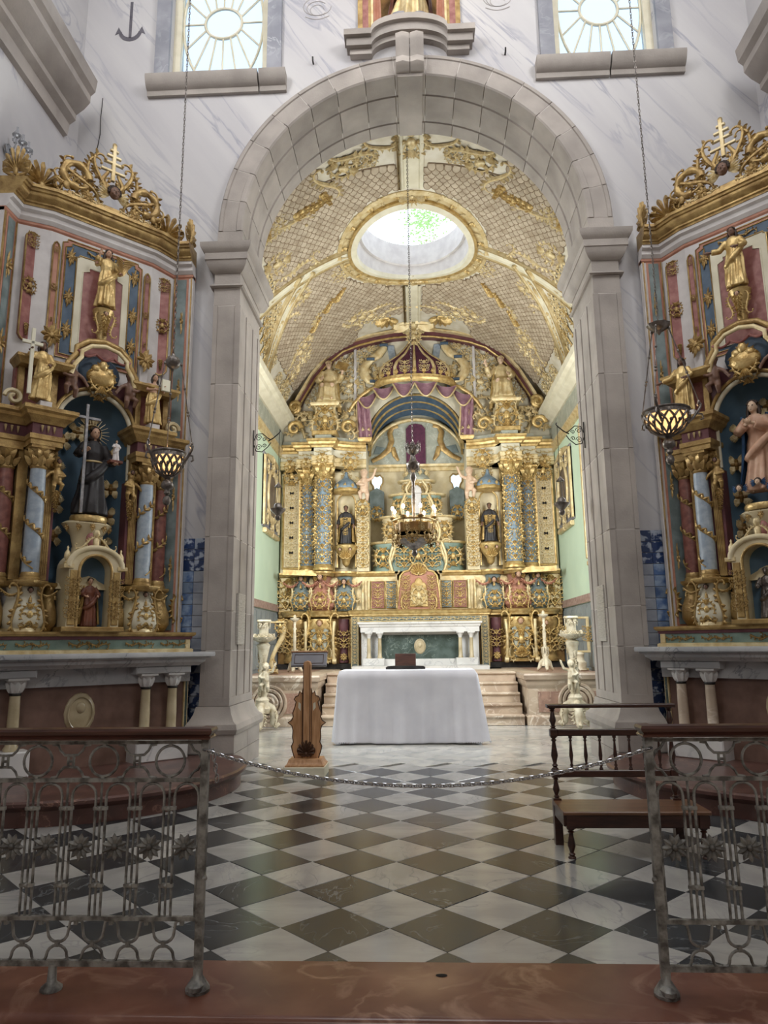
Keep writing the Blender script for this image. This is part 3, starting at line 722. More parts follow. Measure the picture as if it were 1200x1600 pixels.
# ornament on the vault
for i in range(32):
    a = 2*pi*i/32; vorn('fleuron' if i%2 else 's_scroll', OA*1.2*cos(a), OY+OB*1.2*sin(a), .2, a+pi/2, 'gold' if i%2 else 'goldlt')
for s in (-1,1):
    f = s < 0
    for kd,x,y,sz,r in (('c_scroll',.5,9.8,.5,1.3),('s_scroll',.95,9.85,.6,1.25),('cartouche',1.1,10.05,.5,.9),('s_scroll',1.4,10.3,.6,.5),('leaf_drop',1.5,10.45,.5,.3),('arabesque',.75,10.0,.45,1.4),
        ('s_scroll',2.05,10.75,.6,1.1),('leaf_drop',1.75,10.75,.6,1.9),('leaf_drop',2.0,10.7,.7,1.8),('shell',2.35,10.5,.4,1.6),('c_scroll',2.45,10.75,.45,1.2),('arabesque',2.3,10.6,.5,1.5),
        ('cartouche',2.45,11.5,.55,1.2),('s_scroll',2.2,12.05,.6,1.3),('arabesque',2.7,11.9,.6,1.4),('c_scroll',1.85,12.2,.45,.4),
        ('arabesque',1.5,13.1,.5,.8),('cartouche',2.3,13.0,.5,.9),('s_scroll',2.6,13.35,.5,.9),
        ('c_scroll',.45,15.2,.55,-1.2),('s_scroll',.85,15.0,.6,1.6),('cartouche',1.2,15.2,.55,1.2),('s_scroll',1.45,15.4,.5,.6),('shell',.55,15.6,.5,2.6),('arabesque',.9,15.5,.5,1.2),
        ('leaf_drop',1.7,14.0,.6,2.5),('leaf_drop',1.95,14.2,.6,2.5),('s_scroll',2.2,14.4,.6,2.4),('leaf_drop',2.3,14.6,.6,2.4),('cartouche',2.5,14.9,.5,2.2),('s_scroll',2.75,15.0,.55,2.),('arabesque',2.6,15.4,.6,1.8),('cartouche',2.9,15.6,.5,1.4)):
        vorn(kd, s*x, y, sz, s*r, 'gold' if kd in ('leaf_drop','shell') else 'goldlt', f)
    for k in range(6): vorn('arabesque', s*(2.75+.07*k), 12.6+.3*k, .5, s*1.2); vorn('s_scroll', s*(2.95+.04*k), 12.45+.3*k, .4, s*1.4, 'gold', f)
    for k in range(4): vorn('arabesque', s*2.85, 9.9+.6*k, .5, s*1.55)
    for k in range(3): vorn('arabesque', s*3.15, 15.0+.5*k, .5, s*1.5)
vorn('cartouche',0,9.75,.6); vorn('shell',0,11.0,.4,pi); vorn('shell',0,15.9,.9,pi); vorn('shell',0,14.1,.35)
# ---- stone pillars of the arch
zj = [.72,1.36,1.82,2.72,3.71,4.67,5.74,5.98]
for s, nm in ((-1,'left'),(1,'right')):
    loc = (s*2.43,8.9,0)
    pil = E('arch_pillar', loc, 'grey stone pillar under the %s end of the chancel arch' % nm, 'pillar', group='pillars of the chancel arch')
    X0, X1, Y0, Y1 = 2.26, 2.6, 8.37, 9.5
    for a, b in zip(zj[:-1], zj[1:]):
        m = MB(); g = .005
        m.box(X0,X1,Y0,Y1,a+g,b-g)
        if b-a > .3:
            e = .014
            m.box(X0,X0+.055,Y0-e,Y0,a+g,b-g); m.box(X1-.055,X1,Y0-e,Y0,a+g,b-g)
            for u0, u1 in ((Y0-e,Y0+.12),(Y0+.34,Y0+.42),(Y1-.42,Y1-.34),(Y1-.12,Y1)): m.box(X0-e,X0,u0,u1,a+g,b-g)
            if a == .72: m.box(X0-.002,X1,Y0-e-.003,Y0,a+g+.001,a+.1); m.box(X0-e-.003,X0,Y0-e-.002,Y1,a+g+.001,a+.1)
        if s < 0: m.xf(lambda x,y,z:(-x,y,z)); m.f = [f[::-1] for f in m.f]
        at(m, loc).build('stone_block','stone',pil,25)
    def cap(path, prof, name, mt='stone', sm=30):
        m = MB(); m.sweep(path, prof, True)
        if s < 0: m.xf(lambda x,y,z:(-x,y,z)); m.f = [f[::-1] for f in m.f]
        at(m, loc).build(name, mt, pil, sm)
    rect = [(X0,Y0),(X1,Y0),(X1,Y1),(X0,Y1)]          # travel with the outside on the right
    cap(rect, [(-.05,5.98),(.03,5.985),(.05,6.0),(.03,6.03),(-.05,6.04)], 'necking')
    cap(rect, [(-.05,6.04),(0,6.04),(0,6.19),(-.05,6.19)], 'capital_neck')
    cap(rect, [(-.05,6.19),(.01,6.19),(.05,6.22),(.085,6.28),(.1,6.34),(.11,6.34),(.11,6.43),(.135,6.46),(.16,6.5),(.165,6.56),(-.05,6.56)], 'capital')
    cap(rect, [(-.1,.42),(.13,.42),(.145,.47),(.13,.53),(.09,.56),(.07,.6),(.05,.64),(.03,.72),(-.1,.72)], 'base_moulding')
    for z0, z1 in ((0,.21),(.21,.42)):
        for u0, u1 in ((Y0-.12,8.9),(8.9,Y1+.06)):
            m = MB(); m.box(X0-.11,X1+.1,u0+.003,u1-.003,z0+.003,z1-.003)
            if s < 0: m.xf(lambda x,y,z:(-x,y,z)); m.f = [f[::-1] for f in m.f]
            at(m, loc).build('plinth_block','stone',pil,25)
    # mortar core
    m = MB(); m.box(X0+.002,X1-.002,Y0+.002,Y1-.002,.0,6.2)
    if s < 0: m.xf(lambda x,y,z:(-x,y,z)); m.f = [f[::-1] for f in m.f]
    at(m, loc).build('mortar_core','mortar',pil,0)
    m = MB(); z0, z1, yy = (1.43,2.05,8.62) if s < 0 else (1.42,2.1,8.78)
    m.box(X0-.03,X0-.002,yy,yy+.34,z0,z1)
    for k in range(11): m.box(X0-.033,X0-.03,yy+.04,yy+.3-.04*(k%3),z1-.07-.05*k,z1-.06-.05*k)
    if s < 0: m.xf(lambda x,y,z:(-x,y,z)); m.f = [f[::-1] for f in m.f]
    pq = E('wall_plaque', (s*(X0-.015),yy+.17,z0), 'worn white marble plaque fixed to the inner face of the %s pillar' % nm, 'plaque')
    at(m, (s*(X0-.015),yy+.17,z0)).build('inscribed_slab','plaque',pq,0)
# ---- the arch, voussoir by voussoir
arch = E('stone_arch', (0,8.9,6.56), 'grey stone round arch of separate voussoirs over the chancel opening', 'arch')
prof = [(RO,8.5),(RO,8.385),(RO-.02,8.365),(RO-.06,8.365),(RO-.07,8.38),(RI+.09,8.38),(RI+.08,8.362),(RI+.02,8.362),(RI,8.38),(RI,8.62),(RI+.02,8.63),(RI+.02,8.74),(RI,8.75),(RI,9.14),(RI+.02,9.15),(RI+.02,9.26),(RI,9.27),(RI,9.5),(RO-.1,9.5)]
def vous(a0, a1, name='voussoir', ns=4):
    m = MB(); k = len(prof); vs = []
    for i in range(ns+1):
        a = a0+(a1-a0)*i/ns
        vs += [(r*cos(a), y, AZ+r*sin(a)) for r,y in prof]
    fs = [(i*k+j,i*k+(j+1)%k,(i+1)*k+(j+1)%k,(i+1)*k+j) for i in range(ns) for j in range(k)]+[tuple(range(k)),tuple(range((ns+1)*k-1,ns*k-1,-1))]
    m.add(vs, [f[::-1] for f in fs]); at(m, (0,8.9,6.56)).build(name,'stone',arch,25)
NV = 17
for i in range(NV): vous(pi*i/NV+.0024, pi*(i+1)/NV-.0024)
for s in (-1,1):
    m = MB(); m.prism([(s*RI,6.56),(s*RO,6.56),(s*RO,AZ-.004),(s*RI,AZ-.004)], 8.37, 9.5); at(m,(0,8.9,6.56)).build('springer_block','stone',arch,25)
mc = MB(); vs = []
for i in range(49):
    a = pi*i/48; vs += [(r*cos(a),y,AZ+r*sin(a)) for r,y in ((RO-.004,8.5),(RO-.006,8.384),(RI+.022,8.384),(RI+.024,9.49),(RO-.1,9.49))]
mc.add(vs, [(i*5+j,(i+1)*5+j,(i+1)*5+(j+1)%5,i*5+(j+1)%5) for i in range(48) for j in range(5)]); at(mc,(0,8.9,6.56)).build('mortar_ring','mortar',arch,40)
# scrolled keystone
ks = MB(); pts = [(8.34,9.62),(8.24,9.6),(8.2,9.54),(8.21,9.46),(8.26,9.38),(8.3,9.28),(8.26,9.2),(8.24,9.14),(8.28,9.09),(8.36,9.07)]
for x0, x1 in ((-.19,-.005),(.005,.19)):
    n = len(pts); xm = (x0+x1)/2
    ks.add([(x,y,z) for y,z in pts for x in (x0,)]+[(xm,y-.03,z) for y,z in pts]+[(x1,y,z) for y,z in pts]+[(x0,8.5,z) for y,z in pts]+[(x1,8.5,z) for y,z in pts],
      [(i,n+i,n+i+1,i+1) for i in range(n-1)]+[(n+i,2*n+i,2*n+i+1,n+i+1) for i in range(n-1)]+[(3*n+i,i,i+1,3*n+i+1) for i in range(n-1)]+[(2*n+i,4*n+i,4*n+i+1,2*n+i+1) for i in range(n-1)]+[(n-1,2*n-1,3*n-1,5*n-1,4*n-1),(0,3*n,4*n,2*n,n)])
at(ks,(0,8.9,6.56)).build('scroll_keystone','stone',arch,45)
pb = MB(); pb.box(-.17,.17,8.36,9.5,AZ+RI-.03,AZ+RI+.1); at(pb,(0,8.9,6.56)).build('keystone_soffit_band','stone',arch,0)
# ---- windows above the arch
for s, nm, k in ((-1,'left',1),(1,'right',2)):
    cx = s*2.7; loc = (cx,8.6,9.2)
    m = MB()
    for a in (-1,1): m.box(*sorted((cx+a*.595,cx+a*.7)),8.62,8.76,9.2,12.1)
    m.box(cx-.7,cx+.7,8.62,8.76,12.0,12.1); m.box(cx-.7,cx+.7,8.64,8.74,9.2,9.28)
    win = tag(at(m,loc).build('window_%d' % k,'creampale',None,0), 'tall frosted window with a sunburst of glazing bars, above the arch on the %s' % nm, kind=S); win.location = loc
    j = MB()
    for a in (-1,1): j.box(*sorted((cx+a*.7,cx+a*.9)),8.44,8.5,9.2,12.3)
    at(j,loc).build('jamb_stone','jamb',win,0)
    cz = 10.35-(.0 if s < 0 else .08); r0, rx, rz_ = .27, .6, 1.0
    b = MB()
    b.tube([(cx+r0*cos(t),8.69,cz+r0*.95*sin(t)) for t in [i*pi/16 for i in range(32)]], .024, 6, True)
    b.tube([(cx+.585*cos(t),8.69,cz+1.08*sin(t)) for t in [i*pi/24 for i in range(48)]], .022, 6, True)
    at(b,loc).build('glazing_ring','creampale',win,50)
    for i in range(16):
        t = 2*pi*(i+.0)/16; b = MB(); b.tube([(cx+r0*cos(t),8.69,cz+r0*.95*sin(t)),(cx+.585*cos(t),8.69,cz+1.08*sin(t))], .016, 6); at(b,loc).build('glazing_bar','creampale',win,50)
        ts = [2*pi*(i+q_/4)/16 for q_ in range(5)]; g = MB()
        g.prism([(cx+r0*cos(t),cz+r0*.95*sin(t)) for t in ts]+[(cx+.585*cos(t),cz+1.08*sin(t)) for t in ts[::-1]], 8.686, 8.69); at(g,loc).build('pane','frostglass',win,0)
    g = MB(); g.prism([(cx+r0*cos(t),cz+r0*.95*sin(t)) for t in [i*pi/12 for i in range(24)]], 8.686, 8.69); at(g,loc).build('pane','frostglass',win,0)
    for a in (-1,1):
        for zz in (-1,1):
            ts = [i*pi/16 for i in range(9)]; g = MB()
            g.prism([(cx+a*.595,cz+zz*1.1)]+[(cx+a*.585*cos(t),cz+zz*1.08*sin(t)) for t in ts], 8.686,8.69); at(g,loc).build('pane','frostglass',win,0)
    g = MB(); g.box(cx-.595,cx+.595,8.686,8.69,11.44,12.0); at(g,loc).build('pane','frostglass',win,0)
    pr = [(0,8.98),(.05,8.98),(.06,9.05),(.1,9.07),(.14,9.12),(.17,9.2),(.17,9.24),(0,9.24)]
    sl = MB(); x0, x1, cut = (-3.68,-1.72,-2.1) if s < 0 else (1.72,3.72,2.72)
    for a, b_ in ((x0,cut-.01),(cut+.01,x1)):
        q1 = MB(); p = [(a,8.5),(b_,8.5)]
        q1.sweep(p, pr); at(q1,loc).build('sill_stone','stone',win,25)
# ---- painted anchor and faded emblems on the plaster
an = E('painted_anchor', (-4.0,8.49,9.9), 'dark anchor painted on the wall left of the left window', 'mural')
m = MB(); m.prism([(-4.02,9.99),(-3.98,9.99),(-3.98,10.6),(-4.02,10.6)],8.494,8.499)
ol = [(-4+.17*cos(a),10.11+.17*sin(a)) for a in [radians(190+16*i) for i in range(11)]]; il = [(-4+.13*cos(a),10.14+.14*sin(a)) for a in [radians(195+15*i) for i in range(11)]]
m.ring(ol, il, 8.494,8.499,False); m.prism([(-4.22,10.05),(-4.13,10.1),(-4.17,10.18)],8.494,8.499); m.prism([(-3.78,10.05),(-3.87,10.1),(-3.83,10.18)],8.494,8.499)
at(m,(-4.0,8.49,9.9)).build('anchor_stroke','stencil',an,0)
for x, nm in ((-1.3,'left'),(1.25,'right')):
    e = E('painted_emblem', (x,8.49,10.1), 'faded grey scroll emblem on the wall %s of the central niche' % nm, 'mural')
    m = MB()
    for k in range(3):
        ribbon(m, [(x+(.1+.05*k)*cos(a), 10.3+(.09+.03*k)*sin(a)+.03*k) for a in [radians(20*i+40*k) for i in range(15)]], .006, .003, 8.497)
    ribbon(m, [(x-.17+.034*i, 10.2-.05*sin(pi*i/10)) for i in range(11)], .008, .003, 8.497)
    at(m,(x,8.49,10.1)).build('emblem_lines','stencilpale',e,0)
for x, z in ((-1.35,9.42),(1.32,9.42)):
    h = MB(); h.tube([(0,0,0),(0,-.06,0),(0,-.07,.05)], .012, 6)
    tag(h.build('wall_hook','blackiron'), 'small iron hook in the wall just above the arch, %s side' % ('left' if x < 0 else 'right'), 'hook').location = (x,8.5,z)
# ================================================================== CHANCEL: PLATFORM, STEPS, HIGH ALTAR
PT = .88
for s, nm in ((-1,'left'),(1,'right')):
    loc = (s*2.6,14.6,0)
    pf = E('altar_platform', loc, 'raised pinkish marble platform on the %s of the altar steps' % nm, 'platform', group='platforms beside the altar steps')
    m = MB(); m.box(*sorted((s*1.88,s*3.28)),12.9,16.4,0,.74); at(m,loc).build('body','beige',pf,0)
    def mold(prof, name, mt='beige'):
        m = MB(); m.sweep(path, prof)
        if s < 0: m.xf(lambda x,y,z:(-x,y,z))
        at(m,loc).build(name,mt,pf,30)
    path = [(1.88,16.3),(1.88,12.9),(3.28,12.9)]
    mold([(-.1,.0),(.04,.0),(.04,.14),(.0,.17),(-.1,.17)], 'base_course')
    mold([(-.3,.62),(.0,.62),(.02,.66),(.04,.7),(.04,.76),(.07,.78),(.08,.85),(.06,.88),(-.3,.88)], 'top_moulding')
    m = MB(); m.box(*sorted((s*1.9,s*3.28)),12.95,16.4,.74,.879); at(m,loc).build('platform_top','pinkpanel',pf,0)
    m = MB(); m.box(*sorted((s*2.05,s*3.2)),12.885,12.9,.22,.57); at(m,loc).build('inlaid_panel','pinkpanel',pf,0)
    m = MB()
    for k, (r, d) in enumerate(((.3,.02),(.23,.035),(.15,.05),(.08,.07))):
        m.tube([(s*2.72+r*cos(t),12.885-d*.4,.4+r*sin(t)) for t in [i*pi/14 for i in range(28)]], .035 if k < 3 else .05, 6, True)
    at(m,loc).build('volute','beige',pf,60)
stairs = E('altar_steps', (0,13.4,0), 'five worn marble steps rising to the high altar', 'stairs')
for k in range(5):
    y0 = 12.86+.235*k; m = MB(); z1 = .176*(k+1); w = 1.795
    m.sweep([(-w,y0+.03),(w,y0+.03)], [(-2.6+.2*k,z1-.176+.002),(0,z1-.176+.002),(0,z1-.05),(.015,z1-.045),(.03,z1-.03),(.028,z1-.008),(.012,z1),(-2.6+.2*k,z1)])
    at(m,(0,13.4,0)).build('step','beige',stairs,30)
# ------------------------------------------------------------------ marble altar table of the retable
ml = (0,15.95,PT); men = E('high_altar_table', ml, 'white marble high altar with green panel, small columns and oval medallion', 'altar')
def mb_(name, mt, sm=30):
    return lambda m: at(m,ml).build(name,mt,men,sm)
m = MB(); m.box(-1.46,1.46,15.3,16.3,PT,.96); mb_('altar_foot_step','wmarble')(m)
m = MB(); m.box(-1.3,1.3,15.92,16.3,.96,1.72); mb_('altar_body','wmarble')(m)
m = MB(); m.box(-.88,.88,15.9,15.93,1.1,1.62); mb_('green_panel','greenmarble',0)(m)
for s in (-1,1):
    for a in (.9,1.24): 
        pass
    m = MB(); m.box(*sorted((s*.78,s*1.25)),15.6,16.2,.96,1.12,.01); mb_('column_pedestal','wmarble')(m)
    m = MB(); m.box(*sorted((s*.9,s*1.1)),15.905,15.93,1.12,1.6); mb_('grey_panel','gmarble',0)(m)
    for x in (.88,1.12):
        m = MB(); m.lathe([(.055,1.12),(.058,1.14),(.045,1.16),(.042,1.3),(.038,1.55)], 14, (s*x,15.72,0)); mb_('column_shaft','cream_marble',50)(m)
        m = MB(); m.lathe([(.038,1.55),(.04,1.57),(.05,1.6),(.075,1.65)], 14, (s*x,15.72,0)); m.box(s*x-.08,s*x+.08,15.64,15.8,1.65,1.68); mb_('capital','wmarble',40)(m)
m = MB(); m.box(-.78,.78,15.75,16.2,.96,1.1); mb_('plinth','wmarble')(m)
m = MB(); m.sweep([(-1.3,16.3),(-1.3,15.66),(1.3,15.66),(1.3,16.3)], [(-.7,1.68),(0,1.68),(.0,1.78),(.02,1.8),(.03,1.84),(.06,1.86),(.06,1.9),(-.7,1.9)]); mb_('altar_slab','wmarble')(m)
m = MB(); m.ell((0,15.9,1.37),(.13,.025,.17),20,8); md = mb_('oval_medallion','cream_marble',60)(m)
m = MB(); m.ell((0,15.875,1.4),(.045,.02,.06),10,6); m.tube([(.1*cos(t),15.88,1.37+.14*sin(t)) for t in [i*pi/14 for i in range(28)]], .007, 5, True); o = at(m,ml).build('medallion_relief','cream_marble',md,60)
# ------------------------------------------------------------------ gilded retable
rl = (0,16.5,PT); RET = E('high_altar_retable', rl, 'towering gilded retable with blue columns, crown canopy and curved pediment', 'retable')
def rb(m, name, mt='gold', sm=38, par=None): return at(m,rl).build(name,mt,par or RET,sm)
def ro(kind, x, y, z, s=1., mat='gold', rot=0., flip=False, sz=None, sy=None): return orn(kind, RET, x-rl[0], y-rl[1], z-rl[2], s, mat, rot, flip, sz, sy=sy)
def both(fn):
    for s in (-1,1): fn(s)
def sym(m0):  # mirrored pair as separate builders
    n = MB(); n.join(m0, Matrix.Diagonal((-1,1,1,1))); return n
def pair(mk, name, mt='gold', sm=38):
    rb(mk(), name, mt, sm); rb(sym(mk()), name, mt, sm)
def bombe(cx, y, zs, ws, ds, n=14, p=.7):
    """bulging pedestal body: per level half width and depth"""
    m = MB(); vs = []
    for z,w_,d in zip(zs,ws,ds):
        for i in range(n+1):
            t = pi*i/n; c, sn = cos(t), sin(t); vs.append((cx-w_*math.copysign(abs(c)**p,c), y-d*sn**p, z))
    k = n+1; m.add(vs, [(j*k+i,j*k+i+1,(j+1)*k+i+1,(j+1)*k+i) for j in range(len(zs)-1) for i in range(n)]+[tuple(range(k-1,-1,-1)),tuple(range((len(zs)-1)*k,len(zs)*k))]); return m
# lower body and dark plinth
def lowbody(): m = MB(); m.box(1.56,3.26,16.42,16.95,1.0,2.06); return m
pair(lowbody,'lower_body','bronze')
def dk(): m = MB(); m.box(1.5,3.26,16.32,16.95,PT,1.0); return m
pair(dk,'plinth','blackiron')
m = MB(); m.box(-1.5,1.5,16.35,16.95,PT,2.06); rb(m,'altar_backing','bronze')
# gilt frame round the marble altar
for x0, x1, z0, z1 in ((-1.55,-1.38,.9,2.05),(1.38,1.55,.9,2.05),(-1.38,1.38,1.92,2.05)):
    m = MB(); m.box(x0,x1,16.12,16.4,z0,z1,.012); rb(m,'altar_frame','slate')
    m = MB()
    for a in (x0+.012,x1-.012): m.tube([(a,16.12,z0),(a,16.12,z1)], .016, 6)
    for a in (z0+.012,z1-.012): m.tube([(x0,16.12,a),(x1,16.12,a)], .016, 6)
    rb(m,'frame_fillet','goldlt',60)
for i in range(5): ro('arabesque', -1.465,16.1,1.1+.22*i,.21,'goldlt'); ro('arabesque', 1.465,16.1,1.1+.22*i,.21,'goldlt')
for i in range(7): ro('frieze_scroll', -1.15+.385*i,16.1,1.985,.36,'goldlt')
# big consoles of the lower stage
def console(cx, w_, d, z0, z1, mt, head, y=16.42):
    def mk():
        zs = [z0+(z1-z0)*t for t in (0,.05,.1,.28,.5,.72,.88,1)]
        return bombe(cx,y,zs,[w_*k for k in (.92,.95,.82,.72,.82,1.,1.05,1.)],[d*k for k in (.9,.95,.75,.6,.7,.95,1.05,1.)])
    pair(mk,'console',mt)
console(2.26,.34,.34,1.02,2.0,'gold',1); console(2.88,.26,.24,1.02,2.0,'golddk',1); console(1.74,.12,.12,1.02,2.0,'wine',0)
for s in (-1,1):
    f = s < 0
    m = MB(); m.prism([(s*2.26+x,z) for x,z in ((-.14,1.12),(.14,1.12),(.16,1.4),(.2,1.75),(0,1.86),(-.2,1.75),(-.16,1.4))], 16.09,16.2,.01); rb(m,'console_panel','sage')
    cherub(RET, s*2.26,16.1-rl[1],1.9-PT,.16,'flesh','bronze'); cherub(RET, s*2.85,16.22-rl[1],1.86-PT,.12,'flesh','bronze')
    ro('cartouche',s*2.26,16.07,1.5,.5); ro('leaf_drop',s*2.26,16.07,1.72,.5); ro('shell',s*2.26,16.08,1.1,.26)
    for q_ in (-1,1):
        ro('s_scroll',s*2.26+q_*.29,16.1,1.62,.5,'gold',0,q_ > 0,.75); ro('c_scroll',s*2.26+q_*.27,16.12,1.2,.3,'goldlt',0,q_ < 0)
        m = MB(); pts = [(s*2.26+q_*(.33-.02*sin(3*t)),16.12-.06*sin(3.1*t),1.06+.88*t) for t in [i/12 for i in range(13)]]; m.tube(pts,[.045-.015*sin(pi*i/12) for i in range(13)],8); rb(m,'scroll_bracket','goldlt',60)
        m = MB(); m.lathe([(.0,-.05),(.06,-.045),(.07,0),(.06,.045),(.0,.05)],12); m.xf(lambda x,y,z:(z,x,y)); m.xf(lambda x,y,z:(x+s*2.26+q_*.34,y+16.08,z+1.06)); rb(m,'scroll_foot','goldlt',60)
    ro('arabesque',s*2.9,16.16,1.5,.55); ro('arabesque',s*1.73,16.28,1.55,.4); ro('rosette',s*1.73,16.28,1.15,.2); ro('arabesque',s*3.12,16.36,1.5,.5,'goldlt'); ro('c_scroll',s*2.62,16.2,1.6,.45,'goldlt',0,f); ro('arabesque',s*2.6,16.36,1.4,.4)
    ro('c_scroll',s*1.98,16.25,1.7,.4,'goldlt',0,not f); ro('s_scroll',s*3.1,16.2,1.7,.45,'gold',0,f)
# moulding between lower and middle stages, following the consoles
def arcpath(cx, w_, d, y, n=6): return [(cx-w_*cos(pi*i/n), y-d*sin(pi*i/n)) for i in range(n+1)]
P1 = [(-3.26,16.42),(-3.14,16.42)]+arcpath(-2.88,.26,.2,16.4)+arcpath(-2.26,.34,.3,16.36)+[(-1.85,16.34),(-1.6,16.34),(-1.55,16.1),(1.55,16.1),(1.6,16.34),(1.85,16.34)]+arcpath(2.26,.34,.3,16.36)+arcpath(2.88,.26,.2,16.4)+[(3.14,16.42),(3.26,16.42)]
m = MB(); m.sweep(P1, [(-.3,2.04),(0,2.04),(.03,2.06),(.03,2.09),(.06,2.12),(.07,2.16),(.02,2.19),(-.3,2.19)]); rb(m,'lower_cornice','gold',45)
# middle stage
def midbody(): m = MB(); m.box(.5,3.26,16.45,16.95,2.17,3.02); return m
pair(midbody,'middle_body','goldlt')
for cx, w_, d, mt in ((2.72,.26,.26,'slate'),(2.26,.33,.36,'salmon'),(1.72,.27,.26,'slate')):
    zs = [2.19+(.83)*t for t in (0,.05,.12,.3,.5,.7,.85,1)]
    pair(lambda: bombe(cx,16.46,zs,[w_*k for k in (.7,.8,.98,1.05,.9,.68,.6,.72)],[d*k for k in (.7,.8,1.,1.05,.85,.6,.55,.7)]),'bulbous_pedestal',mt)
for s in (-1,1):
    f = s < 0
    for cx, y, z, c in ((2.72,16.24,2.93,.13),(2.26,16.12,2.95,.155),(1.72,16.24,2.84,.135)):
        cherub(RET, s*cx,y-rl[1],z-PT,c,'flesh','hair','golddk')
        ro('cartouche',s*cx,y-.06,2.42,.36,'gold'); ro('tassel',s*cx,y-.03,2.82,.22)
        for q_ in (-1,1):
            ro('c_scroll',s*cx+q_*.2,y+.02,2.6,.36,'goldlt',0,q_ > 0); ro('s_scroll',s*cx+q_*.22,y+.02,2.36,.3,'gold',0,q_ < 0)
        ro('garland',s*cx+.24,y+.02,2.86,.36,'salmon'); ro('garland',s*cx-.24,y+.02,2.86,.36,'salmon')
    ro('arabesque',s*3.1,16.4,2.6,.7,'gold'); ro('leaf_drop',s*3.02,16.38,2.95,.5)
    # flat panels towards the centre
    for x0, x1, mt in ((1.1,.8,'redpaint'),(.76,.52,'slate')):
        m = MB(); m.box(*sorted((s*x0,s*x1)),16.4,16.5,2.24,2.86,.012); rb(m,'carved_panel',mt)
        m = MB(); xa, xb = s*x0, s*x1
        m.tube([(xa,16.4,2.24),(xb,16.4,2.24),(xb,16.4,2.86),(xa,16.4,2.86)], .014, 6, True); rb(m,'panel_fillet','gold',60)
        ro('arabesque',s*(x0+x1)/2,16.39,2.42,.3); ro('arabesque',s*(x0+x1)/2,16.39,2.68,.3)
    for x in (1.16,1.3,.48):
        m = MB(); m.tube([(s*x,16.4-.03*sin(5*t),2.22+.66*t) for t in [i/8 for i in range(9)]],[.04-.01*sin(pi*i/8) for i in range(9)],8); rb(m,'baluster_strip','goldlt',60)
P2 = [(-3.26,16.42),(-3.05,16.42)]+arcpath(-2.72,.24,.2,16.42)+arcpath(-2.26,.3,.32,16.38)+arcpath(-1.72,.24,.2,16.42)+[(-1.35,16.42),(-.55,16.42),(-.5,16.2),(-.49,16.18)]
m = MB(); pr = [(-.4,2.98),(0,2.98),(.02,3.0),(.03,3.03),(.06,3.05),(.06,3.09),(-.4,3.1)]
m.sweep(P2[:-2], pr); rb(m,'middle_cornice','gold',45); rb(sym(m.xf(lambda x,y,z:(x+rl[0],y+rl[1],z+rl[2]))),'middle_cornice','gold',45)
# raised centrepiece of the middle stage
cpoly = [(-.5,2.18),(.5,2.18),(.47,2.6),(.42,2.95),(.34,3.05),(.22,3.08),(.14,3.2),(0,3.25),(-.14,3.2),(-.22,3.08),(-.34,3.05),(-.42,2.95),(-.47,2.6)]
m = MB(); m.prism(cpoly,16.18,16.9,.02); rb(m,'tabernacle_front','salmon')
m = MB(); m.tube([(x,16.18,z) for x,z in cpoly], .028, 7, True); rb(m,'tabernacle_moulding','gold',60)
m = MB(); m.prism([(x*.42,2.25+(z-2.18)*.62) for x,z in cpoly],16.14,16.2,.012); td = rb(m,'tabernacle_door','gold')
ro('cartouche',0,16.12,2.5,.42,'goldlt'); ro('shell',0,16.15,2.95,.3)
for s in (-1,1):
    for z in (2.35,2.6,2.84): ro('arabesque',s*.3,16.15,z,.27); 
    ro('c_scroll',s*.4,16.14,2.35,.3,'gold',0,s < 0)
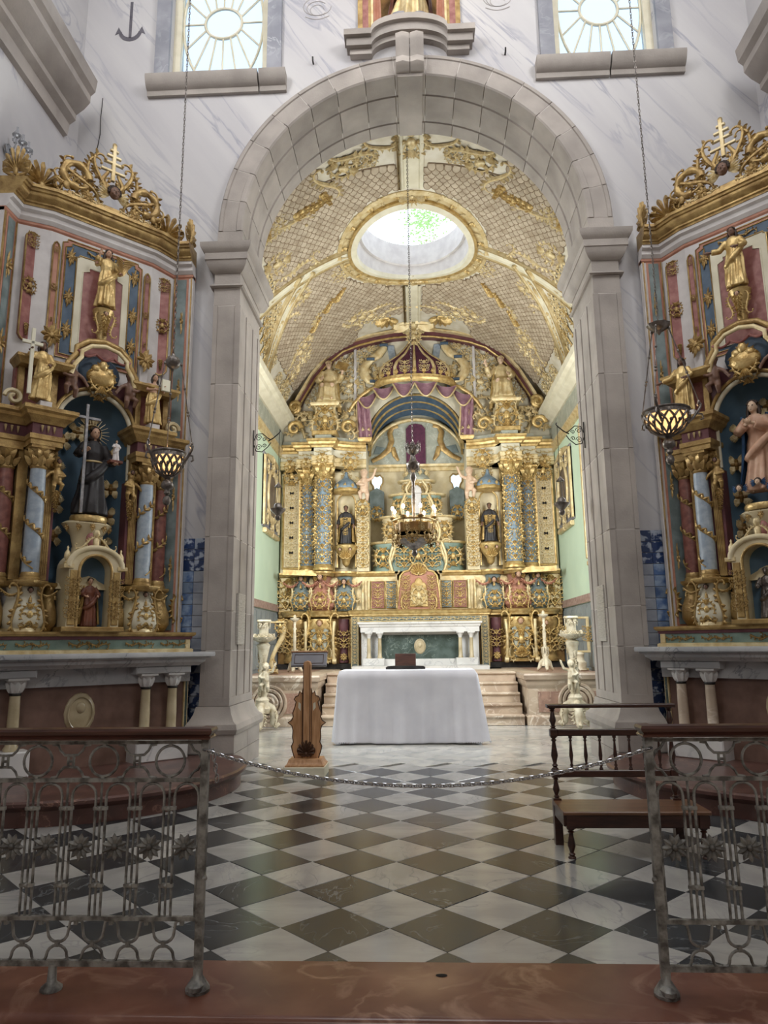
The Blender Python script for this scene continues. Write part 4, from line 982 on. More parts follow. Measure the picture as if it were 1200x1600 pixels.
# ---- main stage: pilasters, columns, niches
def op(): m = MB(); m.box(2.76,3.26,16.5,16.95,3.09,5.5); m.box(2.8,3.2,16.46,16.5,3.2,5.4); return m
pair(op,'outer_pilaster','cream')
def bk(): m = MB(); m.box(1.3,2.78,16.62,16.95,3.09,5.6); return m
pair(bk,'stage_wall','cream')
for s in (-1,1):
    m = MB()
    for x in (2.8,3.2): m.tube([(s*x,16.46,3.2),(s*x,16.46,5.4)],.03,6)
    m.tube([(s*2.8,16.46,3.2),(s*3.2,16.46,3.2)],.03,6); rb(m,'pilaster_fillet','gold',60)
    for k in range(6):
        ro('arabesque',s*3.0,16.45,3.4+.36*k,.34,'goldlt')
        h = MB(); h.ell((s*3.0,16.455,3.58+.36*k),(.05,.012,.07+.02*(k%2)),8,5); rb(h,'dark_opening','hole',60)
    ro('cartouche',s*3.0,16.4,5.42,.42,'gold')
    # columns
    for cx, cy, r, z0, z1, nm in ((2.6,16.4,.165,3.1,5.52,'back'),(2.19,16.12,.185,3.1,5.6,'front')):
        e = MB(); e.lathe([(r*1.3,z0),(r*1.3,z0+.05),(r*1.15,z0+.07),(r*1.2,z0+.1),(r*1.02,z0+.14)],18,(s*cx,cy,0)); rb(e,'column_base','gold',45)
        e = MB(); e.lathe([(r*.98,z0+.14),(r,z0+.6),(r*.98,z0+1.2),(r*.9,z1-.36)],22,(s*cx,cy,0)); col_ = rb(e,'column_shaft','blue',60)
        e = MB(); e.lathe([(r*.9,z1-.36),(r*1.0,z1-.33),(r*.92,z1-.3),(r*1.0,z1-.15),(r*1.35,z1-.04)],18,(s*cx,cy,0)); e.box(s*cx-r*1.35,s*cx+r*1.35,cy-r*1.35,cy+r*1.35,z1-.04,z1); rb(e,'capital_bell','gold',45)
        key = ('wrap',round(r,3))
        if key not in _cache:
            wm = MB(); base = o_arab(); H_ = z1-z0-.5; U = .42
            for ring_ in range(5):
                for q_ in range(3):
                    ang0 = q_*2*pi/3+(ring_%2)*pi/3
                    wm.join(MB().add([( (r*1.0+(-y)*.55)*sin(ang0+x*U/r), -(r*1.0+(-y)*.55)*cos(ang0+x*U/r), z*.46+.3+ring_*.44) for x,y,z in base.v], base.f))
            cap_ = MB()
            for tier, (zz, rr_, hh) in enumerate(((H_+.17,1.0,.16),(H_+.27,1.08,.14))):
                for q_ in range(9):
                    a = q_*2*pi/9+tier*.35; lf = MB(); leaf(lf,0,0,pi/2,hh,.06,.06,0)
                    cap_.join(MB().add([((r*rr_-y*1.1+ .25*max(0,z)**2/hh)*sin(a+x/r), -(r*rr_-y*1.1+.25*max(0,z)**2/hh)*cos(a+x/r), z+zz) for x,y,z in lf.v], lf.f))
            for q_ in range(4):
                a = pi/4+q_*pi/2; vo = MB(); vo.tube([(r*1.25*sin(a)+.045*cos(t)*sin(a),-(r*1.25)*cos(a)-.045*cos(t)*cos(a),H_+.42+.045*sin(t)) for t in [i*.7 for i in range(9)]],[.025]*9,5); cap_.join(vo)
            _cache[key] = (wm.mesh('gilt_foliage','gold',50), cap_.mesh('capital_leaves','gold',50))
        g1, g2 = _cache[key]
        obj('gilt_foliage',g1,RET,(s*cx,cy-rl[1],z0+.1-PT)); obj('capital_leaves',g2,RET,(s*cx,cy-rl[1],z0+.12-PT+(.0)))
    for x in (2.42,1.98,2.79):
        m = MB(); m.box(*sorted((s*x-.022,s*x+.022)),16.38,16.7,3.1,5.55); rb(m,'gilt_strip','gold',0)
    # niche bay with canopy, bracket
    nx = 1.68
    m = MB(); ou = [(s*nx+.3*c_,z) for c_,z in ((-1,3.15),(1,3.15),(1,5.45),(-1,5.45))]
    arcn = [(s*nx+.215*cos(a),4.75+.22*sin(a)) for a in [radians(180-20*i) for i in range(10)]]
    m.prism([(s*nx-.3,3.2),(s*nx-.215,3.2)]+arcn+[(s*nx+.215,3.2),(s*nx+.3,3.2),(s*nx+.3,5.5),(s*nx-.3,5.5)],16.42,16.6,.008); rb(m,'niche_surround','cream')
    m = MB(); m.tube([(s*nx-.215,16.42,3.2)]+[(x,16.42,z) for x,z in arcn]+[(s*nx+.215,16.42,3.2)],.02,6); rb(m,'niche_moulding','gold',60)
    m = MB(); m.lathe([(.215,3.2),(.215,4.75),(.17,4.9),(.08,4.97),(.0,4.98)],14,(s*nx,16.5,0),1,.5,0,pi); rb(m,'niche_shell','cream',60)
    m = MB(); m.lathe([(.3,5.0),(.32,5.06),(.3,5.12),(.24,5.2),(.15,5.27),(.07,5.33),(.03,5.42),(.035,5.46),(.0,5.5)],16,(s*nx,16.36,0),wob=lambda a,z: 1+.05*cos(8*a)); rb(m,'canopy_dome','blue',60)
    m = MB(); m.lathe([(.29,4.94),(.33,4.97),(.33,5.03),(.3,5.06)],16,(s*nx,16.36,0)); rb(m,'canopy_rim','gold',50)
    for q_ in range(5): a = radians(20+35*q_); ro('fleuron',s*nx-.31*cos(a),16.36-.31*sin(a),5.1,.12)
    m = MB(); m.lathe([(.02,3.2),(.08,3.26),(.1,3.36),(.2,3.5),(.26,3.62),(.27,3.68),(.22,3.72)],16,(s*nx,16.34,0)); rb(m,'statue_bracket','gold',50)
    cherub(RET,s*nx-.12,16.1-rl[1],3.58-PT,.075,'flesh','hair'); cherub(RET,s*nx+.12,16.1-rl[1],3.58-PT,.075,'flesh','hair')
    ro('shell',s*nx,16.1,3.35,.22); ro('arabesque',s*nx+.0,16.4,5.4,.3)
    # term pilaster with a winged figure at the edge of the opening
    m = MB(); m.box(*sorted((s*1.14,s*1.42)),16.3,16.9,3.09,4.7); rb(m,'term_pilaster','cream')
    for k in range(4): ro('arabesque',s*1.28,16.28,3.35+.37*k,.36); ro('c_scroll',s*(1.28-.13),16.26,3.4+.37*k,.24,'goldlt',0,s > 0)
    ro('cartouche',s*1.28,16.24,4.6,.36)
    putto('winged_atlas',RET,(s*1.24,16.22-rl[1],4.72-PT),.78,'fleshpale',0,-s)
    orn('wing',RET,s*1.3,16.3-rl[1],5.2-PT,.3,'goldlt',flip=s < 0)
# ---- entablature with forward breaks over the columns
P3 = [(-3.28,16.42),(-2.83,16.42),(-2.83,16.2),(-2.42,16.2),(-2.42,15.9),(-1.96,15.9),(-1.94,16.12)]+[(-1.94+.74*t, 16.12+.22*sin(pi*t*.5)) for t in (.2,.4,.6,.8,1.)]
def ent(prof, name, mt):
    m = MB(); m.sweep(P3, prof); n = sym(m); rb(m,name,mt,30); rb(n,name,mt,30)
ent([(-.7,5.58),(0,5.58),(0,5.66),(.02,5.67),(.02,5.76),(.04,5.78),(-.7,5.79)],'architrave','goldlt')
ent([(-.7,5.79),(-.02,5.79),(-.02,5.98),(-.7,5.98)],'frieze','creampale')
ent([(-.7,5.98),(.02,5.98),(.04,6.02),(.09,6.05),(.1,6.1),(.13,6.12),(.13,6.17),(-.7,6.18)],'cornice','gold')
ent([(-.7,6.18),(-.04,6.18),(-.04,6.3),(-.7,6.3)],'blocking_course','sage')
for s in (-1,1):
    for x,y in ((3.05,16.41),(2.62,16.19),(2.19,15.89)): ro('frieze_scroll',s*x,y,5.88,.36,'goldlt')
    ro('frieze_scroll',s*1.55,16.2,5.88,.5,'goldlt'); ro('cartouche',s*1.55,16.1,5.68,.42); ro('cartouche',s*2.19,15.88,5.68,.3); ro('cartouche',s*2.62,16.18,5.66,.28); ro('cartouche',s*3.05,16.4,5.66,.3)
# ---- attic: tympanum, arched band, canopy
def halfring(w_, z0, h, n=16): return [(w_*cos(pi*i/n*.5), z0+h*sin(pi*i/n*.5)) for i in range(n+1)]
big = [(3.0,7.1),(2.9,7.35),(2.54,7.98),(2.2,8.4),(1.85,8.7),(1.45,8.86),(.99,8.97),(.5,9.05),(0,9.08)]
inn = [(x*.955,7.05+(z-7.05)*.93) for x,z in big]
for s in (-1,1):
    op_ = [(s*x,z) for x,z in halfring(1.235,6.2,1.32)]
    m = MB(); m.prism([(s*1.235,6.2)]+op_+[(0,9.0)]+[(s*x,z) for x,z in inn[::-1]]+[(s*3.26,7.0),(s*3.26,6.2)],16.62,16.95); rb(m,'tympanum','creampale',0)
    m = MB(); m.ring([(s*x,z) for x,z in big],[(s*x*.985,z-.05) for x,z in big],16.25,16.7,False); rb(m,'pediment_rim','goldlt',30)
    m = MB(); m.ring([(s*x*.985,z-.05) for x,z in big],[(s*x*.955,7.05+(z-7.05)*.93-.02) for x,z in big],16.36,16.7,False); rb(m,'pediment_band','wine',30)
    m = MB(); m.tube([(s*x*.953,16.36,7.05+(z-7.05)*.93-.03) for x,z in big],.028,6); rb(m,'pediment_inner_fillet','gold',60)
    m = MB(); m.tube([(s*2.93-s*.15*(1-t)*cos(9*t+.4),16.24,7.1+.15*(1-t)*sin(9*t+.4)) for t in [i/24 for i in range(25)]],[.05*(1-.6*i/24) for i in range(25)],7); m.ell((s*2.93,16.3,7.1),(.16,.06,.16),14,6); rb(m,'pediment_volute','gold',60)
    m = MB(); m.box(*sorted((s*2.5,s*3.26)),16.4,16.7,6.95,7.05,.015); rb(m,'attic_ledge','goldlt')
    m = MB(); m.box(*sorted((s*1.44,s*1.5)),16.55,16.65,7.3,8.75); rb(m,'white_pilaster_strip','white',0)
    # attic pedestal under the seated figure
    m = MB(); m.box(*sorted((s*1.86,s*2.46)),15.95,16.6,6.3,6.42,.02); rb(m,'pedestal_base','gold')
    zs = [6.42+.66*t for t in (0,.1,.3,.6,.85,1)]; rb(bombe(s*2.16,16.5,zs,[.27*k for k in (1,.85,.8,.95,1.05,1.)],[.4*k for k in (1,.85,.75,.9,1.05,1.)]),'seat_pedestal','cream')
    m = MB(); m.sweep([(s*2.16-.3,16.5),(s*2.16-.3,16.06),(s*2.16+.3,16.06),(s*2.16+.3,16.5)],[(-.3,7.06),(.02,7.06),(.05,7.1),(.05,7.14),(-.3,7.14)]); rb(m,'pedestal_cap','goldlt')
    ro('cartouche',s*2.16,16.08,6.72,.55); ro('shell',s*2.16,16.06,6.98,.3); ro('leaf_drop',s*2.16,16.02,6.6,.4)
    for q_ in (-1,1): ro('s_scroll',s*2.16+q_*.26,16.1,6.75,.5,'goldlt',0,q_ > 0)
    # broken pediment scrolls beside the pedestal, acanthus everywhere
    for k,(x,z,sz) in enumerate(((2.75,6.55,.6),(3.05,6.7,.5),(1.72,6.6,.55),(1.5,6.85,.6),(1.38,6.5,.45),(2.7,6.8,.4))): ro('cartouche' if k%2 else 's_scroll',s*x,16.5-.1*(k%3),z,sz,'goldlt',.4*k,s < 0)
    for x, z in ((2.9,6.42),(1.62,6.42)):
        m = MB(); m.tube([(s*x+.17*(1-.7*t)*cos(7*t),16.1+.03*t,z+.1+.17*(1-.7*t)*sin(7*t)) for t in [i/20 for i in range(21)]],[.06*(1-.6*i/20) for i in range(21)],7); rb(m,'broken_scroll','gold',60)
    for k,(x,z,sz,r) in enumerate(((1.75,8.2,.6,.3),(1.62,7.75,.5,1.2),(1.7,7.35,.5,2.),(1.2,8.55,.55,.6),(1.15,8.1,.5,1.9),(1.25,7.72,.45,.2),(2.55,7.45,.45,.9),(2.45,7.9,.35,1.4),(2.0,8.35,.35,.7),(1.0,8.75,.35,1.8),(.85,7.55,.3,.5),(1.62,8.5,.3,1.))): ro('arabesque' if k%3 == 0 else ('cartouche' if k%3 == 1 else 's_scroll'),s*x,16.58,z,sz,'goldlt',r*s,s < 0)
    # great S-scroll brackets either side of the crown
    m = MB(); pts = [(s*(1.05+.3*cos(t)),16.55,8.2+.42*sin(t)) for t in [radians(100-14*i) for i in range(15)]]
    pts = [(s*x,16.52,z) for x,z in ((.72,8.82),(.78,8.66),(.9,8.5),(1.1,8.38),(1.24,8.2),(1.24,8.0),(1.12,7.84),(.98,7.78))]
    m.tube(pts,[.09,.1,.11,.1,.11,.12,.1,.07],8,flat=.5,axis=(0,1,0)); rb(m,'bracket_scroll','goldlt',60)
    for x,z in ((.75,8.74),(1.08,8.38),(1.0,7.8),(.9,7.66)):
        m = MB(); m.box(s*x-.1,s*x+.1,16.42,16.55,z-.03,z+.03,.01); rb(m,'blue_tie','navyframe')
    m = MB(); m.prism([(s*x,z) for x,z in ((.5,8.78),(.68,8.8),(.62,8.4),(.5,8.15),(.42,8.3))],16.58,16.62,.01); rb(m,'blue_inset','skyblue')
# soffit of the opening: barrel with two gilt ribs
m = MB(); n = 28; vs = []
for i in range(n+1):
    a = pi*i/n; vs += [(-1.2*cos(a),16.58,6.2+1.29*sin(a)),(-1.2*cos(a),17.3,6.2+1.1*sin(a)-.12)]
m.add(vs,[(2*i,2*i+1,2*i+3,2*i+2) for i in range(n)]); rb(m,'opening_soffit','navyframe',60)
for y, k in ((16.6,1.0),(16.85,.985),(17.1,.97)):
    m = MB(); m.tube([(-1.19*k*cos(pi*i/n),y,6.2+1.27*k*sin(pi*i/n)-(y-16.6)*.28) for i in range(n+1)],.03,6); rb(m,'soffit_rib','gold',60)
for s in (-1,1):
    m = MB(); m.box(*sorted((s*1.2,s*1.32)),16.6,17.5,3.1,6.2); rb(m,'opening_jamb','creampale',0)
def rbz(m,name,mt='gold',sm=38): return rb(m.xf(lambda x,y,z:(x*1.06,y,1.4+(z-1.4)*1.06)),name,mt,sm)
# lunette at the back of the opening
m = MB(); m.prism([(-1.2,5.62)]+[(-1.2*cos(pi*i/20),5.62+1.12*sin(pi*i/20)) for i in range(21)]+[(1.2,5.62)],17.32,17.5); rbz(m,'lunette','sage',0)
m = MB(); m.tube([(-1.18*cos(pi*i/20),17.3,5.64+1.1*sin(pi*i/20)) for i in range(21)],.05,7); rbz(m,'lunette_moulding','goldlt',60)
for s in (-1,1):
    m = MB(); pts = [(s*x,17.29,z) for x,z in ((.42,6.58),(.56,6.55),(.62,6.4),(.58,6.2),(.66,5.98),(.85,5.82),(1.05,5.72))]; m.tube(pts,[.05,.06,.065,.07,.07,.06,.05],7,flat=.5,axis=(0,1,0)); rbz(m,'lunette_scroll','golddk',60)
    m = MB(); m.tube([(s*.56,17.29,6.05),(s*.5,17.29,5.85),(s*.42,17.29,5.72)],[.06,.06,.03],7,flat=.5,axis=(0,1,0)); rbz(m,'lunette_scroll','golddk',60)
    m = MB(); m.prism([(s*x,z) for x,z in ((.72,6.05),(.95,6.1),(1.02,5.9),(.85,5.9))],17.3,17.33,.008); rbz(m,'lunette_inset','slate')
m = MB(); m.prism([(-.23,5.62),(.23,5.62),(.23,6.5),(.15,6.6),(0,6.63),(-.15,6.6),(-.23,6.5)],17.27,17.34); rbz(m,'purple_curtain','purple',0)
m = MB(); m.sweep([(-1.2,17.34),(1.2,17.34)],[(0,5.46),(.04,5.46),(.04,5.54),(.09,5.57),(.1,5.62),(0,5.64)]); rbz(m,'lunette_cornice','goldlt',30)
m = MB(); m.box(-1.2,1.2,17.36,17.55,3.1,5.5); rbz(m,'opening_back_wall','cream',0)
for s in (-1,1):
    x = s*.94; m = MB(); m.prism([(x+a,z) for a,z in ((0,4.98),(.05,5.02),(.07,5.12),(.12,5.2),(.12,5.3),(.07,5.36),(0,5.33),(-.07,5.36),(-.12,5.3),(-.12,5.2),(-.07,5.12),(-.05,5.02))],17.34,17.36)
    rbz(m,'daylight_opening',M('small_window_daylight',(.7,.85,1,1),emit=(.6,.79,1,1),estr=1.35),0)
    m = MB(); m.tube([(x+a,17.34,z) for a,z in ((0,4.96),(.07,5.02),(.09,5.12),(.14,5.2),(.14,5.32),(.07,5.39),(0,5.36),(-.07,5.39),(-.14,5.32),(-.14,5.2),(-.09,5.12),(-.07,5.02))],.02,6,True); rbz(m,'opening_rim','golddk',60)
    m = MB(); m.prism([(x-.17,4.3),(x+.17,4.3),(x+.17,4.95),(x,5.05),(x-.17,4.95)],17.2,17.36); rbz(m,'blue_drape_panel','slate',0); ro('cartouche',x*1.06,17.18,4.6,.36)
# crown canopy
m = MB(); cz = 16.5; dp = [(.92,7.74),(.94,7.84),(.93,7.98),(.84,8.12),(.66,8.26),(.46,8.4),(.32,8.54),(.2,8.68),(.12,8.8),(.06,8.92)]
m.lathe(dp,30,(0,cz,0),1,.55,pi,2*pi,wob=lambda a,z: 1+.02*cos(10*a)); rb(m,'crown_dome','purple',60)
for i in range(7):
    a = pi+pi*i/6; m = MB(); m.tube([(r*1.01*cos(a),cz+r*1.01*.55*sin(a),z) for r,z in dp],[.045,.045,.042,.04,.036,.032,.028,.024,.02,.016],7); rb(m,'crown_rib','goldlt',60)
    if i < 6:
        b = a+pi/12; ro('arabesque',.9*cos(b),cz+.9*.55*sin(b)-.04,7.98,.3,'goldlt')
m = MB(); m.lathe([(.9,7.58),(1.0,7.62),(1.02,7.68),(.95,7.7),(.97,7.76),(.9,7.78)],30,(0,cz,0),1,.6,pi,2*pi); rb(m,'crown_ring','gold',50)
for i in range(13):
    a = pi+pi*(i+.5)/13; ro('fleuron',.95*cos(a),cz+.58*sin(a),7.84,.17,'gold')
m = MB(); m.lathe([(.14,8.86),(.2,8.9),(.2,8.96),(.28,9.02),(.3,9.1)],14,(0,16.4,0),1,.8); rb(m,'crown_finial','goldlt',50); ro('cartouche',0,16.2,8.82,.4,'goldlt')
# drapery hung from the crown
def swag(x0,z0,x1,z1,d,y,name='swag'):
    m = MB(); nf = 7
    def fn(u,v):
        x = x0+(x1-x0)*u; zt = z0+(z1-z0)*u; sag = sin(pi*u); t = v
        return (x, y-.08*sag-.035*sin(v*nf*2*pi)*sag-.02, zt-.04-sag*d*(.25+.75*t)-(1-sag)*.06*t)
    m.grid(fn,18,28); o = rb(m,name,'mauve',60)
    m = MB(); m.tube([(lambda p:(p[0],p[1]-.01,p[2]))(fn(i/18,1)) for i in range(19)],.022,6); rb(m,'swag_hem','goldlt',60,o)
swag(-1.0,7.6,-.5,7.64,.36,16.28); swag(.5,7.64,1.0,7.6,.36,16.28); swag(-.52,7.66,0,7.68,.42,16.1); swag(0,7.68,.52,7.66,.42,16.1); swag(-1.38,7.4,-.88,7.6,.4,16.4); swag(.88,7.6,1.38,7.4,.4,16.4)
for s in (-1,1):
    m = MB()
    def fn(u,v):
        w_ = .2+.12*v*(1-.6*v); x = s*(1.28+(u-.5)*2*w_*.7-.06*v); return (x,16.42-.06*sin(u*5*pi+v*2)-.05*v, 7.36-1.05*v-.1*abs(sin(v*9))*.4*(1-u))
    m.grid(fn,20,20); rb(m,'falling_curtain','mauve',60)
    m = MB(); m.tube([fn(1 if s < 0 else 0,i/14) for i in range(15)],.025,6); rb(m,'curtain_hem','goldlt',60)
    m = MB(); m.sweep([(s*1.22-.14,16.6),(s*1.22-.14,16.25),(s*1.22+.14,16.25),(s*1.22+.14,16.6)],[(-.2,6.2),(.0,6.2),(.03,6.26),(.03,6.3),(-.2,6.3)]); rb(m,'curtain_bracket','gold')
    m = MB(); m.tube([(s*x,16.4,z) for x,z in ((.9,7.62),(1.1,7.56),(1.3,7.42),(1.5,7.2),(1.62,7.0))],[.05,.05,.05,.045,.04],7); rb(m,'crown_side_moulding','gold',60)
# ---- stepped throne inside the opening
tl = (0,16.95,3.1); TH_ = E('exposition_throne', tl, 'stepped green and gold throne rising inside the retable opening', 'throne')
def tb(m,name,mt='goldlt',sm=45): return at(m,tl).build(name,mt,TH_,sm)
def to(kind,x,y,z,s,mat='gold',rot=0.,flip=False): return orn(kind,TH_,x-tl[0],y-tl[1],z-tl[2],s,mat,rot,flip)
for (w0,w1,z0,z1,d,mt,y) in ((1.1,1.14,3.1,3.78,.5,'teal',17.0),(.86,.92,3.8,4.42,.42,'cream',17.05),(.6,.68,4.45,4.98,.34,'teal',17.08),(.36,.44,5.0,5.34,.26,'cream',17.1)):
    zs = [z0+(z1-z0)*t for t in (0,.12,.4,.75,.92,1)]
    tb(bombe(0,y,zs,[w0*k for k in (1.02,1.,.9,.92,1.,1.)],[d*k for k in (1.02,1,.88,.92,1.02,1.02)],20,.55),'throne_tier',mt)
    pth = [(-w1*math.copysign(abs(cos(pi*i/20))**.55,cos(pi*i/20)), y-d*1.02*sin(pi*i/20)**.55) for i in range(21)]
    m = MB(); m.sweep(pth,[(-.1,z1-.02),(.0,z1-.02),(.03,z1),(.04,z1+.03),(-.1,z1+.04)]); tb(m,'tier_cornice','goldlt')
    for s in (-1,1):
        zc_ = (z0+z1)/2; hh = z1-z0
        to('c_scroll',s*w0*.92,y-d*.6,zc_,hh*.8,'goldlt',0,s < 0); to('s_scroll',s*w0*.55,y-d*.98,zc_,hh*.9,'goldlt',0,s > 0); to('cartouche',s*w0*.75,y-d*.9,zc_,hh*.62); to('arabesque',s*w0*.3,y-d*1.02,zc_,hh*.75)
        m = MB(); m.tube([(s*(w0*.55+.06*sin(4*t)),y-d*1.0-.02,z0+(z1-z0)*t) for t in [i/8 for i in range(9)]],[.035]*9,7); tb(m,'scroll_rib','goldlt',60)
    to('cartouche',0,y-d*1.06,(z0+z1)/2,(z1-z0)*.7)
for s in (-1,1):
    cherub(TH_,s*.46,16.5-tl[1],3.72-tl[2],.1,'fleshpale','bronze')
    m = MB(); m.ell((s*.62,16.6,3.5),(.1,.04,.13),10,6); tb(m,'dark_opening','hole',60)
m = MB(); m.box(-.1,.1,16.66,16.75,4.5,5.0,.01); m.prism([(-.12,5.0),(.12,5.0),(.1,5.12),(0,5.2),(-.1,5.12)],16.64,16.75,.01); tb(m,'white_shrine','white')
m = MB(); m.lathe([(.3,5.36),(.33,5.42),(.3,5.5),(.22,5.56),(.26,5.62),(.2,5.68)],16,(0,17.1,0)); tb(m,'crown_pedestal','sage',45)
for i in range(10): a = 2*pi*i/10; to('fleuron',.3*cos(a),17.1+.3*sin(a),5.56,.16,'goldlt')
# seated figures, niche knights
for s, nm in ((-1,'left'),(1,'right')):
    figure('seated_saint', 1.42, (s*2.1,16.3,6.86), 'gilded seated saint on the %s shoulder of the high altar pediment' % nm, robe='goldlt', fl='fleshpale', hr='goldlt', seated=True,
           armL=((.2,-.06,.62),(.25,-.17,.72)) if s < 0 else ((.19,-.05,.62),(.1,-.18,.62)), armR=((-.19,-.05,.62),(-.1,-.18,.62)) if s < 0 else ((-.22,-.06,.64),(-.27,-.16,.8)), mantle='gold', seed=3+s, cat='statue', group='seated saints of the pediment')
    kn = figure('niche_knight', .92, (s*1.68,16.28,3.72), 'small dark figure in a gold-trimmed tabard in the %s niche of the high altar' % nm, robe='black', fl='fleshdk', hr='hair', hem=.14, seed=8+s, mantle='golddk', armL=((.17,-.03,.64),(.2,-.08,.48)), armR=((-.17,-.03,.64),(-.2,-.08,.48)), group='niche figures of the high altar')
    [orn('arabesque',kn,0,-.112,z,.15,'gold',sy=.2) for z in (.28,.42,.56)]; [orn('leaf_drop',kn,q*.09,-.09,.62,.3,'gold',sy=.25) for q in (-1,1)]
bk_ = MB(); bk_.box(-.14,.14,-.02,.02,-.1,.1); 
ob = obj('open_book', bk_.mesh('open_book','golddk',0), None, (-1.74,15.98,8.02), (radians(-20),radians(20),0)); tag(ob,'brown book held up by the left seated saint','book')
# ================================================================== SIDE ALTARS (one on each splayed corner)
BP = [(-1.12,.12),(-.94,.30),(-.6,.2),(.6,.2),(.94,.30),(1.12,.12)]
def side_altar(s, nm):
    base = (s*3.57,7.43,0); rz = -s*pi/4; c, sn = cos(rz), sin(rz)
    W = lambda x,y,z: (base[0]+x*c-y*sn, base[1]+x*sn+y*c, z)
    # curved red step
    stp = MB(); cx, cy, R_ = s*3.45, 7.38, 1.62
    stp.lathe([(R_-.06,0),(R_-.06,.12),(R_-.03,.14),(R_,.165),(R_,.19),(R_-.02,.205),(R_-.3,.206),(R_-.32,.2),(.0,.2)],64,(cx,cy,0))
    stp.v = [(max(-4.64,min(4.64,x)),min(y,8.23 if abs(x) < 2.74 else 8.49),z) for x,y,z in stp.v]
    so = at(stp,(cx,cy,0)).build('curved_altar_step','reddark',None,35); so.location = (cx,cy,0); tag(so,'round dark red marble step under the %s side altar' % nm,'step')
    # ---------------- marble altar table
    tl_ = (base[0],base[1],.2); T_ = E('side_altar_table', tl_, 'grey marble altar table with red-brown panel, %s side of the arch' % nm, 'altar', rz)
    def tbuild(m,name,mt,sm=30,par=None): return m.xf(lambda x,y,z:(x,y,z-.2)).build(name,mt,par or T_,sm)
    m = MB(); m.box(-1.18,1.18,.0,.22,.2,1.05); tbuild(m,'body','redpanel',0)
    m = MB(); m.box(-1.2,1.2,-.06,.2,1.02,1.2); tbuild(m,'frieze','gmarble',0)
    m = MB(); m.sweep([(-1.22,.14),(-1.22,-.22),(1.22,-.22),(1.22,.14)],[(-.36,1.2),(0,1.2),(.02,1.22),(.05,1.24),(.06,1.27),(.1,1.285),(.1,1.3),(.13,1.3),(.135,1.325),(.13,1.35),(-.36,1.35)]); tbuild(m,'slab','gmarble')
    m = MB(); m.ell((.0,-.0,.74),(.16,.035,.21),24,8); me_ = tbuild(m,'oval_medallion','cream_marble',60)
    m = MB(); m.tube([(.125*cos(t),-.03,.54+.165*sin(t)) for t in [i*pi/14 for i in range(28)]],.008,5,True); m.ell((0,-.035,.6),(.05,.02,.06),8,5); m.build('medallion_relief','cream_marble',me_,60)
    for q_ in (-1,1):
        m = MB(); m.box(*sorted((q_*.5,q_*1.14)),-.2,.1,1.12,1.2,.01); tbuild(m,'abacus_block','gmarble')
        m = MB(); m.box(*sorted((q_*.52,q_*1.12)),-.24,.1,.2,.44,.012); tbuild(m,'column_plinth','wmarble')
        for x in (.66,.97):
            m = MB(); m.lathe([(.07,.44),(.075,.46),(.055,.49),(.054,.7),(.048,.96)],16,(q_*x,-.1,0)); tbuild(m,'column_shaft','cream_marble' if s < 0 else 'beige',50)
            m = MB(); m.lathe([(.05,.955),(.056,.96),(.056,.975),(.05,.98)],16,(q_*x,-.1,0)); tbuild(m,'neck_ring','blackiron',50)
            m = MB(); m.lathe([(.05,.98),(.055,1.0),(.065,1.06),(.09,1.1)],16,(q_*x,-.1,0)); m.box(q_*x-.095,q_*x+.095,-.195,-.005,1.1,1.12)
            for k in range(8):
                a = k*pi/4; lf = MB(); leaf(lf,0,0,pi/2,.1,.03,.025,0); m.join(MB().add([(q_*x+(.055-y+2*z*z)*sin(a+u/.06),-.1-(.055-y+2*z*z)*cos(a+u/.06),z+.985) for u,y,z in lf.v],lf.f))
            tbuild(m,'capital','wmarble',45)
        m = MB(); m.box(*sorted((q_*1.15,q_*1.2)),-.03,.1,.2,1.1,.004); tbuild(m,'gilt_edge_strip','goldlt')
        m = MB(); m.box(*sorted((q_*1.162,q_*1.188)),-.033,.0,.22,1.08); tbuild(m,'green_edge_inlay','greenmarble',0)
    # ---------------- gilded retable on the table
    rl_ = (base[0],base[1],1.35); R = E('side_retable', rl_, 'white, blue and gilt carved retable standing on the %s side altar' % nm, 'retable', rz)
    Z0 = 1.35
    def b(m,name,mt='golddk',sm=38,par=None): return m.xf(lambda x,y,z:(x,y,z-Z0)).build(name,mt,par or R,sm)
    def o(kind,x,y,z,sz,mat='golddk',rot=0.,flip=False,s2=None,rzz=0.): return orn(kind,R,x,y,z-Z0,sz,mat,rot,flip,s2,rzz)
    def sw(path,prof,name,mt,sm=30): m = MB(); m.sweep(path,prof); return b(m,name,mt,sm)
    # predella
    PP = [(-1.16,.26),(-1.16,-.1),(1.16,-.1),(1.16,.26)]
    sw(PP,[(-.3,1.35),(.03,1.35),(.03,1.38),(.01,1.39),(-.3,1.39)],'predella_base','goldlt'); sw(PP,[(-.3,1.39),(0,1.39),(0,1.49),(-.3,1.49)],'predella_frieze','teal')
    sw(PP,[(-.3,1.49),(.01,1.49),(.02,1.51),(.02,1.525),(-.3,1.525)],'predella_red_moulding','wine'); sw(PP,[(-.3,1.525),(.03,1.525),(.05,1.545),(.05,1.57),(-.3,1.57)],'predella_top','golddk')
    for x in (-.95,-.55,0,.55,.95): o('frieze_scroll',x,-.105,1.44,.3 if x else .4,'golddk')
    for q_ in (-1,1): m = MB(); m.box(*sorted((q_*1.1,q_*1.16)),-.115,-.09,1.39,1.49,.005); b(m,'predella_end_block','goldlt')
    # backing wall
    for pth in (BP[:3],BP[3:]): sw(pth,[(-.08,1.57),(0,1.57),(0,6.14),(-.08,6.14)],'side_board','white',0)
    m = MB(); m.box(-.6,.6,.2,.28,4.35,6.14); b(m,'upper_board','white',0)
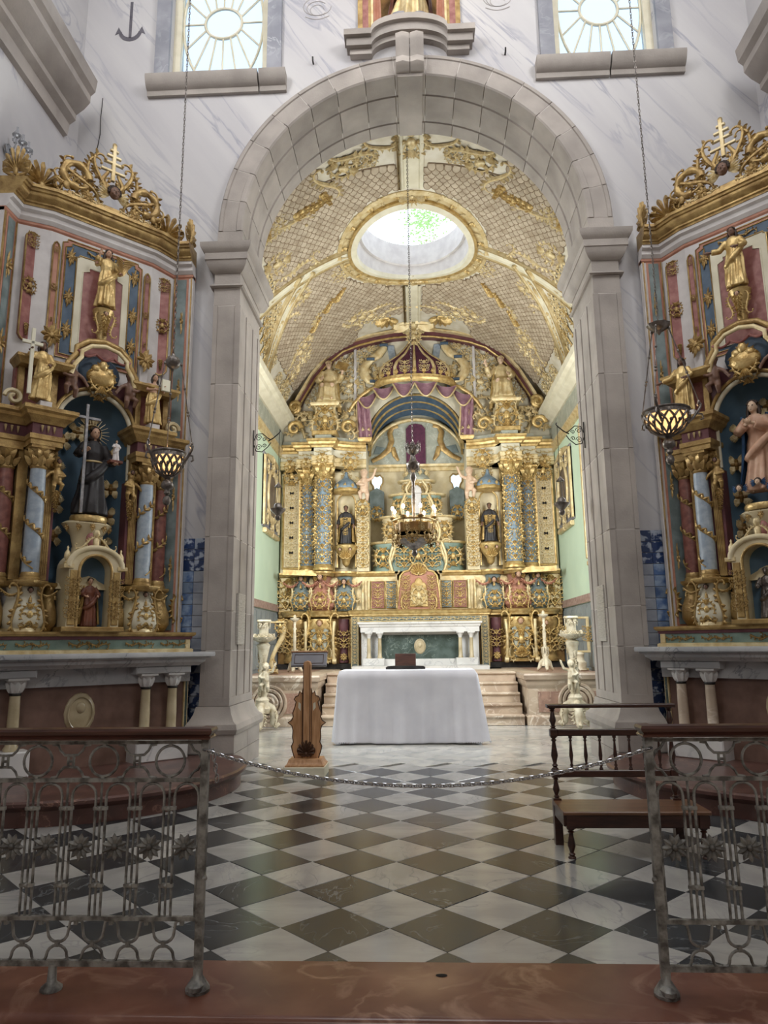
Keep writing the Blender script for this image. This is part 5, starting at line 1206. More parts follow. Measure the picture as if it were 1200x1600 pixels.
    for q_ in (-1,1):
        A = Vector((q_*.94,.30)); B = Vector((q_*1.12,.12))
        def seg(t0,t1,off,z0,z1,name,mt):
            p0, p1 = A.lerp(B,t0), A.lerp(B,t1); pth = [tuple(p0),tuple(p1)] if q_ > 0 else [tuple(p1),tuple(p0)]
            sw(pth,[(-.01,z0),(off,z0),(off,z1),(-.01,z1)],name,mt,0)
        seg(.1,.78,.008,1.58,6.1,'salmon_strip','salmon'); seg(.2,.68,.014,1.6,6.08,'slate_strip','slate'); seg(.05,.1,.02,1.58,6.1,'gilt_fillet','golddk'); seg(.9,.95,.02,1.58,6.1,'gilt_fillet','golddk')
        for z in (2.35,3.2,4.6,5.5):
            p = A.lerp(B,.44); o('fleuron',p.x+(.02 if q_ < 0 else -.02)*0,p.y-.02,z,.2,'golddk',0,False,.3,q_*-pi/4 if False else (pi/4 if q_ < 0 else -pi/4)*-1)
        # scrolled foot of the outer strip
        p = A.lerp(B,.6); o('c_scroll',p.x,p.y-.03,1.85,.3,'golddk',0,q_ > 0)
        # tall red panels
        for (x,y,ang,w_,z0,z1,mt) in ((.775,.245,-q_*radians(16.4),.085,4.72,6.02,'redpaint'),(.54,.195,0,.035,4.85,5.98,'salmon' if q_*-s < 0 else 'redpaint')):
            pl = []
            for (a,zz) in ((-1,z0+.06),(-.6,z0+.02),(0,z0),(.6,z0+.02),(1,z0+.06),(1,z1-.06),(.6,z1-.02),(0,z1),(-.6,z1-.02),(-1,z1-.06)): pl.append((a*w_,zz))
            m = MB(); m.prism(pl,-.012,.02,.004); tu = MB(); tu.tube([(u,-.014,zz) for u,zz in pl],.011,6,True)
            ca, sa = cos(-ang if False else ang), sin(ang)
            fx = lambda u,v,zz: (q_*x+u*ca-v*sa, y+u*sa+v*ca, zz)
            m.xf(fx); tu.xf(fx); pnl = b(m,'red_panel',mt); b(tu,'panel_moulding','golddk',60)
            for zz, kd in ((z0+.2,'leaf_drop'),((z0+z1)/2,'cartouche'),(z1-.1,'arabesque')): o(kd,q_*x,y-.03,zz,w_*2.1,'golddk',0,False,None,ang)
            if w_ < .05:
                m = MB(); m.box(q_*x-.05,q_*x+.05,y-.06,y,4.45,4.78,.006); b(m,'urn_pedestal','white'); o('rosette',q_*x,y-.08,4.82,.24); o('fleuron',q_*x,y-.1,4.8,.26)
    # framed centre panel
    def notch(w_,z0,z1,k): return [(-w_,z0),(w_,z0),(w_,z1-k),(w_-k,z1-k*.6),(w_-k,z1),(-w_+k,z1),(-w_+k,z1-k*.6),(-w_,z1-k)]
    for w_,z0,z1,k,y,mt,name in ((.47,4.62,6.06,.05,.188,'salmon','salmon_frame'),(.435,4.66,6.02,.06,.18,'navyframe','blue_frame'),(.315,4.7,5.9,.03,.172,'creampale','cream_frame'),(.235,4.7,5.78,.07,.168,'redpaint','red_field')):
        m = MB(); m.prism(notch(w_,z0,z1,k),y,.2,.004); b(m,name,mt)
        m = MB(); m.tube([(u,y,zz) for u,zz in notch(w_,z0,z1,k)],.009,6,True); b(m,'frame_fillet','golddk' if mt != 'redpaint' else 'creampale',60)
    for q_ in (-1,1):
        for z in (4.95,5.35,5.85): o('fleuron',q_*.375,.17,z,.16,'golddk',0,False,.22)
    o('frieze_scroll',0,.17,5.96,.4); 
    # crowning cornice
    sw(BP,[(-.1,6.1),(.0,6.1),(.015,6.12),(.015,6.15),(-.1,6.15)],'salmon_moulding','salmon'); sw(BP,[(-.1,6.15),(.02,6.15),(.05,6.19),(.05,6.24),(.09,6.26),(.09,6.3),(-.1,6.3)],'white_cornice','white')
    sw(BP,[(-.1,6.3),(.1,6.3),(.105,6.325),(.125,6.33),(.125,6.35),(.17,6.38),(.18,6.4),(.18,6.43),(.2,6.435),(.205,6.46),(.225,6.465),(.225,6.5),(-.1,6.52)],'gilt_cornice','golddk')
    # openwork crest
    Yc = .08
    def tubeo(pts,rad,name,mt='golddk'): m = MB(); m.tube(pts,rad,7); b(m,name,mt,60)
    m = MB(); m.box(-.5,.5,Yc-.02,Yc+.02,6.52,6.6,.008); b(m,'crest_rail')
    for q_ in (-1,1):
        for x,z,sz,r in ((.18,6.98,.42,-.5),(.36,6.8,.42,-.9),(.46,6.68,.36,-1.6)): o('c_scroll' if x != .36 else 's_scroll',q_*x,Yc,z,sz,'golddk',q_*r,q_ < 0)
        m = MB(); m.tube([(q_*(.42+.15*cos(t)),Yc,6.83+.15*sin(t)) for t in [radians(-100+20*i) for i in range(15)]],[.045+.01*sin(2*i) for i in range(15)],7); b(m,'crest_ring',"golddk",60)
        o('cartouche',q_*.52,Yc,6.66,.28); o('rosette',q_*.28,Yc-.02,6.62,.16)
        o('shell',q_*.76,.18,6.5,.36,'golddk',0,False,.4,-q_*.25); o('shell',q_*1.04,.1,6.5,.26,'golddk',0,False,.42,q_*.7)
        tubeo([(q_*.05,Yc,6.75),(q_*.13,Yc,6.92),(q_*.06,Yc,7.05)],[.025,.03,.02],'crest_stem')
    m = MB(); m.box(-.022,.022,Yc-.02,Yc+.02,6.95,7.44,.006)
    for z, w_ in ((7.36,.05),(7.28,.085),(7.19,.115),(7.08,.145)): m.box(-w_,w_,Yc-.018,Yc+.018,z-.014,z+.014,.004)
    for q_ in (-1,1): m.ell((0,Yc,7.44),(.03,.02,.03),8,5)
    b(m,'crest_cross','goldlt')
    cherub(R,0,Yc-.04,6.74-Z0,.17,'fleshdk','hair','goldlt')
    for q_ in (-1,1):
        o('s_scroll',q_*.3,Yc,6.98,.34,'golddk',q_*.4,q_ < 0); o('c_scroll',q_*.56,Yc+.02,6.72,.34,'golddk',q_*.2,q_ < 0); o('cartouche',q_*.3,Yc+.02,6.74,.3); o('c_scroll',q_*.1,Yc+.01,6.9,.3,'golddk',-q_*1.2,q_ < 0); o('frieze_scroll',q_*.28,Yc-.02,6.58,.36,'goldlt')
    # oval medallion pediment over the niche
    m = MB(); m.ell((0,.1,4.5),(.24,.06,.2),20,8); b(m,'medallion_ground','navyframe',60)
    m = MB(); m.ell((0,.02,4.42),(.17,.08,.12),14,7); m.ell((-.07,-.0,4.5),(.06,.06,.06),8,5); m.ell((.07,-.0,4.48),(.06,.06,.06),8,5); m.ell((0,-.02,4.55),(.05,.05,.07),8,5); b(m,'medallion_relief','gold',60); o('cartouche',0,-.01,4.4,.32,'gold')
    ring = [(-.42,4.36),(-.38,4.5),(-.3,4.62),(-.3,4.7),(-.18,4.8),(0,4.84),(.18,4.8),(.3,4.7),(.3,4.62),(.38,4.5),(.42,4.36)]
    tubeo([(x,-.02,z) for x,z in ring],[.035]*11,'medallion_hood'); tubeo([(x*.85,-.06,4.36+(z-4.36)*.86) for x,z in ring],[.025]*11,'medallion_inner_hood','goldlt')
    for k in range(3): m = MB(); m.tube([(-.2+.2*k-.1+.02*i*1.0,-.05,4.66-.05*sin(pi*i/10)) for i in range(11)],.014,6); b(m,'red_swag','redpaint',60)
    for q_ in (-1,1):
        m = MB(); m.sweep([(q_*.62-.24,.2),(q_*.62-.24,-.05),(q_*.62+.24,-.05),(q_*.62+.24,.2)],[(-.2,4.36),(0,4.36),(.03,4.4),(.05,4.42),(.05,4.45),(-.2,4.46)]); b(m,'side_pediment')
        m = MB(); m.box(*sorted((q_*.44,q_*.86)),.14,.24,3.9,4.4); b(m,'attic_panel','redpaint',0)
        m = MB(); m.box(*sorted((q_*.44,q_*.5)),.08,.2,3.9,4.36); m.box(*sorted((q_*.78,q_*.84)),.08,.2,3.9,4.36); b(m,'attic_pilaster')
        putto('attic_putto',R,(q_*.33,-.0,4.1-Z0),.46,'fleshdk',0,-q_,False)
        m = MB(); m.tube([(q_*(.88+.09*(1-.8*t)*cos(8*t)),.02,3.99+.09*(1-.8*t)*sin(8*t)) for t in [i/18 for i in range(19)]],[.025]*19,6); b(m,'attic_volute','cream',60)
        m = MB(); m.box(*sorted((q_*.6-.06,q_*.6+.06)),-.12,.02,3.88,3.97,.006); b(m,'figure_plinth','white')
    # niche
    m = MB(); m.lathe([(.4,2.0),(.4,3.85)],20,(0,.16,0),1,.85,0,pi); b(m,'niche_wall','navy',60)
    m = MB(); vs = []
    for i in range(21):
        a = pi*i/20
        for j in range(7): e = pi/2*j/6; vs.append((.4*cos(a)*cos(e), .16+.34*sin(a)*cos(e), 3.85+.4*sin(e)))
    m.add(vs,[(7*i+j,7*i+j+1,7*(i+1)+j+1,7*(i+1)+j) for i in range(20) for j in range(6)]); b(m,'niche_head','navy',60)
    arcp = [(.44*cos(a),3.85+.44*sin(a)) for a in [pi*i/20 for i in range(21)]]
    m = MB(); m.prism([(.44,3.4)]+arcp+[(-.44,3.4),(-.52,3.4),(-.52,4.42),(.52,4.42),(.52,3.4)],.14,.2); b(m,'niche_spandrel','wine',0)
    tubeo([(.41,.12,3.3)]+[(.41*cos(a),.12,3.85+.41*sin(a)) for a in [pi*i/20 for i in range(21)]]+[(-.41,.12,3.3)],.028,'niche_arch_moulding','creampale'); tubeo([(.455,.1,3.3)]+[(.455*cos(a),.1,3.85+.455*sin(a)) for a in [pi*i/20 for i in range(21)]]+[(-.455,.1,3.3)],.022,'niche_arch_fillet')
    o('cartouche',0,.06,4.3,.26)
    for (x,z) in ((-.26,3.72),(.05,3.98),(.27,3.62),(-.31,3.35),(.3,3.22),(.28,2.9),(.26,2.55),(-.3,2.98),(-.3,2.62),(-.08,3.86),(.13,2.3)):
        yy = .16+.34*sqrt(max(0,1-(x/.4)**2))-.06; o('gilt_flower',x,yy,z,.27,('goldlt','bronze'),0,False,None,math.atan2(x,.5)*-.7)
    # columns, pilasters, entablatures, pedestals
    for q_ in (-1,1):
        for x,y,mt,r in ((.59,.0,'skyblue',.082),(.85,.2,'maroon',.085)):
            m = MB(); m.lathe([(r*1.25,2.08),(r*1.25,2.11),(r*1.1,2.12),(r*1.15,2.14),(r,2.17)],16,(q_*x,y,0)); b(m,'column_base')
            m = MB(); m.lathe([(r,2.16),(r*1.02,2.5),(r,2.9),(r*.9,3.25)],18,(q_*x,y,0)); b(m,'column_shaft',mt,60)
            m = MB(); hh = [(r*1.02+.004, 2.2+1.0*t, 2*pi*2.6*t) for t in [i/70 for i in range(71)]]
            m.tube([(q_*x+rr*(1-.1*(zz-2.2))*sin(a*q_),y-rr*(1-.1*(zz-2.2))*cos(a*q_),zz) for rr,zz,a in hh],.007,5)
            for i in range(4,68,3):
                rr,zz,a = hh[i]; a *= q_
                for dlt in (-.7,.7):
                    lf = MB(); leaf(lf,0,0,radians(55)+dlt,.07,.016,.014,0,n=3); m.join(MB().add([(q_*x+(rr-v)*sin(a+u/r),y-(rr-v)*cos(a+u/r),zz+w2) for u,v,w2 in lf.v],lf.f))
            b(m,'gilt_vine','golddk',60)
            m = MB(); m.lathe([(r*.9,3.25),(r*1.05,3.27),(r*.95,3.29),(r*1.05,3.38),(r*1.4,3.46)],16,(q_*x,y,0)); m.box(q_*x-r*1.4,q_*x+r*1.4,y-r*1.4,y+r*1.4,3.46,3.49)
            for tier,(zz,hh_) in enumerate(((3.28,.1),(3.35,.1))):
                for k in range(8):
                    a = k*pi/4+tier*.4; lf = MB(); leaf(lf,0,0,pi/2,hh_,.035,.035,0); m.join(MB().add([(q_*x+(r*1.02-v+3*w2*w2)*sin(a+u/r),y-(r*1.02-v+3*w2*w2)*cos(a+u/r),zz+w2) for u,v,w2 in lf.v],lf.f))
            b(m,'capital')
        m = MB(); m.box(*sorted((q_*.42,q_*.5)),.04,.24,2.1,3.28)
        for k in range(4): m.box(*sorted((q_*(.43+.018*k),q_*(.44+.018*k))),.032,.05,2.16,3.22)
        b(m,'fluted_pilaster'); m = MB(); m.box(*sorted((q_*.5,q_*.53)),.06,.24,2.1,3.28); m.box(*sorted((q_*.39,q_*.42)),.06,.24,2.1,3.28); b(m,'wine_strip','wine',0)
        m = MB(); m.box(*sorted((q_*.4,q_*.52)),.02,.24,3.28,3.49,.01); b(m,'pilaster_capital'); o('cartouche',q_*.46,.0,3.38,.16); o('leaf_drop',q_*.46,.02,3.46,.16)
        m = MB(); m.box(*sorted((q_*.66,q_*.76)),.12,.24,2.1,3.48); b(m,'inner_pilaster')
        ep = [(-.98,.4),(-.98,.08),(-.72,.08),(-.72,-.12),(-.4,-.12),(-.4,.2)]
        if q_ > 0: ep = [(-x,y) for x,y in ep][::-1]
        for prof,name,mt in (([(-.2,3.49),(0,3.49),(0,3.54),(.015,3.55),(.015,3.6),(-.2,3.6)],'architrave','golddk'),([(-.2,3.6),(-.01,3.6),(-.01,3.72),(-.2,3.72)],'frieze','wine'),([(-.2,3.72),(.01,3.72),(.03,3.76),(.07,3.79),(.08,3.82),(.11,3.84),(.11,3.88),(-.2,3.89)],'cornice','golddk')): sw(ep,prof,name,mt)
        for x,y in ((.56,-.13),(.86,.07)):
            for d_ in (-.06,0,.06): o('leaf_drop',q_*x+d_,y,3.7,.09,'goldlt')
        # herm figure beside the niche
        putto('niche_herm',R,(q_*.4,.0,3.02-Z0),.36,'golddk',0,q_,False); cherub(R,q_*.4,-.03,3.36-Z0,.055,'fleshdk','hair'); o('leaf_drop',q_*.4,.0,3.05,.3)
        # bombe pedestal
        zs = [1.57+.46*t for t in (0,.06,.2,.45,.7,.88,1)]
        b(bombe(q_*.6,.16,zs,[.2*k for k in (.8,.85,1,.98,.78,.72,.85)],[.3*k for k in (.85,.9,1.05,1.,.8,.75,.85)]),'pedestal_body','creampale',50)
        b(bombe(q_*.88,.28,zs,[.1*k for k in (.8,.9,1.2,1.2,.9,.8,.9)],[.24*k for k in (.8,.9,1.1,1.05,.8,.7,.85)]),'pedestal_scroll','golddk',50)
        b(bombe(q_*.36,.2,zs,[.07*k for k in (.8,.9,1.2,1.2,.9,.8,.9)],[.2*k for k in (.8,.9,1.1,1.05,.8,.7,.85)]),'pedestal_scroll','golddk',50)
        pp = [(-.98,.45),(-.96,.16),(-.78,.1),(-.74,-.08),(-.6,-.15),(-.46,-.08),(-.42,.06),(-.3,.1)]
        if q_ > 0: pp = [(-x,y) for x,y in pp][::-1]
        sw(pp,[(-.2,2.02),(0,2.02),(.02,2.04),(.03,2.06),(.03,2.08),(-.2,2.09)],'pedestal_cornice','golddk',45); sw(pp,[(-.2,1.57),(0,1.57),(0,1.6),(-.02,1.62),(-.2,1.62)],'pedestal_foot','goldlt',45)
        cherub(R,q_*.6,-.09,1.98-Z0,.06,'fleshdk','hair'); o('cartouche',q_*.6,-.14,1.74,.2,'gold'); o('tassel',q_*.6,-.12,1.93,.14); o('shell',q_*.6,-.12,1.58,.16,'gold')
        for k in (-1,1): o('s_scroll',q_*.6+k*.13,-.1,1.8,.26,'golddk',0,k > 0,.36); o('garland',q_*.6+k*.17,-.06,1.99,.2,'golddk'); o('tassel',q_*.6+k*.27,.0,1.96,.12)
    # small tabernacle niche
    m = MB(); hp = [(.17,1.62)]+[(.17*cos(a),2.2+.17*sin(a)) for a in [pi*i/14 for i in range(15)]]+[(-.17,1.62)]
    m.prism(hp+[(-.27,1.62),(-.27,2.24)]+[(.27*cos(a)*1.,2.24+.2*sin(a)) for a in [pi-pi*i/14 for i in range(1,14)]]+[(.27,2.24),(.27,1.62)],-.2,.2); b(m,'tabernacle_frame','cream',0)
    tubeo([(x,-.2,z) for x,z in hp],.016,'tabernacle_inner_fillet'); tubeo([(-.28,-.2,2.24)]+[(.28*cos(a),-.2,2.24+.21*sin(a)) for a in [pi-pi*i/14 for i in range(15)]],.03,'tabernacle_hood','cream')
    m = MB(); m.prism(hp,.0,.02); b(m,'tabernacle_back','navy',0)
    m = MB(); m.box(-.32,.32,-.24,.2,1.57,1.62,.008); b(m,'tabernacle_sill'); 
    for q_ in (-1,1):
        m = MB(); m.box(*sorted((q_*.19,q_*.26)),-.215,-.19,1.64,2.2,.005); b(m,'tabernacle_pilaster','golddk'); o('arabesque',q_*.225,-.215,1.8,.2); o('arabesque',q_*.225,-.215,2.03,.2)
        m = MB(); m.lathe([(.03,2.26),(.035,2.28),(.015,2.3),(.035,2.34),(.03,2.38),(.008,2.42),(.012,2.44),(.0,2.46)],10,(q_*.28,-.14,0)); m.box(q_*.28-.05,q_*.28+.05,-.22,-.08,2.22,2.26); b(m,'finial','goldlt',50)
        o('s_scroll',q_*.1,-.16,2.5,.18,'goldlt',q_*1.,q_ < 0)
    m = MB(); m.lathe([(.03,2.46),(.035,2.54),(.02,2.56),(.04,2.6),(.03,2.64),(.0,2.65)],10,(0,-.15,0)); b(m,'ball_finial','goldlt',50)
    # bracket under the niche saint
    m = MB(); m.lathe([(.34,2.02),(.25,2.12),(.17,2.3),(.14,2.5),(.17,2.62),(.24,2.7),(.27,2.74),(.22,2.77)],20,(0,.16,0),1,.7); b(m,'saint_bracket','cream',50)
    m = MB(); m.lathe([(.19,2.76),(.2,2.78),(.2,2.81),(.19,2.83)],20,(0,.12,0),1,.8); b(m,'saint_base','gold',50)
    for k in range(5): a = radians(200+35*k); o('fleuron',.24*cos(a),.16+.18*sin(a),2.7,.1)
    m = MB(); m.ell((0,-.0,2.55),(.06,.03,.09),10,6); b(m,'bracket_cabochon','redpaint',60)
    # bracket of the top saint
    m = MB(); m.lathe([(.03,4.86),(.06,4.95),(.04,5.02),(.07,5.1),(.1,5.2),(.12,5.26),(.1,5.28)],14,(0,.1,0)); b(m,'top_saint_bracket','gold',50); o('leaf_drop',0,.02,5.2,.34,'gold'); cherub(R,.0,.02,5.2-Z0,.06,'flesh','hair'); o('s_scroll',.09,.03,5.08,.2,'gold'); o('s_scroll',-.09,.03,5.08,.2,'gold',0,True)
    # ---------------- statues standing on it
    fig = lambda name,H,x,y,z,label,**k: figure(name,H,W(x,y,z),label,rz=rz,**k)
    if s < 0:
        sa = fig('saint_statue',1.02,0,.1,2.83,'dark-robed saint holding a tall silver cross in the left niche',robe='black',fl='flesh',hr='hair',hem=.17,hood=True,belt='goldlt',seed=31,armR=((-.18,-.03,.66),(-.14,-.12,.69)),armL=((.18,-.02,.63),(.17,-.16,.59)))
        m = MB(); m.box(-.155-.016,-.155+.016,-.185,-.155,.0,1.22,.004); m.box(-.155-.15,-.155+.15,-.183,-.157,1.05,1.082,.004); cr = obj('tall_cross',m.mesh('tall_cross','chrome',0),None,W(0,.1,2.83),(0,0,rz)); tag(cr,'tall thin silver cross held by the dark-robed saint','cross')
        m = MB(); 
        for k in range(24):
            a = 2*pi*k/24; m.tube([(.1*cos(a),0,.1*sin(a)),(.19*cos(a),0,.19*sin(a)*1)],[.004,.002],4)
        m.tube([(.1*cos(i*pi/12),0,.1*sin(i*pi/12)) for i in range(24)],.006,5,True); m.xf(lambda x,y,z:(x,y+.07,z+.97)); m.build('halo','goldlt',sa,60)
        fig('child_figure',.24,.185,-.07,3.46,'small pale child figure on the hand of the dark-robed saint',robe='white',fl='fleshpale',seed=5,voxel=.016)
        m = MB(); m.box(-.07,.07,-.05,.05,0,.03,.004); bo = obj('red_book',m.mesh('red_book','rust',0),None,W(.18,-.07,3.43),(0,0,rz)); tag(bo,'red-brown closed book under the child figure','book')
        fig('niche_madonna',.52,0,-.06,1.62,'small painted robed figure in the glazed left tabernacle niche',robe='rust',fl='flesh',seed=6,mantle='golddk',voxel=.013)
        tops = fig('crowning_saint',.74,0,.05,5.28,'gilded saint with a palm on the upper left retable',robe='gold',fl='flesh',seed=7,longhair=True,armR=((-.18,-.02,.7),(-.16,-.08,.84)),armL=((.17,-.03,.65),(.16,-.12,.6)))
        m = MB(); 
        for k in range(7): leaf(m,.0,.0+.03*k,radians(70-8*k),.16,.02,.02,-.4); leaf(m,.0,.0+.03*k,radians(110+6*k),.1,.02,.02,.4)
        pa = obj('palm_branch',m.mesh('palm_branch','golddk'),None,W(.14,-.05,5.7),(0,0,rz)); tag(pa,'gilded palm branch held by the upper left saint','palm branch')
        fig('cross_bearer',.66,-.66,-.06,3.97,'gilded figure holding a cream cross on the left retable cornice',robe='gold',fl='fleshdk',seed=9,longhair=True,armR=((-.19,-.03,.68),(-.2,-.12,.76)),armL=((.17,-.03,.65),(.1,-.12,.6)),lean=.03)
        m = MB(); m.box(-.018,.018,-.012,.012,0,.72,.004); m.box(-.1,.1,-.012,.012,.54,.576,.004); c2 = obj('hand_cross',m.mesh('hand_cross','paper',0),None,W(-.79,-.16,4.0),(0,0,rz)); tag(c2,'cream wooden cross carried by the cornice figure on the left retable','cross')
        fig('book_bearer',.62,.6,-.06,3.97,'gilded bare-chested figure with a book on the left retable cornice',robe='gold',fl='flesh',seed=10,longhair=True,bare=True,lean=-.03,armL=((.17,-.03,.68),(.14,-.12,.72)),armR=((-.16,-.03,.66),(-.06,-.12,.66)))
        m = MB(); m.box(-.055,.055,-.015,.015,0,.14,.004); b2 = obj('cream_book',m.mesh('cream_book','paper',0),None,W(.7,-.155,4.38),(0,0,rz)); tag(b2,'cream book held by the bare-chested cornice figure','book')
    else:
        mad = fig('madonna_statue',1.02,0,.1,2.95,'praying madonna in a blue mantle in the right niche',robe='flesh',fl='fleshpale',hr='hair',seed=33,longhair=True,mantle='robeblue',lean=.03,armR=((-.16,-.06,.66),(-.02,-.17,.72)),armL=((.16,-.06,.66),(.02,-.17,.72)))
        for k,(x,z) in enumerate(((-.17,2.98),(.02,3.02),(.17,2.96))): cherub(mad,x,-.14,z-2.95+.02,.075,'fleshpale','hair','robeblue')
        fig('tabernacle_saint',.52,0,-.06,1.62,'small dark silver saint in the right tabernacle niche',robe='silver',fl='silver',hr='silver',seed=12,voxel=.013)
        fig('crowning_saint',.74,0,.05,5.28,'gilded saint with outstretched hand on the upper right retable',robe='gold',fl='fleshdk',seed=14,longhair=True,armR=((-.2,-.03,.68),(-.32,-.1,.68)),armL=((.17,-.03,.65),(.08,-.12,.62)))
        fig('gesturing_figure',.66,-.66,-.06,3.97,'gilded figure with arm held out on the right retable cornice',robe='gold',fl='fleshdk',seed=15,longhair=True,armR=((-.2,-.03,.66),(-.36,-.08,.62)),armL=((.17,-.03,.65),(.1,-.12,.6)))
        fig('cornice_angel',.64,.62,-.06,3.97,'gilded figure at the outer end of the right retable cornice',robe='gold',fl='flesh',seed=16,longhair=True)
    return W
side_altar(-1,'left'); side_altar(1,'right')
# ---- azulejo tiles beside the side altars
for s, nm in ((-1,'left'),(1,'right')):
    az = E('tile_panel',(s*2.78,8.49,.2),'narrow strip of blue and white glazed tiles between the %s pillar and side altar' % nm,'tiles',group='tile strips')
    tw = .135
    zt = 2.72
    for r_ in range(19):
        for q_ in range(3):
            x0 = 2.63+tw*q_; z1 = zt-tw*r_; z0 = z1-tw+.004
            if z0 < .2: continue
            mt = 'azuldk' if r_ < 3 or r_ > 10 else ('azul' if q_ != 0 else 'azulpale')
            if r_ in (0,): mt = 'azuldk'
            m = MB(); m.box(*sorted((s*x0,s*(x0+tw-.004))),8.484,8.4985,z0,z1-.002,.002); at(m,(s*2.78,8.49,.2)).build('glazed_tile',mt,az,0)
# ================================================================== FURNITURE AND FITTINGS
def rot(m, fx): return m.xf(fx)
# ---- communion rails with wrought iron panels
def railing(s, xe, nm, other):
    loc = (xe,3.2,0); R = E('communion_rail', loc, '%s communion rail of worn silver iron with a mahogany handrail' % nm, 'railing', group='communion rails')
    X = lambda d: s*d      # d = distance from the gate post outwards
    LEN = 3.5; n = 22; P = .1517
    def t(pts, r, name, mt='iron', closed=False, nn=6):
        m = MB(); m.tube([(X(a),b_,c_) for a,b_,c_ in pts], r, nn, closed); return m.build(name, mt, R, 60)
    m = MB()
    for k in range(12):   # gate post of square section, slightly wavering
        z0, z1 = .06+.0795*k, .06+.0795*(k+1); m.box(*sorted((X(-.016),X(.016))),-.016,.016,z0,z1)
    m.lathe([(.05,0),(.052,.012),(.04,.03),(.02,.06),(.018,.08)],10,(0,0,0)); m.ell((X(.0),-.02,.025),(.035,.045,.025),8,5); m.ell((X(-.02),-.018,.44),(.012,.014,.012),6,4); m.build('gate_post','iron',R,40)
    for d in (.62,1.6,2.6):
        m = MB(); m.lathe([(.045,0),(.045,.01),(.02,.03),(.016,.1)],10,(X(d),0,0)); m.build('foot','iron',R,50)
    m = MB(); m.sweep([(X(-.03),.045),(X(-.03),-.045),(X(LEN),-.045),(X(LEN),.045)] if s > 0 else [(X(LEN),.045),(X(LEN),-.045),(X(-.03),-.045),(X(-.03),.045)], [(-.045,1.005),(0,1.005),(.004,1.012),(-.006,1.02),(.006,1.03),(.01,1.042),(.004,1.052),(-.045,1.055)]); m.build('handrail','woodrail',R,35)
    for z, r in ((.102,.011),(.276,.008),(.832,.008),(.99,.007)):
        m = MB(); m.box(*sorted((X(0),X(LEN))),-.01,.01,z-r,z+r); m.build('rail_bar','iron',R,0)
    am = MB(); pts = [(-.052,0,.28),(-.053,0,.6),(-.053,0,.765)]+[(-.053*cos(a),0,.765+.053*sin(a)) for a in [pi*i/8 for i in range(1,8)]]+[(.053,0,.765),(.053,0,.6),(.052,0,.28)]; am.tube(pts,.0062,6); ame = am.mesh('arched_bar','iron',60)
    bm_ = MB(); bm_.tube([(0,0,.28),(0,0,.83)],.0055,6); bme = bm_.mesh('upright_bar','iron',60)
    cm = MB(); 
    for z in (.405,.715): cm.box(-.03,.03,-.009,.009,z-.007,z+.007); cm.ell((0,-.006,z),(.012,.012,.012),6,4)
    cme = cm.mesh('collar','iron',50)
    fm = MB()
    for k in range(10): a = 2*pi*k/10; leaf(fm,cos(a)*.012,sin(a)*.012,a,.044,.011,.012,0,-.003); leaf(fm,cos(a+.3)*.012,sin(a+.3)*.012,a+.314,.03,.008,.007,0,.0)
    fm.ell((0,-.008,0),(.014,.012,.014),8,5); fm.tube([(-.054,.002,0),(.054,.002,0)],.004,5); fme = fm.mesh('iron_flower','iron',50)
    sm_ = MB(); sm_.tube([(-.07,0,.27),(-.05,0,.262),(-.044,0,.225)]+[(-.044*cos(a),0,.222-.04*sin(a)) for a in [pi*i/8 for i in range(1,8)]]+[(.044,0,.225),(.05,0,.262),(.07,0,.27)],.0065,6); sm_.box(.068,.084,-.008,.008,.25,.276); sm_.box(-.008,.008,-.008,.008,.165,.188); sme = sm_.mesh('hanging_scallop','iron',50)
    s2 = MB(); s2.tube([(-.07,0,.108),(-.05,0,.114),(-.044,0,.128)]+[(-.044*cos(a),0,.13+.04*sin(a)) for a in [pi*i/8 for i in range(1,8)]]+[(.044,0,.128),(.05,0,.114),(.07,0,.108)],.0065,6); s2e = s2.mesh('standing_scallop','iron',50)
    for k in range(n):
        d = .076+P*k
        obj('arched_bar',ame,R,(X(d),0,0)); obj('iron_flower',fme,R,(X(d),-.004,.56),(0,.13*k,0)); obj('upright_bar',bme,R,(X(d+P/2),0,0)); obj('collar',cme,R,(X(d+P/2),0,0))
        obj('hanging_scallop',sme,R,(X(d+P*.5),0,0)); obj('standing_scallop',s2e,R,(X(d+P*.5),0,0) if k%1 == 0 else None)
    rm = MB(); rm.tube([(.064*cos(a),0,.064*sin(a)) for a in [2*pi*i/28 for i in range(28)]],.0062,6,True); rm.box(-.007,.007,-.007,.007,.062,.08); rm.box(-.007,.007,-.007,.007,-.08,-.062); rme = rm.mesh('iron_ring','iron',60)
    gm = MB()
    for q_ in (-1,1):
        gm.tube([(-.085,0,q_*.07),(-.06,0,q_*.066),(-.05,0,q_*.045),(-.03,0,q_*.026),(0,0,q_*.024),(.03,0,q_*.026),(.05,0,q_*.045),(.06,0,q_*.066),(.085,0,q_*.07)],.006,6)
        gm.box(q_*.012-.004,q_*.012+.004,-.005,.005,-.026,.026); 
    gm.box(-.015,.015,-.007,.007,-.005,.005); gm.box(-.006,.006,-.006,.006,.07,.078); gm.box(.08,.09,-.005,.005,-.078,-.066); gme = gm.mesh('scalloped_link','iron',50)
    for k in range(12):
        obj('iron_ring',rme,R,(X(.155+.2975*k),0,.911)); obj('scalloped_link',gme,R,(X(.155+.2975*(k+.5)),0,.911))
    t([(.015,0,.91),(.03,0,.945),(.05,0,.955),(.07,0,.985)],.006,'end_scroll'); t([(.015,0,.91),(.03,0,.875),(.05,0,.865),(.07,0,.838)],.006,'end_scroll')
railing(-1,-.985,'left','r'); railing(1,.93,'right','l')
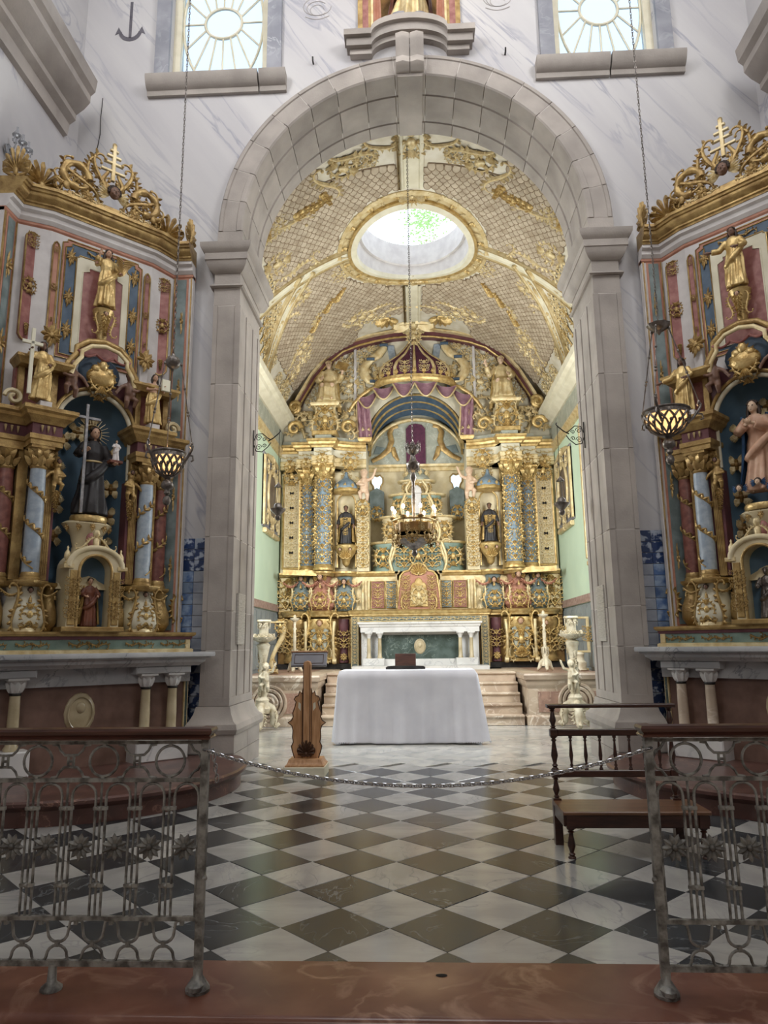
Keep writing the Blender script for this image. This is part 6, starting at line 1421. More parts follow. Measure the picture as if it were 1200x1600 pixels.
# ---- steel chain across the gap
ch = E('barrier_chain',(0,3.2,.81),'bright steel chain hanging between the two communion rails','chain')
lm = MB(); lm.tube([(.0075*cos(t),0,.0135*sin(t)+(.004 if sin(t) > 0 else -.004)) for t in [2*pi*i/12 for i in range(12)]],.0028,5,True); lme = lm.mesh('chain_link','chrome',60)
n = 92
for i in range(n):
    u = i/(n-1); x = -.975+1.9*u; z = .955-.148*(1-(2*u-1)**2)*(1+.0*u); sl = -.148*(-2*(2*u-1)*2)/1.9
    a = math.atan2(sl,1)
    o = obj('chain_link',lme,ch,(x,0 if True else 0,z-.81)); o.rotation_mode = 'XYZ'
    o.matrix_local = Matrix.Translation((x,-.02,z-.81)) @ Matrix.Rotation(-a,4,'Y') @ Matrix.Rotation(pi/2,4,'Y') @ Matrix.Rotation(pi/4+(i%2)*pi/2,4,'Z')
for x, z in ((-.97,.955),(.925,.955)):
    m = MB(); m.tube([(x+.022*cos(t),.022*sin(t)-.0,z-.81+.004*sin(3*t)) for t in [2*pi*i/14 for i in range(14)]],.004,5,True); m.build('chain_loop','chrome',ch,60)
for k in range(5): o = obj('chain_link',lme,ch,(-.94+.004*k,-.025,.93-.81-.022*k),(0,0,(k%2)*pi/2))
# ---- bench with a spindle back
bl = (1.36,5.24,0); B = E('wooden_bench', bl, 'dark wooden bench with turned spindle back beside the right rail', 'bench')
def bb(m,name,mt='wooddk',sm=35): return at(m,bl).build(name,mt,B,sm)
def turned(x,y,z0,z1,r,name='spindle',mt='wooddk'):
    h = z1-z0; m = MB(); m.lathe([(r,z0),(r,z0+h*.05),(r*.55,z0+h*.09),(r*.95,z0+h*.14),(r*.5,z0+h*.19),(r*.75,z0+h*.3),(r*1.05,z0+h*.42),(r*.8,z0+h*.6),(r*.5,z0+h*.82),(r*.9,z0+h*.87),(r*.5,z0+h*.91),(r,z0+h*.95),(r,z1)],10,(x,y,0)); return bb(m,name,mt,60)
m = MB(); m.box(.89,1.81,5.37,5.45,.935,.96,.006); bb(m,'top_rail')
for x in (.93,1.77):
    turned(x,5.41,.78,.935,.024,'back_post'); turned(x,5.41,.5,.74,.024,'back_post'); turned(x,5.41,.3,.46,.024,'back_post')
    for z0, z1 in ((.735,.785),(.45,.505)): m = MB(); m.box(x-.027,x+.027,5.383,5.437,z0,z1,.005); bb(m,'post_block')
    m = MB(); m.box(x-.028,x+.028,5.38,5.44,0,.31); bb(m,'back_leg')
m = MB(); m.box(.957,1.743,5.39,5.43,.737,.783,.005); bb(m,'upper_rail'); m = MB(); m.box(.957,1.743,5.39,5.43,.452,.5,.005); bb(m,'lower_rail')
for i in range(7): turned(1.05+.105*i,5.41,.5,.737,.014)
m = MB(); m.box(.9,1.87,5.03,5.42,.272,.297,.006); bb(m,'seat','woodseat'); m = MB(); m.box(.93,1.84,5.05,5.075,.19,.272,.004); bb(m,'front_apron'); m = MB(); m.box(.905,.93,5.06,5.4,.2,.272); bb(m,'side_apron'); m = MB(); m.box(1.84,1.865,5.06,5.4,.2,.272); bb(m,'side_apron')
for x in (.95,1.82): turned(x,5.07,0,.19,.026,'front_leg'); m = MB(); m.box(x-.03,x+.03,5.04,5.1,.19,.272); bb(m,'leg_block')
# ---- carved wooden lectern
ll = (-1.31,8.2,0); LC = E('lectern', ll, 'carved wooden lectern with a slim post and grey sloping desk', 'lectern')
def lb(m,name,mt='oak',sm=35,par=None): return m.build(name,mt,par or LC,sm)
m = MB(); m.box(-.225,.225,-.18,.18,0,.1,.008); lb(m,'foot_block','creampale'); m = MB(); m.sweep([(-.2,-.15),(.2,-.15),(.2,.15),(-.2,.15)],[(-.15,.1),(.015,.1),(.015,.115),(0,.125),(-.012,.15),(-.02,.175),(-.15,.176)],True); lb(m,'foot_moulding')
half = [(.0,.176),(.135,.176),(.16,.25),(.172,.3),(.15,.345),(.16,.4),(.155,.47),(.168,.52),(.215,.555),(.175,.58),(.155,.62),(.162,.66),(.14,.72),(.125,.78),(.148,.81),(.13,.84),(.1,.85),(.085,.9),(.06,.87),(.045,.93),(.0,.93)]
for q_ in (-1,1):
    m = MB(); m.prism([(q_*x,z) for x,z in half],-.012,.012,.003); lb(m,'carved_wing',par=None)
    m = MB(); m.tube([(q_*x,-.012,z) for x,z in half[1:-1]],.006,5); lb(m,'wing_edge','oakdk',60); m = MB(); m.tube([(q_*.05,-.014,.18),(q_*.052,-.014,.5),(q_*.05,-.014,.88)],.004,5); lb(m,'wing_groove','oakdk',60)
    m = MB(); m.prism([(q_*x,z) for x,z in ((.07,.68),(.1,.72),(.095,.78),(.07,.76))],-.014,.0145); lb(m,'pierced_opening','creampale',0)
m = MB(); pp = [(-.042,.176),(.042,.176),(.042,1.2),(.03,1.225),(0,1.235),(-.03,1.225),(-.042,1.2)]; m.prism(pp,-.045,.045,.006); lb(m,'post')
for q_ in (-1,1): m = MB(); m.tube([(q_*.038,-.046,.2),(q_*.038,-.046,1.19)],.004,5); lb(m,'post_groove','oakdk',60)
orn('shell',LC,0,-.045,.18,.17,'oakdk',sz=.2); orn('fleuron',LC,0,-.047,.3,.12,'oakdk')
dk_ = MB(); dk_.box(-.205,.205,-.02,.02,-.085,.085,.006); d2 = MB(); d2.box(-.215,.215,-.03,.03,.083,.1,.004)
T1 = lambda x,y,z: (x, y*cos(.5)+z*sin(.5)+.13, 1.245+z*cos(.5)-y*sin(.5))
lb(dk_.xf(T1),'desk_board','greypaint'); lb(d2.xf(T1),'desk_edge','oak')
for x0,x1,z0,z1 in ((-.17,.17,.05,.056),(-.17,.17,-.06,-.054),(-.17,-.164,-.06,.056),(.164,.17,-.06,.056)): m = MB(); m.box(x0,x1,-.024,-.018,z0,z1); lb(m.xf(T1),'desk_inlay','oakdk',0)
m = MB(); m.box(-.03,.03,.0,.14,1.12,1.18); lb(m,'desk_bracket','oakdk')
# ---- altar table under a white cloth, with a missal stand
tl2 = (-.2,10.95,0); TB = E('altar_table', tl2, 'plain wooden table hidden under the white altar cloth', 'table')
m = MB(); m.box(-1.0,.98,-.36,.36,.98,1.02); m.build('table_top','woodseat',TB,0)
for x in (-.9,.88):
    for y in (-.3,.3): m = MB(); m.box(x-.035,x+.035,y-.035,y+.035,0,.98); m.build('leg','woodseat',TB,0)
cl = MB(); hw, hd = 1.005, .39; per = []
def rr(t):  # rounded rectangle perimeter, t in [0,1)
    L = [2*hw,2*hd,2*hw,2*hd]; tot = sum(L); d = (t%1)*tot
    if d < L[0]: return (-hw+d,-hd),(0,-1),d
    d -= L[0]
    if d < L[1]: return (hw,-hd+d),(1,0),d
    d -= L[1]
    if d < L[2]: return (hw-d,hd),(0,1),d
    d -= L[2]; return (-hw,hd-d),(-1,0),d
NU, NVv = 240, 16
def cf_(u,v):
    (x,y),(nx,ny),d = rr(u); 
    cor = max(0,1-min(math.hypot(abs(x)-hw,abs(y)-hd)/.28,1))
    if cor > 0: nx, ny = (nx*(1-cor*.5)+math.copysign(cor*.5,x)), (ny*(1-cor*.5)+math.copysign(cor*.5,y))
    z = 1.03-v*(.985+.012*sin(u*9)); 
    if v < .06: return (x-nx*.02*(1-v/.06), y-ny*.02*(1-v/.06), 1.035-.012*(v/.06)**2)
    f = .012*sin(d*9+1.3*sin(d*3))+.010*sin(d*21+2)+.007*sin(d*37)
    o_ = .012+v*(.03+f*1.6)+cor*v*(.05+.04*sin(u*60)+(.05 if x > 0 else 0)); 
    return (x+nx*o_, y+ny*o_, z)
cl.grid(cf_,NU,NVv); cl.prism([(-hw-.0,0),(hw,0),(hw,1),(-hw,1)],0,0) if False else None
top = [cf_(i/NU,0) for i in range(NU)]; cl.add([(x,y,1.036) for x,y,z in top],[tuple(range(NU))])
clo = cl.build('altar_cloth','cloth',None,60); clo.location = (-.21,10.95,0); tag(clo,'long white linen cloth draped over the altar table to the floor','cloth')
hm_ = MB()
for i in range(0,110):
    p = cf_((i+.5)/300,1.0); hm_.add([(p[0]-.009,p[1]-.003,p[2]+.002),(p[0]+.009,p[1]-.003,p[2]+.002),(p[0]+.005,p[1]-.004,p[2]-.018),(p[0]-.005,p[1]-.004,p[2]-.018)],[(0,1,2,3)])
hm_.build('lace_edging','cloth',clo,0)
ms = E('missal_stand',(-.24,11.0,1.04),'dark brown wooden missal stand on the white altar table','book stand')
m = MB(); m.box(-.16,.16,-.012,.012,0,.23,.006); m.xf(lambda x,y,z:(x,y+z*.35,z)); m.build('back_board','wooddk',ms,0); m = MB(); m.prism([(-.3,0),(.3,0),(.3,.03),(.27,.045),(.18,.05),(-.18,.05),(-.27,.045),(-.3,.03)],-.03,.03,.006); m.build('foot','blackiron',ms,35)
m = MB(); m.box(-.16,.16,.0,.16,.0,.02); m.build('ledge','wooddk',ms,0)
# ---- tall carved torch stands and smaller candlesticks
def torchere(loc, nm, flip):
    t = E('torch_stand', loc, 'tall cream and gilt carved torch stand with a child figure, %s of the altar steps' % nm, 'torch stand', group='carved torch stands')
    for k in range(3):
        a = radians(-90+120*k); m = MB(); pts = [(.07,0,.42),(.16,0,.36),(.22,0,.22),(.2,0,.11),(.26,0,.055),(.3,0,.08),(.27,0,.11)]
        m.tube([(x*cos(a),x*sin(a),z) for x,y,z in pts],[.06,.07,.075,.06,.05,.035,.02],8); m.build('scroll_foot','sculpt',t,60)
        orn('cartouche',t,.2*cos(a),.2*sin(a),.2,.26,'sculpt',rz=a+pi/2)
    m = MB(); m.lathe([(.12,.28),(.15,.36),(.1,.44),(.12,.5),(.07,.56),(.09,.62),(.065,.75),(.08,.95),(.06,1.15),(.1,1.35),(.12,1.42),(.08,1.46)],14,(0,0,0)); m.build('stem','sculpt',t,50)
    for k in range(9):
        a = k*2.2; orn('s_scroll' if k%2 else 'leaf_drop',t,.085*cos(a),.085*sin(a),.55+.09*k,.2,'sculpt',rz=a+pi/2)
    putto('child_figure',t,(.06*flip,-.08,.62),.5,'sculpt',0,flip)
    m = MB(); m.lathe([(.05,1.46),(.1,1.48),(.2,1.53),(.21,1.56),(.16,1.55),(.06,1.53)],18,(0,0,0),wob=lambda a,z:1+.07*cos(9*a)); m.build('drip_bowl','sculpt',t,50)
    for k in range(8): a = k*pi/4; orn('shell',t,.17*cos(a),.17*sin(a),1.5,.13,'sculpt',rz=a+pi/2)
    m = MB(); m.lathe([(.05,1.54),(.085,1.6),(.08,1.68),(.1,1.74),(.07,1.78),(.13,1.83),(.12,1.86),(.05,1.86)],14,(0,0,0)); m.build('candle_socket','sculpt',t,50)
    for k in range(6): a = k*pi/3; orn('fleuron',t,.1*cos(a),.1*sin(a),1.78,.14,'sculpt',rz=a+pi/2)
torchere((-2.72,12.35,0),'left',1); torchere((2.6,12.45,0),'right',-1)
def candlestick(loc, H, label):
    t = E('candlestick', loc, label, 'candlestick', group='candlesticks on the platforms')
    for k in range(3):
        a = radians(-90+120*k); m = MB(); m.tube([(x*cos(a),x*sin(a),z) for x,z in ((.03,.22),(.09,.16),(.12,.08),(.16,.035),(.17,.05))],[.04,.045,.04,.028,.015],7); m.build('foot','sculpt',t,60)
    m = MB(); m.lathe([(.08,.1),(.09,.16),(.05,.22),(.06,.3),(.03,.36),(.05,.42),(.028,.5),(.035,.7),(.022,.82),(.04,.86),(.02,.9),(.03,H-.12),(.09,H-.08),(.1,H-.05),(.03,H-.04),(.03,H)],14); m.build('stem','sculpt',t,50)
    for k in range(5): orn('leaf_drop',t,.05*cos(k*1.26),.05*sin(k*1.26),.45,.2,'sculpt',rz=k*1.26+pi/2)
    m = MB(); m.tube([(0,0,H-.04),(0,0,H+.02)],.012,8); m.build('candle_stub','candle',t,50)
candlestick((-2.5,14.2,PT),1.12,'slim gilt candlestick on the left platform in front of the retable'); candlestick((2.36,13.75,PT),1.12,'slim gilt candlestick on the right platform near the steps')
# gilt frame stand (right) and scroll-legged stand (left)
fs2 = E('gilt_frame_stand',(3.02,13.9,PT),'open gilt rectangular frame on a bell-shaped foot, right platform','stand')
m = MB(); m.lathe([(.13,0),(.15,.02),(.13,.06),(.14,.16),(.1,.2),(.09,.28),(.11,.31),(.06,.36)],16); m.build('bell_foot','sculpt',fs2,50)
for x in (-.2,.2): m = MB(); m.box(x-.025,x+.025,-.025,.025,.36,1.0,.006); m.build('upright','goldlt',fs2); orn('arabesque',fs2,x,-.03,.7,.3,'gold')
for z in (.36,1.0): m = MB(); m.box(-.225,.225,-.028,.028,z-.02,z+.02,.006); m.build('crossbar','goldlt',fs2)
for k in range(3): a = 2*pi*k/3; m = MB(); m.tube([(.1*cos(a),.1*sin(a),.04),(.17*cos(a),.17*sin(a),.025)],[.03,.02],6); m.build('toe','goldlt',fs2,60)
gs = E('gilt_scroll_stand',(-2.86,13.6,PT),'gilt stand with a flat top and one curved scroll leg, left platform','stand')
m = MB(); m.box(-.2,.28,-.12,.12,.96,.99,.006); m.build('top_board','goldlt',gs); m = MB(); m.tube([(.24,0,.96),(.25,0,.84),(.22,0,.68),(.12,0,.5),(.05,0,.34),(.02,0,.2),(.06,0,.1)],[.05,.055,.05,.04,.04,.045,.03],8); m.build('scroll_leg','goldlt',gs,60)
m = MB(); m.box(-.14,-.08,-.05,.05,.08,.96,.006); m.build('back_post','goldlt',gs); m = MB(); m.box(-.16,.14,-.08,.08,.04,.1,.01); m.build('base_block','goldlt',gs); orn('cartouche',gs,.2,-.09,.9,.24,'gold'); 
for x in (-.12,.12): orn('c_scroll',gs,x,-.09,.16,.2,'gold')
m = MB(); m.tube([(-.15,0,.02),(.16,0,.02)],[.02,.02],6); m.build('floor_runner','goldlt',gs,60)
# ---- hanging sanctuary lamps
def lamp(loc, rb_, rim, cap, nm, top):
    x, y = loc; L = E('sanctuary_lamp',(x,y,rim),'pierced silver hanging lamp glowing amber in front of the %s side altar' % nm,'lamp',group='hanging lamps of the nave')
    m = MB(); n_ = int((top-cap-rim-.05)/.034); z = cap+.06
    for k in range(n_):
        m.tube([(.008*cos(t)*(1 if k%2 else 0), .008*cos(t)*(0 if k%2 else 1), z+.034*k+.024*sin(t)) for t in [2*pi*i/8 for i in range(8)]],.0035,4,True)
    m.build('long_chain','silver',L,60)
    m = MB()
    if nm == 'left': m.lathe([(.0,-.08),(.012,-.075),(.008,-.06),(.03,-.05),(.06,-.02),(.065,.015),(.05,.05),(.02,.07),(.015,.09),(.0,.095)],16,(0,0,cap),wob=lambda a,z:1+.06*cos(8*a))
    else: m.lathe([(.0,-.08),(.012,-.07),(.02,-.05),(.06,-.03),(.09,.0),(.1,.02),(.02,.03),(.012,.05),(.0,.06)],18,(0,0,cap),wob=lambda a,z:1+.05*cos(9*a))
    m.build('smoke_cap','silver',L,50)
    b0 = rb_
    m = MB(); m.lathe([(b0*1.02,0),(b0*1.06,.01),(b0*1.0,.02),(b0*.98,-.03),(b0*1.0,-.035)],28); m.build('bowl_rim','silver',L,50)
    m = MB(); m.lathe([(b0*.93,-.03),(b0*.86,-.09),(b0*.68,-.15),(b0*.4,-.185),(b0*.15,-.195)],24); m.build('amber_liner','glow',L,60)
    m = MB(); prof_ = [(b0*1.0,-.03),(b0*.98,-.07),(b0*.88,-.11),(b0*.7,-.16),(b0*.42,-.195),(b0*.2,-.205)]
    for k in range(14):
        for d_ in (-1,1):
            m.tube([(r*cos(k*2*pi/14+d_*j*.16),r*sin(k*2*pi/14+d_*j*.16),z) for j,(r,z) in enumerate(prof_)],[.009,.012,.009,.012,.009,.008],5)
        r, z = prof_[2]; a = k*2*pi/14+.1; m.ell((r*cos(a),r*sin(a),z),(.018,.018,.018),6,4)
    m.build('pierced_bowl','silver',L,60)
    m = MB(); m.lathe([(b0*.2,-.2),(b0*.3,-.215),(.025,-.23),(.04,-.25),(.055,-.28),(.05,-.31),(.02,-.33),(.03,-.36),(.012,-.38),(.03,-.4),(.036,-.43),(.025,-.46),(.0,-.47)],16); m.build('pendant','silver',L,50)
    for k in range(3):
        a = radians(-5+120*k); ca, sa = cos(a), sin(a)
        m = MB(); pts = [(b0*.9,-.1),(b0*1.15,-.06),(b0*1.35,-.01),(b0*1.5,.03),(b0*1.55,.06),(b0*1.45,.08),(b0*1.38,.055),(b0*1.45,.04)]
        m.tube([(r*ca,r*sa,z) for r,z in pts],[.012,.013,.012,.011,.01,.01,.009,.008],6); m.tube([((b0*1.3)*ca,(b0*1.3)*sa,-.02),((b0*1.55)*ca,(b0*1.55)*sa,-.03),((b0*1.6)*ca,(b0*1.6)*sa,-.07),((b0*1.45)*ca,(b0*1.45)*sa,-.08)],.009,6); m.build('scroll_handle','silver',L,60)
        p0 = Vector((b0*1.5*ca,b0*1.5*sa,.06)); p1 = Vector((.08*ca,.08*sa,cap)); m = MB()
        m.tube([tuple(p0),tuple(p0.lerp(p1,.5)),tuple(p1)],.0055,5)
        for t_ in (.03,.36,.4,.68,.97): q = p0.lerp(p1,t_); m.ell(tuple(q),(.014,.014,.016),6,4)
        m.build('suspension_rod','silver',L,60)
    m = MB(); m.lathe([(.03,-.1),(.032,-.02),(.03,.0)],10); m.build('oil_glass','glow',L,60); m = MB(); m.ell((0,0,-.04 if nm == 'left' else -.07),(.016,.016,.026),8,6); m.build('flame','flame',L,60)
    l = bpy.data.lights.new('lamp_flame','POINT'); l.energy = 2.2; l.color = (1,.62,.3); l.shadow_soft_size = .03; lo_ = bpy.data.objects.new('lamp_flame_light',l); COL.objects.link(lo_); lo_.location = (x,y,rim+.05)
lamp((-2.235,6.0),.145,3.1,.86,'left',14); lamp((2.16,6.0),.19,3.37,.8,'right',14)
# ---- chandelier in the chancel arch
cx_, cy_ = -.065, 9.75; CH = E('chandelier',(cx_,cy_,2.6),'gilt chandelier ring with lit candles hanging under the vault on a long silver chain','chandelier')
m = MB()
for k in range(140):
    z = 4.22+.0352*k-2.6; m.tube([(.012*cos(t)*(k%2), .012*cos(t)*(1-k%2), z+.025*sin(t)) for t in [2*pi*i/8 for i in range(8)]],.004,4,True)
m.build('long_chain','silver',CH,60)
m = MB(); m.lathe([(.0,4.24),(.03,4.22),(.1,4.16),(.08,4.1),(.03,4.06),(.05,3.98),(.1,3.93),(.08,3.85),(.03,3.8),(.05,3.72),(.02,3.66),(.03,3.4),(.02,3.1),(.03,2.9)],12,(0,0,-2.6)); m.build('stem','silver',CH,50)
for k in range(8): a = k*pi/4; orn('fleuron',CH,.1*cos(a),.1*sin(a),4.18-2.6,.13,'silver',rz=a+pi/2); orn('leaf_drop',CH,.08*cos(a),.08*sin(a),3.95-2.6,.16,'silver',rz=a+pi/2)
m = MB(); m.tube([(.31*cos(t),.31*sin(t),3.1-2.6) for t in [2*pi*i/32 for i in range(32)]],.014,6,True); m.tube([(.29*cos(t),.29*sin(t),2.85-2.6) for t in [2*pi*i/32 for i in range(32)]],.02,6,True); m.build('gilt_ring','golddk',CH,60)
for k in range(8):
    a = k*pi/4+.3; m = MB(); m.tube([(.02*cos(a),.02*sin(a),2.95-2.6),(.15*cos(a),.15*sin(a),2.86-2.6),(.28*cos(a),.28*sin(a),2.95-2.6),(.31*cos(a),.31*sin(a),3.1-2.6)],[.014,.012,.012,.01],6); m.build('arm','golddk',CH,60)
    m = MB(); m.lathe([(.012,3.1),(.04,3.12),(.045,3.14),(.02,3.15)],10,(.31*cos(a),.31*sin(a),-2.6)); m.build('drip_pan','golddk',CH,50)
    m = MB(); m.tube([(.31*cos(a),.31*sin(a),3.14-2.6),(.31*cos(a),.31*sin(a),3.24-2.6)],.013,8); cd_ = m.build('candle','candle',CH,60)
    m = MB(); m.ell((.31*cos(a),.31*sin(a),3.27-2.6),(.022,.022,.034),8,6); m.build('bulb','flame',cd_,60)
    orn('cartouche',CH,.3*cos(a+.39),.3*sin(a+.39),2.86-2.6,.18,'golddk',rz=a+.39+pi/2)
    orn('leaf_drop',CH,.29*cos(a+.39),.29*sin(a+.39),2.86-2.6,.14,'golddk',rz=a+.39+pi/2)
m = MB(); m.lathe([(.27,2.93),(.27,3.06),(.26,3.06),(.26,2.93)],8,(0,0,-2.6)); m.build('glass_panel_drum','bronze',CH,20)
for k in range(8): a = k*pi/4+pi/8; orn('arabesque',CH,.262*cos(a),.262*sin(a),2.995-2.6,.11,'goldlt',rz=a+pi/2)
m = MB(); m.lathe([(.27,2.86),(.2,2.8),(.1,2.74),(.04,2.71),(.03,2.68),(.045,2.65),(.03,2.62),(.0,2.6)],18,(0,0,-2.6)); m.build('bottom_bowl','silver',CH,50)
for k in range(4):
    l = bpy.data.lights.new('chandelier_bulb','POINT'); l.energy = 3; l.color = (1,.72,.4); l.shadow_soft_size = .03; a = k*pi/2+.1; lo_ = bpy.data.objects.new('chandelier_bulb_light',l); COL.objects.link(lo_); lo_.location = (cx_+.31*cos(a),cy_+.31*sin(a),3.33)
# ---- iron brackets on the arch jambs with small hanging lamps
for s, nm in ((-1,'left'),(1,'right')):
    loc = (s*2.245,9.25,4.15); K = E('iron_bracket',loc,'black scrolled iron bracket on the %s arch jamb' % nm,'bracket',group='iron lamp brackets'); k_ = -s
    m = MB(); m.tube([(0,0,-.18),(0,0,.18)],.009,6)
    for q_ in (-1,1):
        m.tube([(0,0,q_*.02),(k_*.04,0,q_*.12),(k_*.12,0,q_*.13),(k_*.2,0,q_*.06),(k_*.24,0,q_*.02+.02)],.007,6)
        m.tube([(k_*(.07+.045*(1-.8*t)*cos(9*t)),0,q_*.065+.045*(1-.8*t)*sin(9*t)) for t in [i/16 for i in range(17)]],.005,5); m.tube([(k_*(.15+.03*(1-.8*t)*cos(8*t)),0,q_*.045+.03*(1-.8*t)*sin(8*t)) for t in [i/14 for i in range(15)]],.005,5)
    m.tube([(k_*.2,0,.02),(k_*.27,0,.06),(k_*.35,0,.13),(k_*.37,0,.16),(k_*.36,0,.18)],.008,6); m.build('scrollwork','blackiron',K,60)
    hl_ = (loc[0]+k_*.355,9.25,3.1); Lp = E('small_hanging_lamp',hl_,'small dark pewter lamp hanging from the %s arch bracket' % nm,'lamp',group='small lamps in the arch')
    m = MB(); m.tube([(0,0,.45),(0,0,1.2)],.004,5); m.build('hanging_chain','blackiron',Lp,60); m = MB(); m.lathe([(.0,.5),(.015,.47),(.05,.43),(.055,.42),(.0,.415)],12); m.build('cap','silver',Lp,50)
    for q_ in range(3): a = q_*2*pi/3+.5; m = MB(); m.tube([(.045*cos(a),.045*sin(a),.43),(.085*cos(a),.085*sin(a),.13)],.004,5); m.build('chain','blackiron',Lp,60)
    m = MB(); m.lathe([(.0,-.05),(.012,-.04),(.03,-.03),(.04,.0),(.03,.03),(.06,.06),(.1,.1),(.105,.12),(.06,.14),(.05,.18),(.03,.2),(.0,.2)],14); m.build('vessel','silver',Lp,50)
# ---- framed paintings on the chancel side walls
G['canvas'] = M('dark_oil_painting',C('5d4f45'),C('8a7c6e'),.5,scale=3.5,lo=.4,hi=.7,detail=6,rnd=.1)
def painting(s, yc, z0, z1, w_, label):
    x = s*3.3; P_ = E('framed_painting',(x,yc,z0),label,'painting')
    H = z1-z0; fx = lambda u,v,z: (-s*0+v*(s) , (u)*(1), z)   # local: u along Y, v depth
    def pbuild(m,name,mt,sm=35): return m.xf(lambda u,v,z:(s*v,u,z)).build(name,mt,P_,sm)
    m = MB(); m.box(-w_,w_,-.03,-.005,.12,H-.05); pbuild(m,'frame_board','greypaint',0)
    for u in (-1,1): m = MB(); m.box(*sorted((u*w_,u*(w_-.13))),-.07,-.005,.15,H-.12,.02); pbuild(m,'frame_side','goldlt')
    m = MB(); m.box(-w_*.85,w_*.85,-.09,-.005,.0,.1,.02); pbuild(m,'frame_foot','goldlt'); m = MB(); m.prism([(-w_,H-.14),(w_,H-.14),(w_*.6,H-.02),(0,H+.06),(-w_*.6,H-.02)],-.07,-.005,.02); pbuild(m,'frame_pediment','goldlt')
    oc = [(w_*.58*cos(t),H*.5+H*.33*sin(t)) for t in [2*pi*i/36 for i in range(36)]]; m = MB(); m.prism(oc,-.036,-.03); pbuild(m,'canvas','canvas',0)
    m = MB(); m.tube([(u,-.05,z) for u,z in oc],.045,7,True); pbuild(m,'oval_moulding','goldlt',60)
    for u,z,sz in ((0,H*.88,.4),(0,H*.12,.4),(-w_*.6,H*.2,.3),(w_*.6,H*.2,.3),(-w_*.6,H*.82,.3),(w_*.6,H*.82,.3)): orn('cartouche',P_,-s*.055,u,z,sz,'goldlt',rz=-s*pi/2)
painting(-1,15.4,3.8,5.6,.86,'tall oval painting in a gilt frame on the left chancel wall'); painting(1,15.5,3.85,5.65,.82,'tall oval painting in a gilt frame on the right chancel wall near the retable'); painting(1,12.85,2.85,5.8,.9,'large gilt-framed painting on the right chancel wall near the arch')
# ---- niche over the arch: stone ledge, framed figure group
nl = (0,8.46,9.45); N_ = E('stone_ledge',nl,'grey stone ledge arching over the keystone, below the upper niche','ledge')
cv = [(-.52,9.45)]+[(.52*-cos(pi*i/14)*1.0, 9.45+.22*sin(pi*i/14)) for i in range(1,14)]+[(.52,9.45)]
for (o0,o1,yy,name) in ((.0,.08,8.4,'lower_moulding'),(.08,.2,8.33,'middle_moulding'),(.2,.29,8.27,'upper_moulding')):
    m = MB(); m.ring([(x*(1+o1*.04),z+o1) for x,z in cv],[(x*(1+o0*.04),z+o0) for x,z in cv],yy,8.5,False); at(m,nl).build(name,'stone',N_,30)
    for a,b_ in ((-.9+(.29-o1)*.35,-.525),(.525,.9-(.29-o1)*.35)): m = MB(); m.box(a,b_,yy,8.5,9.45+o0,9.45+o1); at(m,nl).build(name,'stone',N_,0)
nfr = E('saint_niche',(0,8.47,9.75),'red and gold painted niche frame above the stone ledge','niche')
m = MB(); m.box(-.5,.5,8.92,8.95,9.7,11.6); at(m,(0,8.47,9.75)).build('dark_ground','bronze',nfr,0)
for s in (-1,1):
    for x0,x1,y,mt in ((.5,.72,8.46,'golddk'),(.57,.65,8.45,'redpaint'),(.5,.53,8.44,'goldlt')): m = MB(); m.box(*sorted((s*x0,s*x1)),y,8.5,9.74,11.6); at(m,(0,8.47,9.75)).build('frame_strip',mt,nfr,0)
    m = MB(); m.grid(lambda u,v:(s*(.5-.12*u*(1-.5*v)),8.44-.02*sin(u*9),9.95+1.6*v),10,6); at(m,(0,8.47,9.75)).build('side_curtain','salmon',nfr,60)
figure('niche_saint',1.5,(0,8.6,9.99),'barefoot saint in gold-flowered robes in the niche above the arch',robe='goldlt',fl='flesh',seed=51,hem=.17,lean=.02,mantle='rust',armL=((.18,-.02,.66),(.14,-.06,.55)),armR=((-.18,-.02,.66),(-.14,-.06,.58)))
m = MB(); m.ell((-.12,0,.06),(.14,.07,.07),10,6); m.ell((.14,.0,.05),(.12,.07,.06),10,6); m.ell((0,.0,.03),(.26,.08,.05),12,5); rk = m.build('rocky_mound','greypaint',None,60); rk.location = (0,8.42,9.985); tag(rk,'small grey rocky mound under the feet of the niche saint','rock')
sp = bpy.data.lights.new('niche_spot','SPOT'); sp.energy = 60; sp.color = (1,.78,.5); sp.spot_size = radians(75); sp.spot_blend = .8; sp.shadow_soft_size = .1; so_ = bpy.data.objects.new('niche_spot',sp); COL.objects.link(so_); so_.location = (0,7.3,12.4); so_.rotation_euler = (Vector((0,8.5,10.1))-Vector((0,7.3,12.4))).to_track_quat('-Z','Y').to_euler()
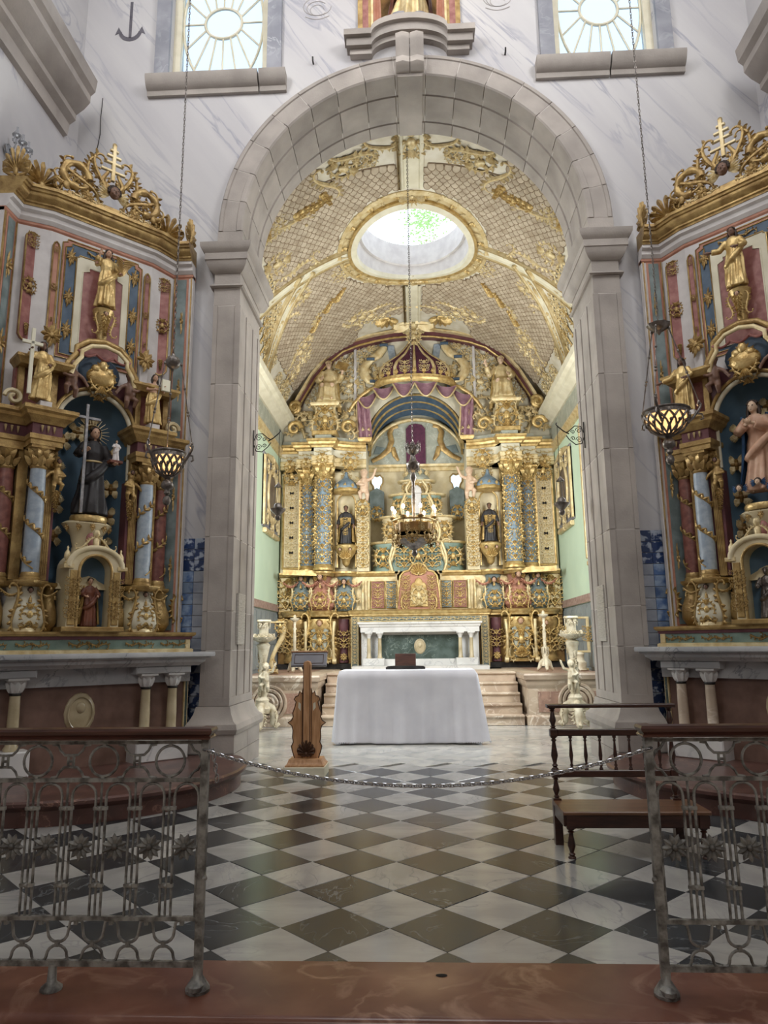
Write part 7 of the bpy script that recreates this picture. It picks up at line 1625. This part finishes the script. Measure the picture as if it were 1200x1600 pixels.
# ---- thin cable and a cut-glass wall light at the far left
m = MB(); m.tube([(.03,0,.92),(.02,0,.6),(.03,0,.35),(0,0,.1),(-.03,0,0)],.005,5); cb = m.build('wall_cable','blackiron',None,60); cb.location = (-4.36,8.492,8.1); tag(cb,'thin dark cable hanging down the wall above the left retable','cable')
gl = E('crystal_sconce',(-4.62,6.95,6.9),'cut-glass wall light above the outer end of the left retable','wall light')
m = MB(); m.lathe([(.05,0),(.06,.01),(.06,.04),(.03,.05)],10); m.xf(lambda x,y,z:(z-.02,x,y+.12)); m.build('wall_plate','crystal',gl,50)
for k in (-1,0,1):
    m = MB(); m.tube([(.02,0,.12),(.1,.06*k,.06),(.16,.11*k,.1),(.17,.12*k,.17)],.009,6); m.build('glass_arm','crystal',gl,60)
    m = MB(); m.lathe([(.01,.16),(.045,.18),(.05,.2),(.015,.2),(.013,.3),(.0,.31)],10,(.17,.12*k,0)); m.build('glass_cup','crystal',gl,50)
    for j in range(4): a = j*pi/2; m = MB(); m.ell((.17+.045*cos(a),.12*k+.045*sin(a),.15),(.008,.008,.024),6,5); m.build('glass_drop','crystal',gl,0)
m = MB(); m.lathe([(.02,.2),(.03,.24),(.012,.3),(.02,.34),(.0,.37)],8,(.08,0,0)); m.build('glass_spire','crystal',gl,50)

# ---- tree top outside, seen through the oculus
G['leaves'] = M('pale_green_leaves',C('b4d594'),C('9fc77c'),.6,scale=6)  # two even pale greens mixed by noise
gd = MB(); gd.box(-6,6,17.9,24,-.3,0); tag(gd.build('ground','joint',None,0),'bare ground outside behind the chancel',kind='structure')
tr = E('garden_tree',(.44,19.6,0),'pale green tree outside, its top seen through the oval skylight','tree')
rg = random.Random(4); fo = MB()
for k in range(420):
    p = Vector((rg.gauss(0,.3),rg.gauss(0,.4),14.2+rg.gauss(0,.26))); a = rg.uniform(0,6.3); d = Vector((cos(a),sin(a),rg.uniform(-.5,.5)))*.1; e = d.cross(Vector((0,.3,1))).normalized()*.035
    fo.add([tuple(p),tuple(p+d*.5+e),tuple(p+d),tuple(p+d*.5-e)],[(0,1,2,3)])
o = fo.build('foliage','leaves',tr,0); o['kind'] = 'stuff'
br = MB(); br.tube([(.1,.1,0),(.05,.15,5),(.2,.1,10),(.1,.05,12.4),(.05,0,13.4)],[.22,.18,.12,.05,.01],8)
for k in range(6): a = k*1.1; br.tube([(.08,.05,12.6+.1*k),(.08+.3*cos(a),.05+.3*sin(a),13.1+.1*k)],[.02,.006],5)
br.build('trunk','bronze',tr,60)
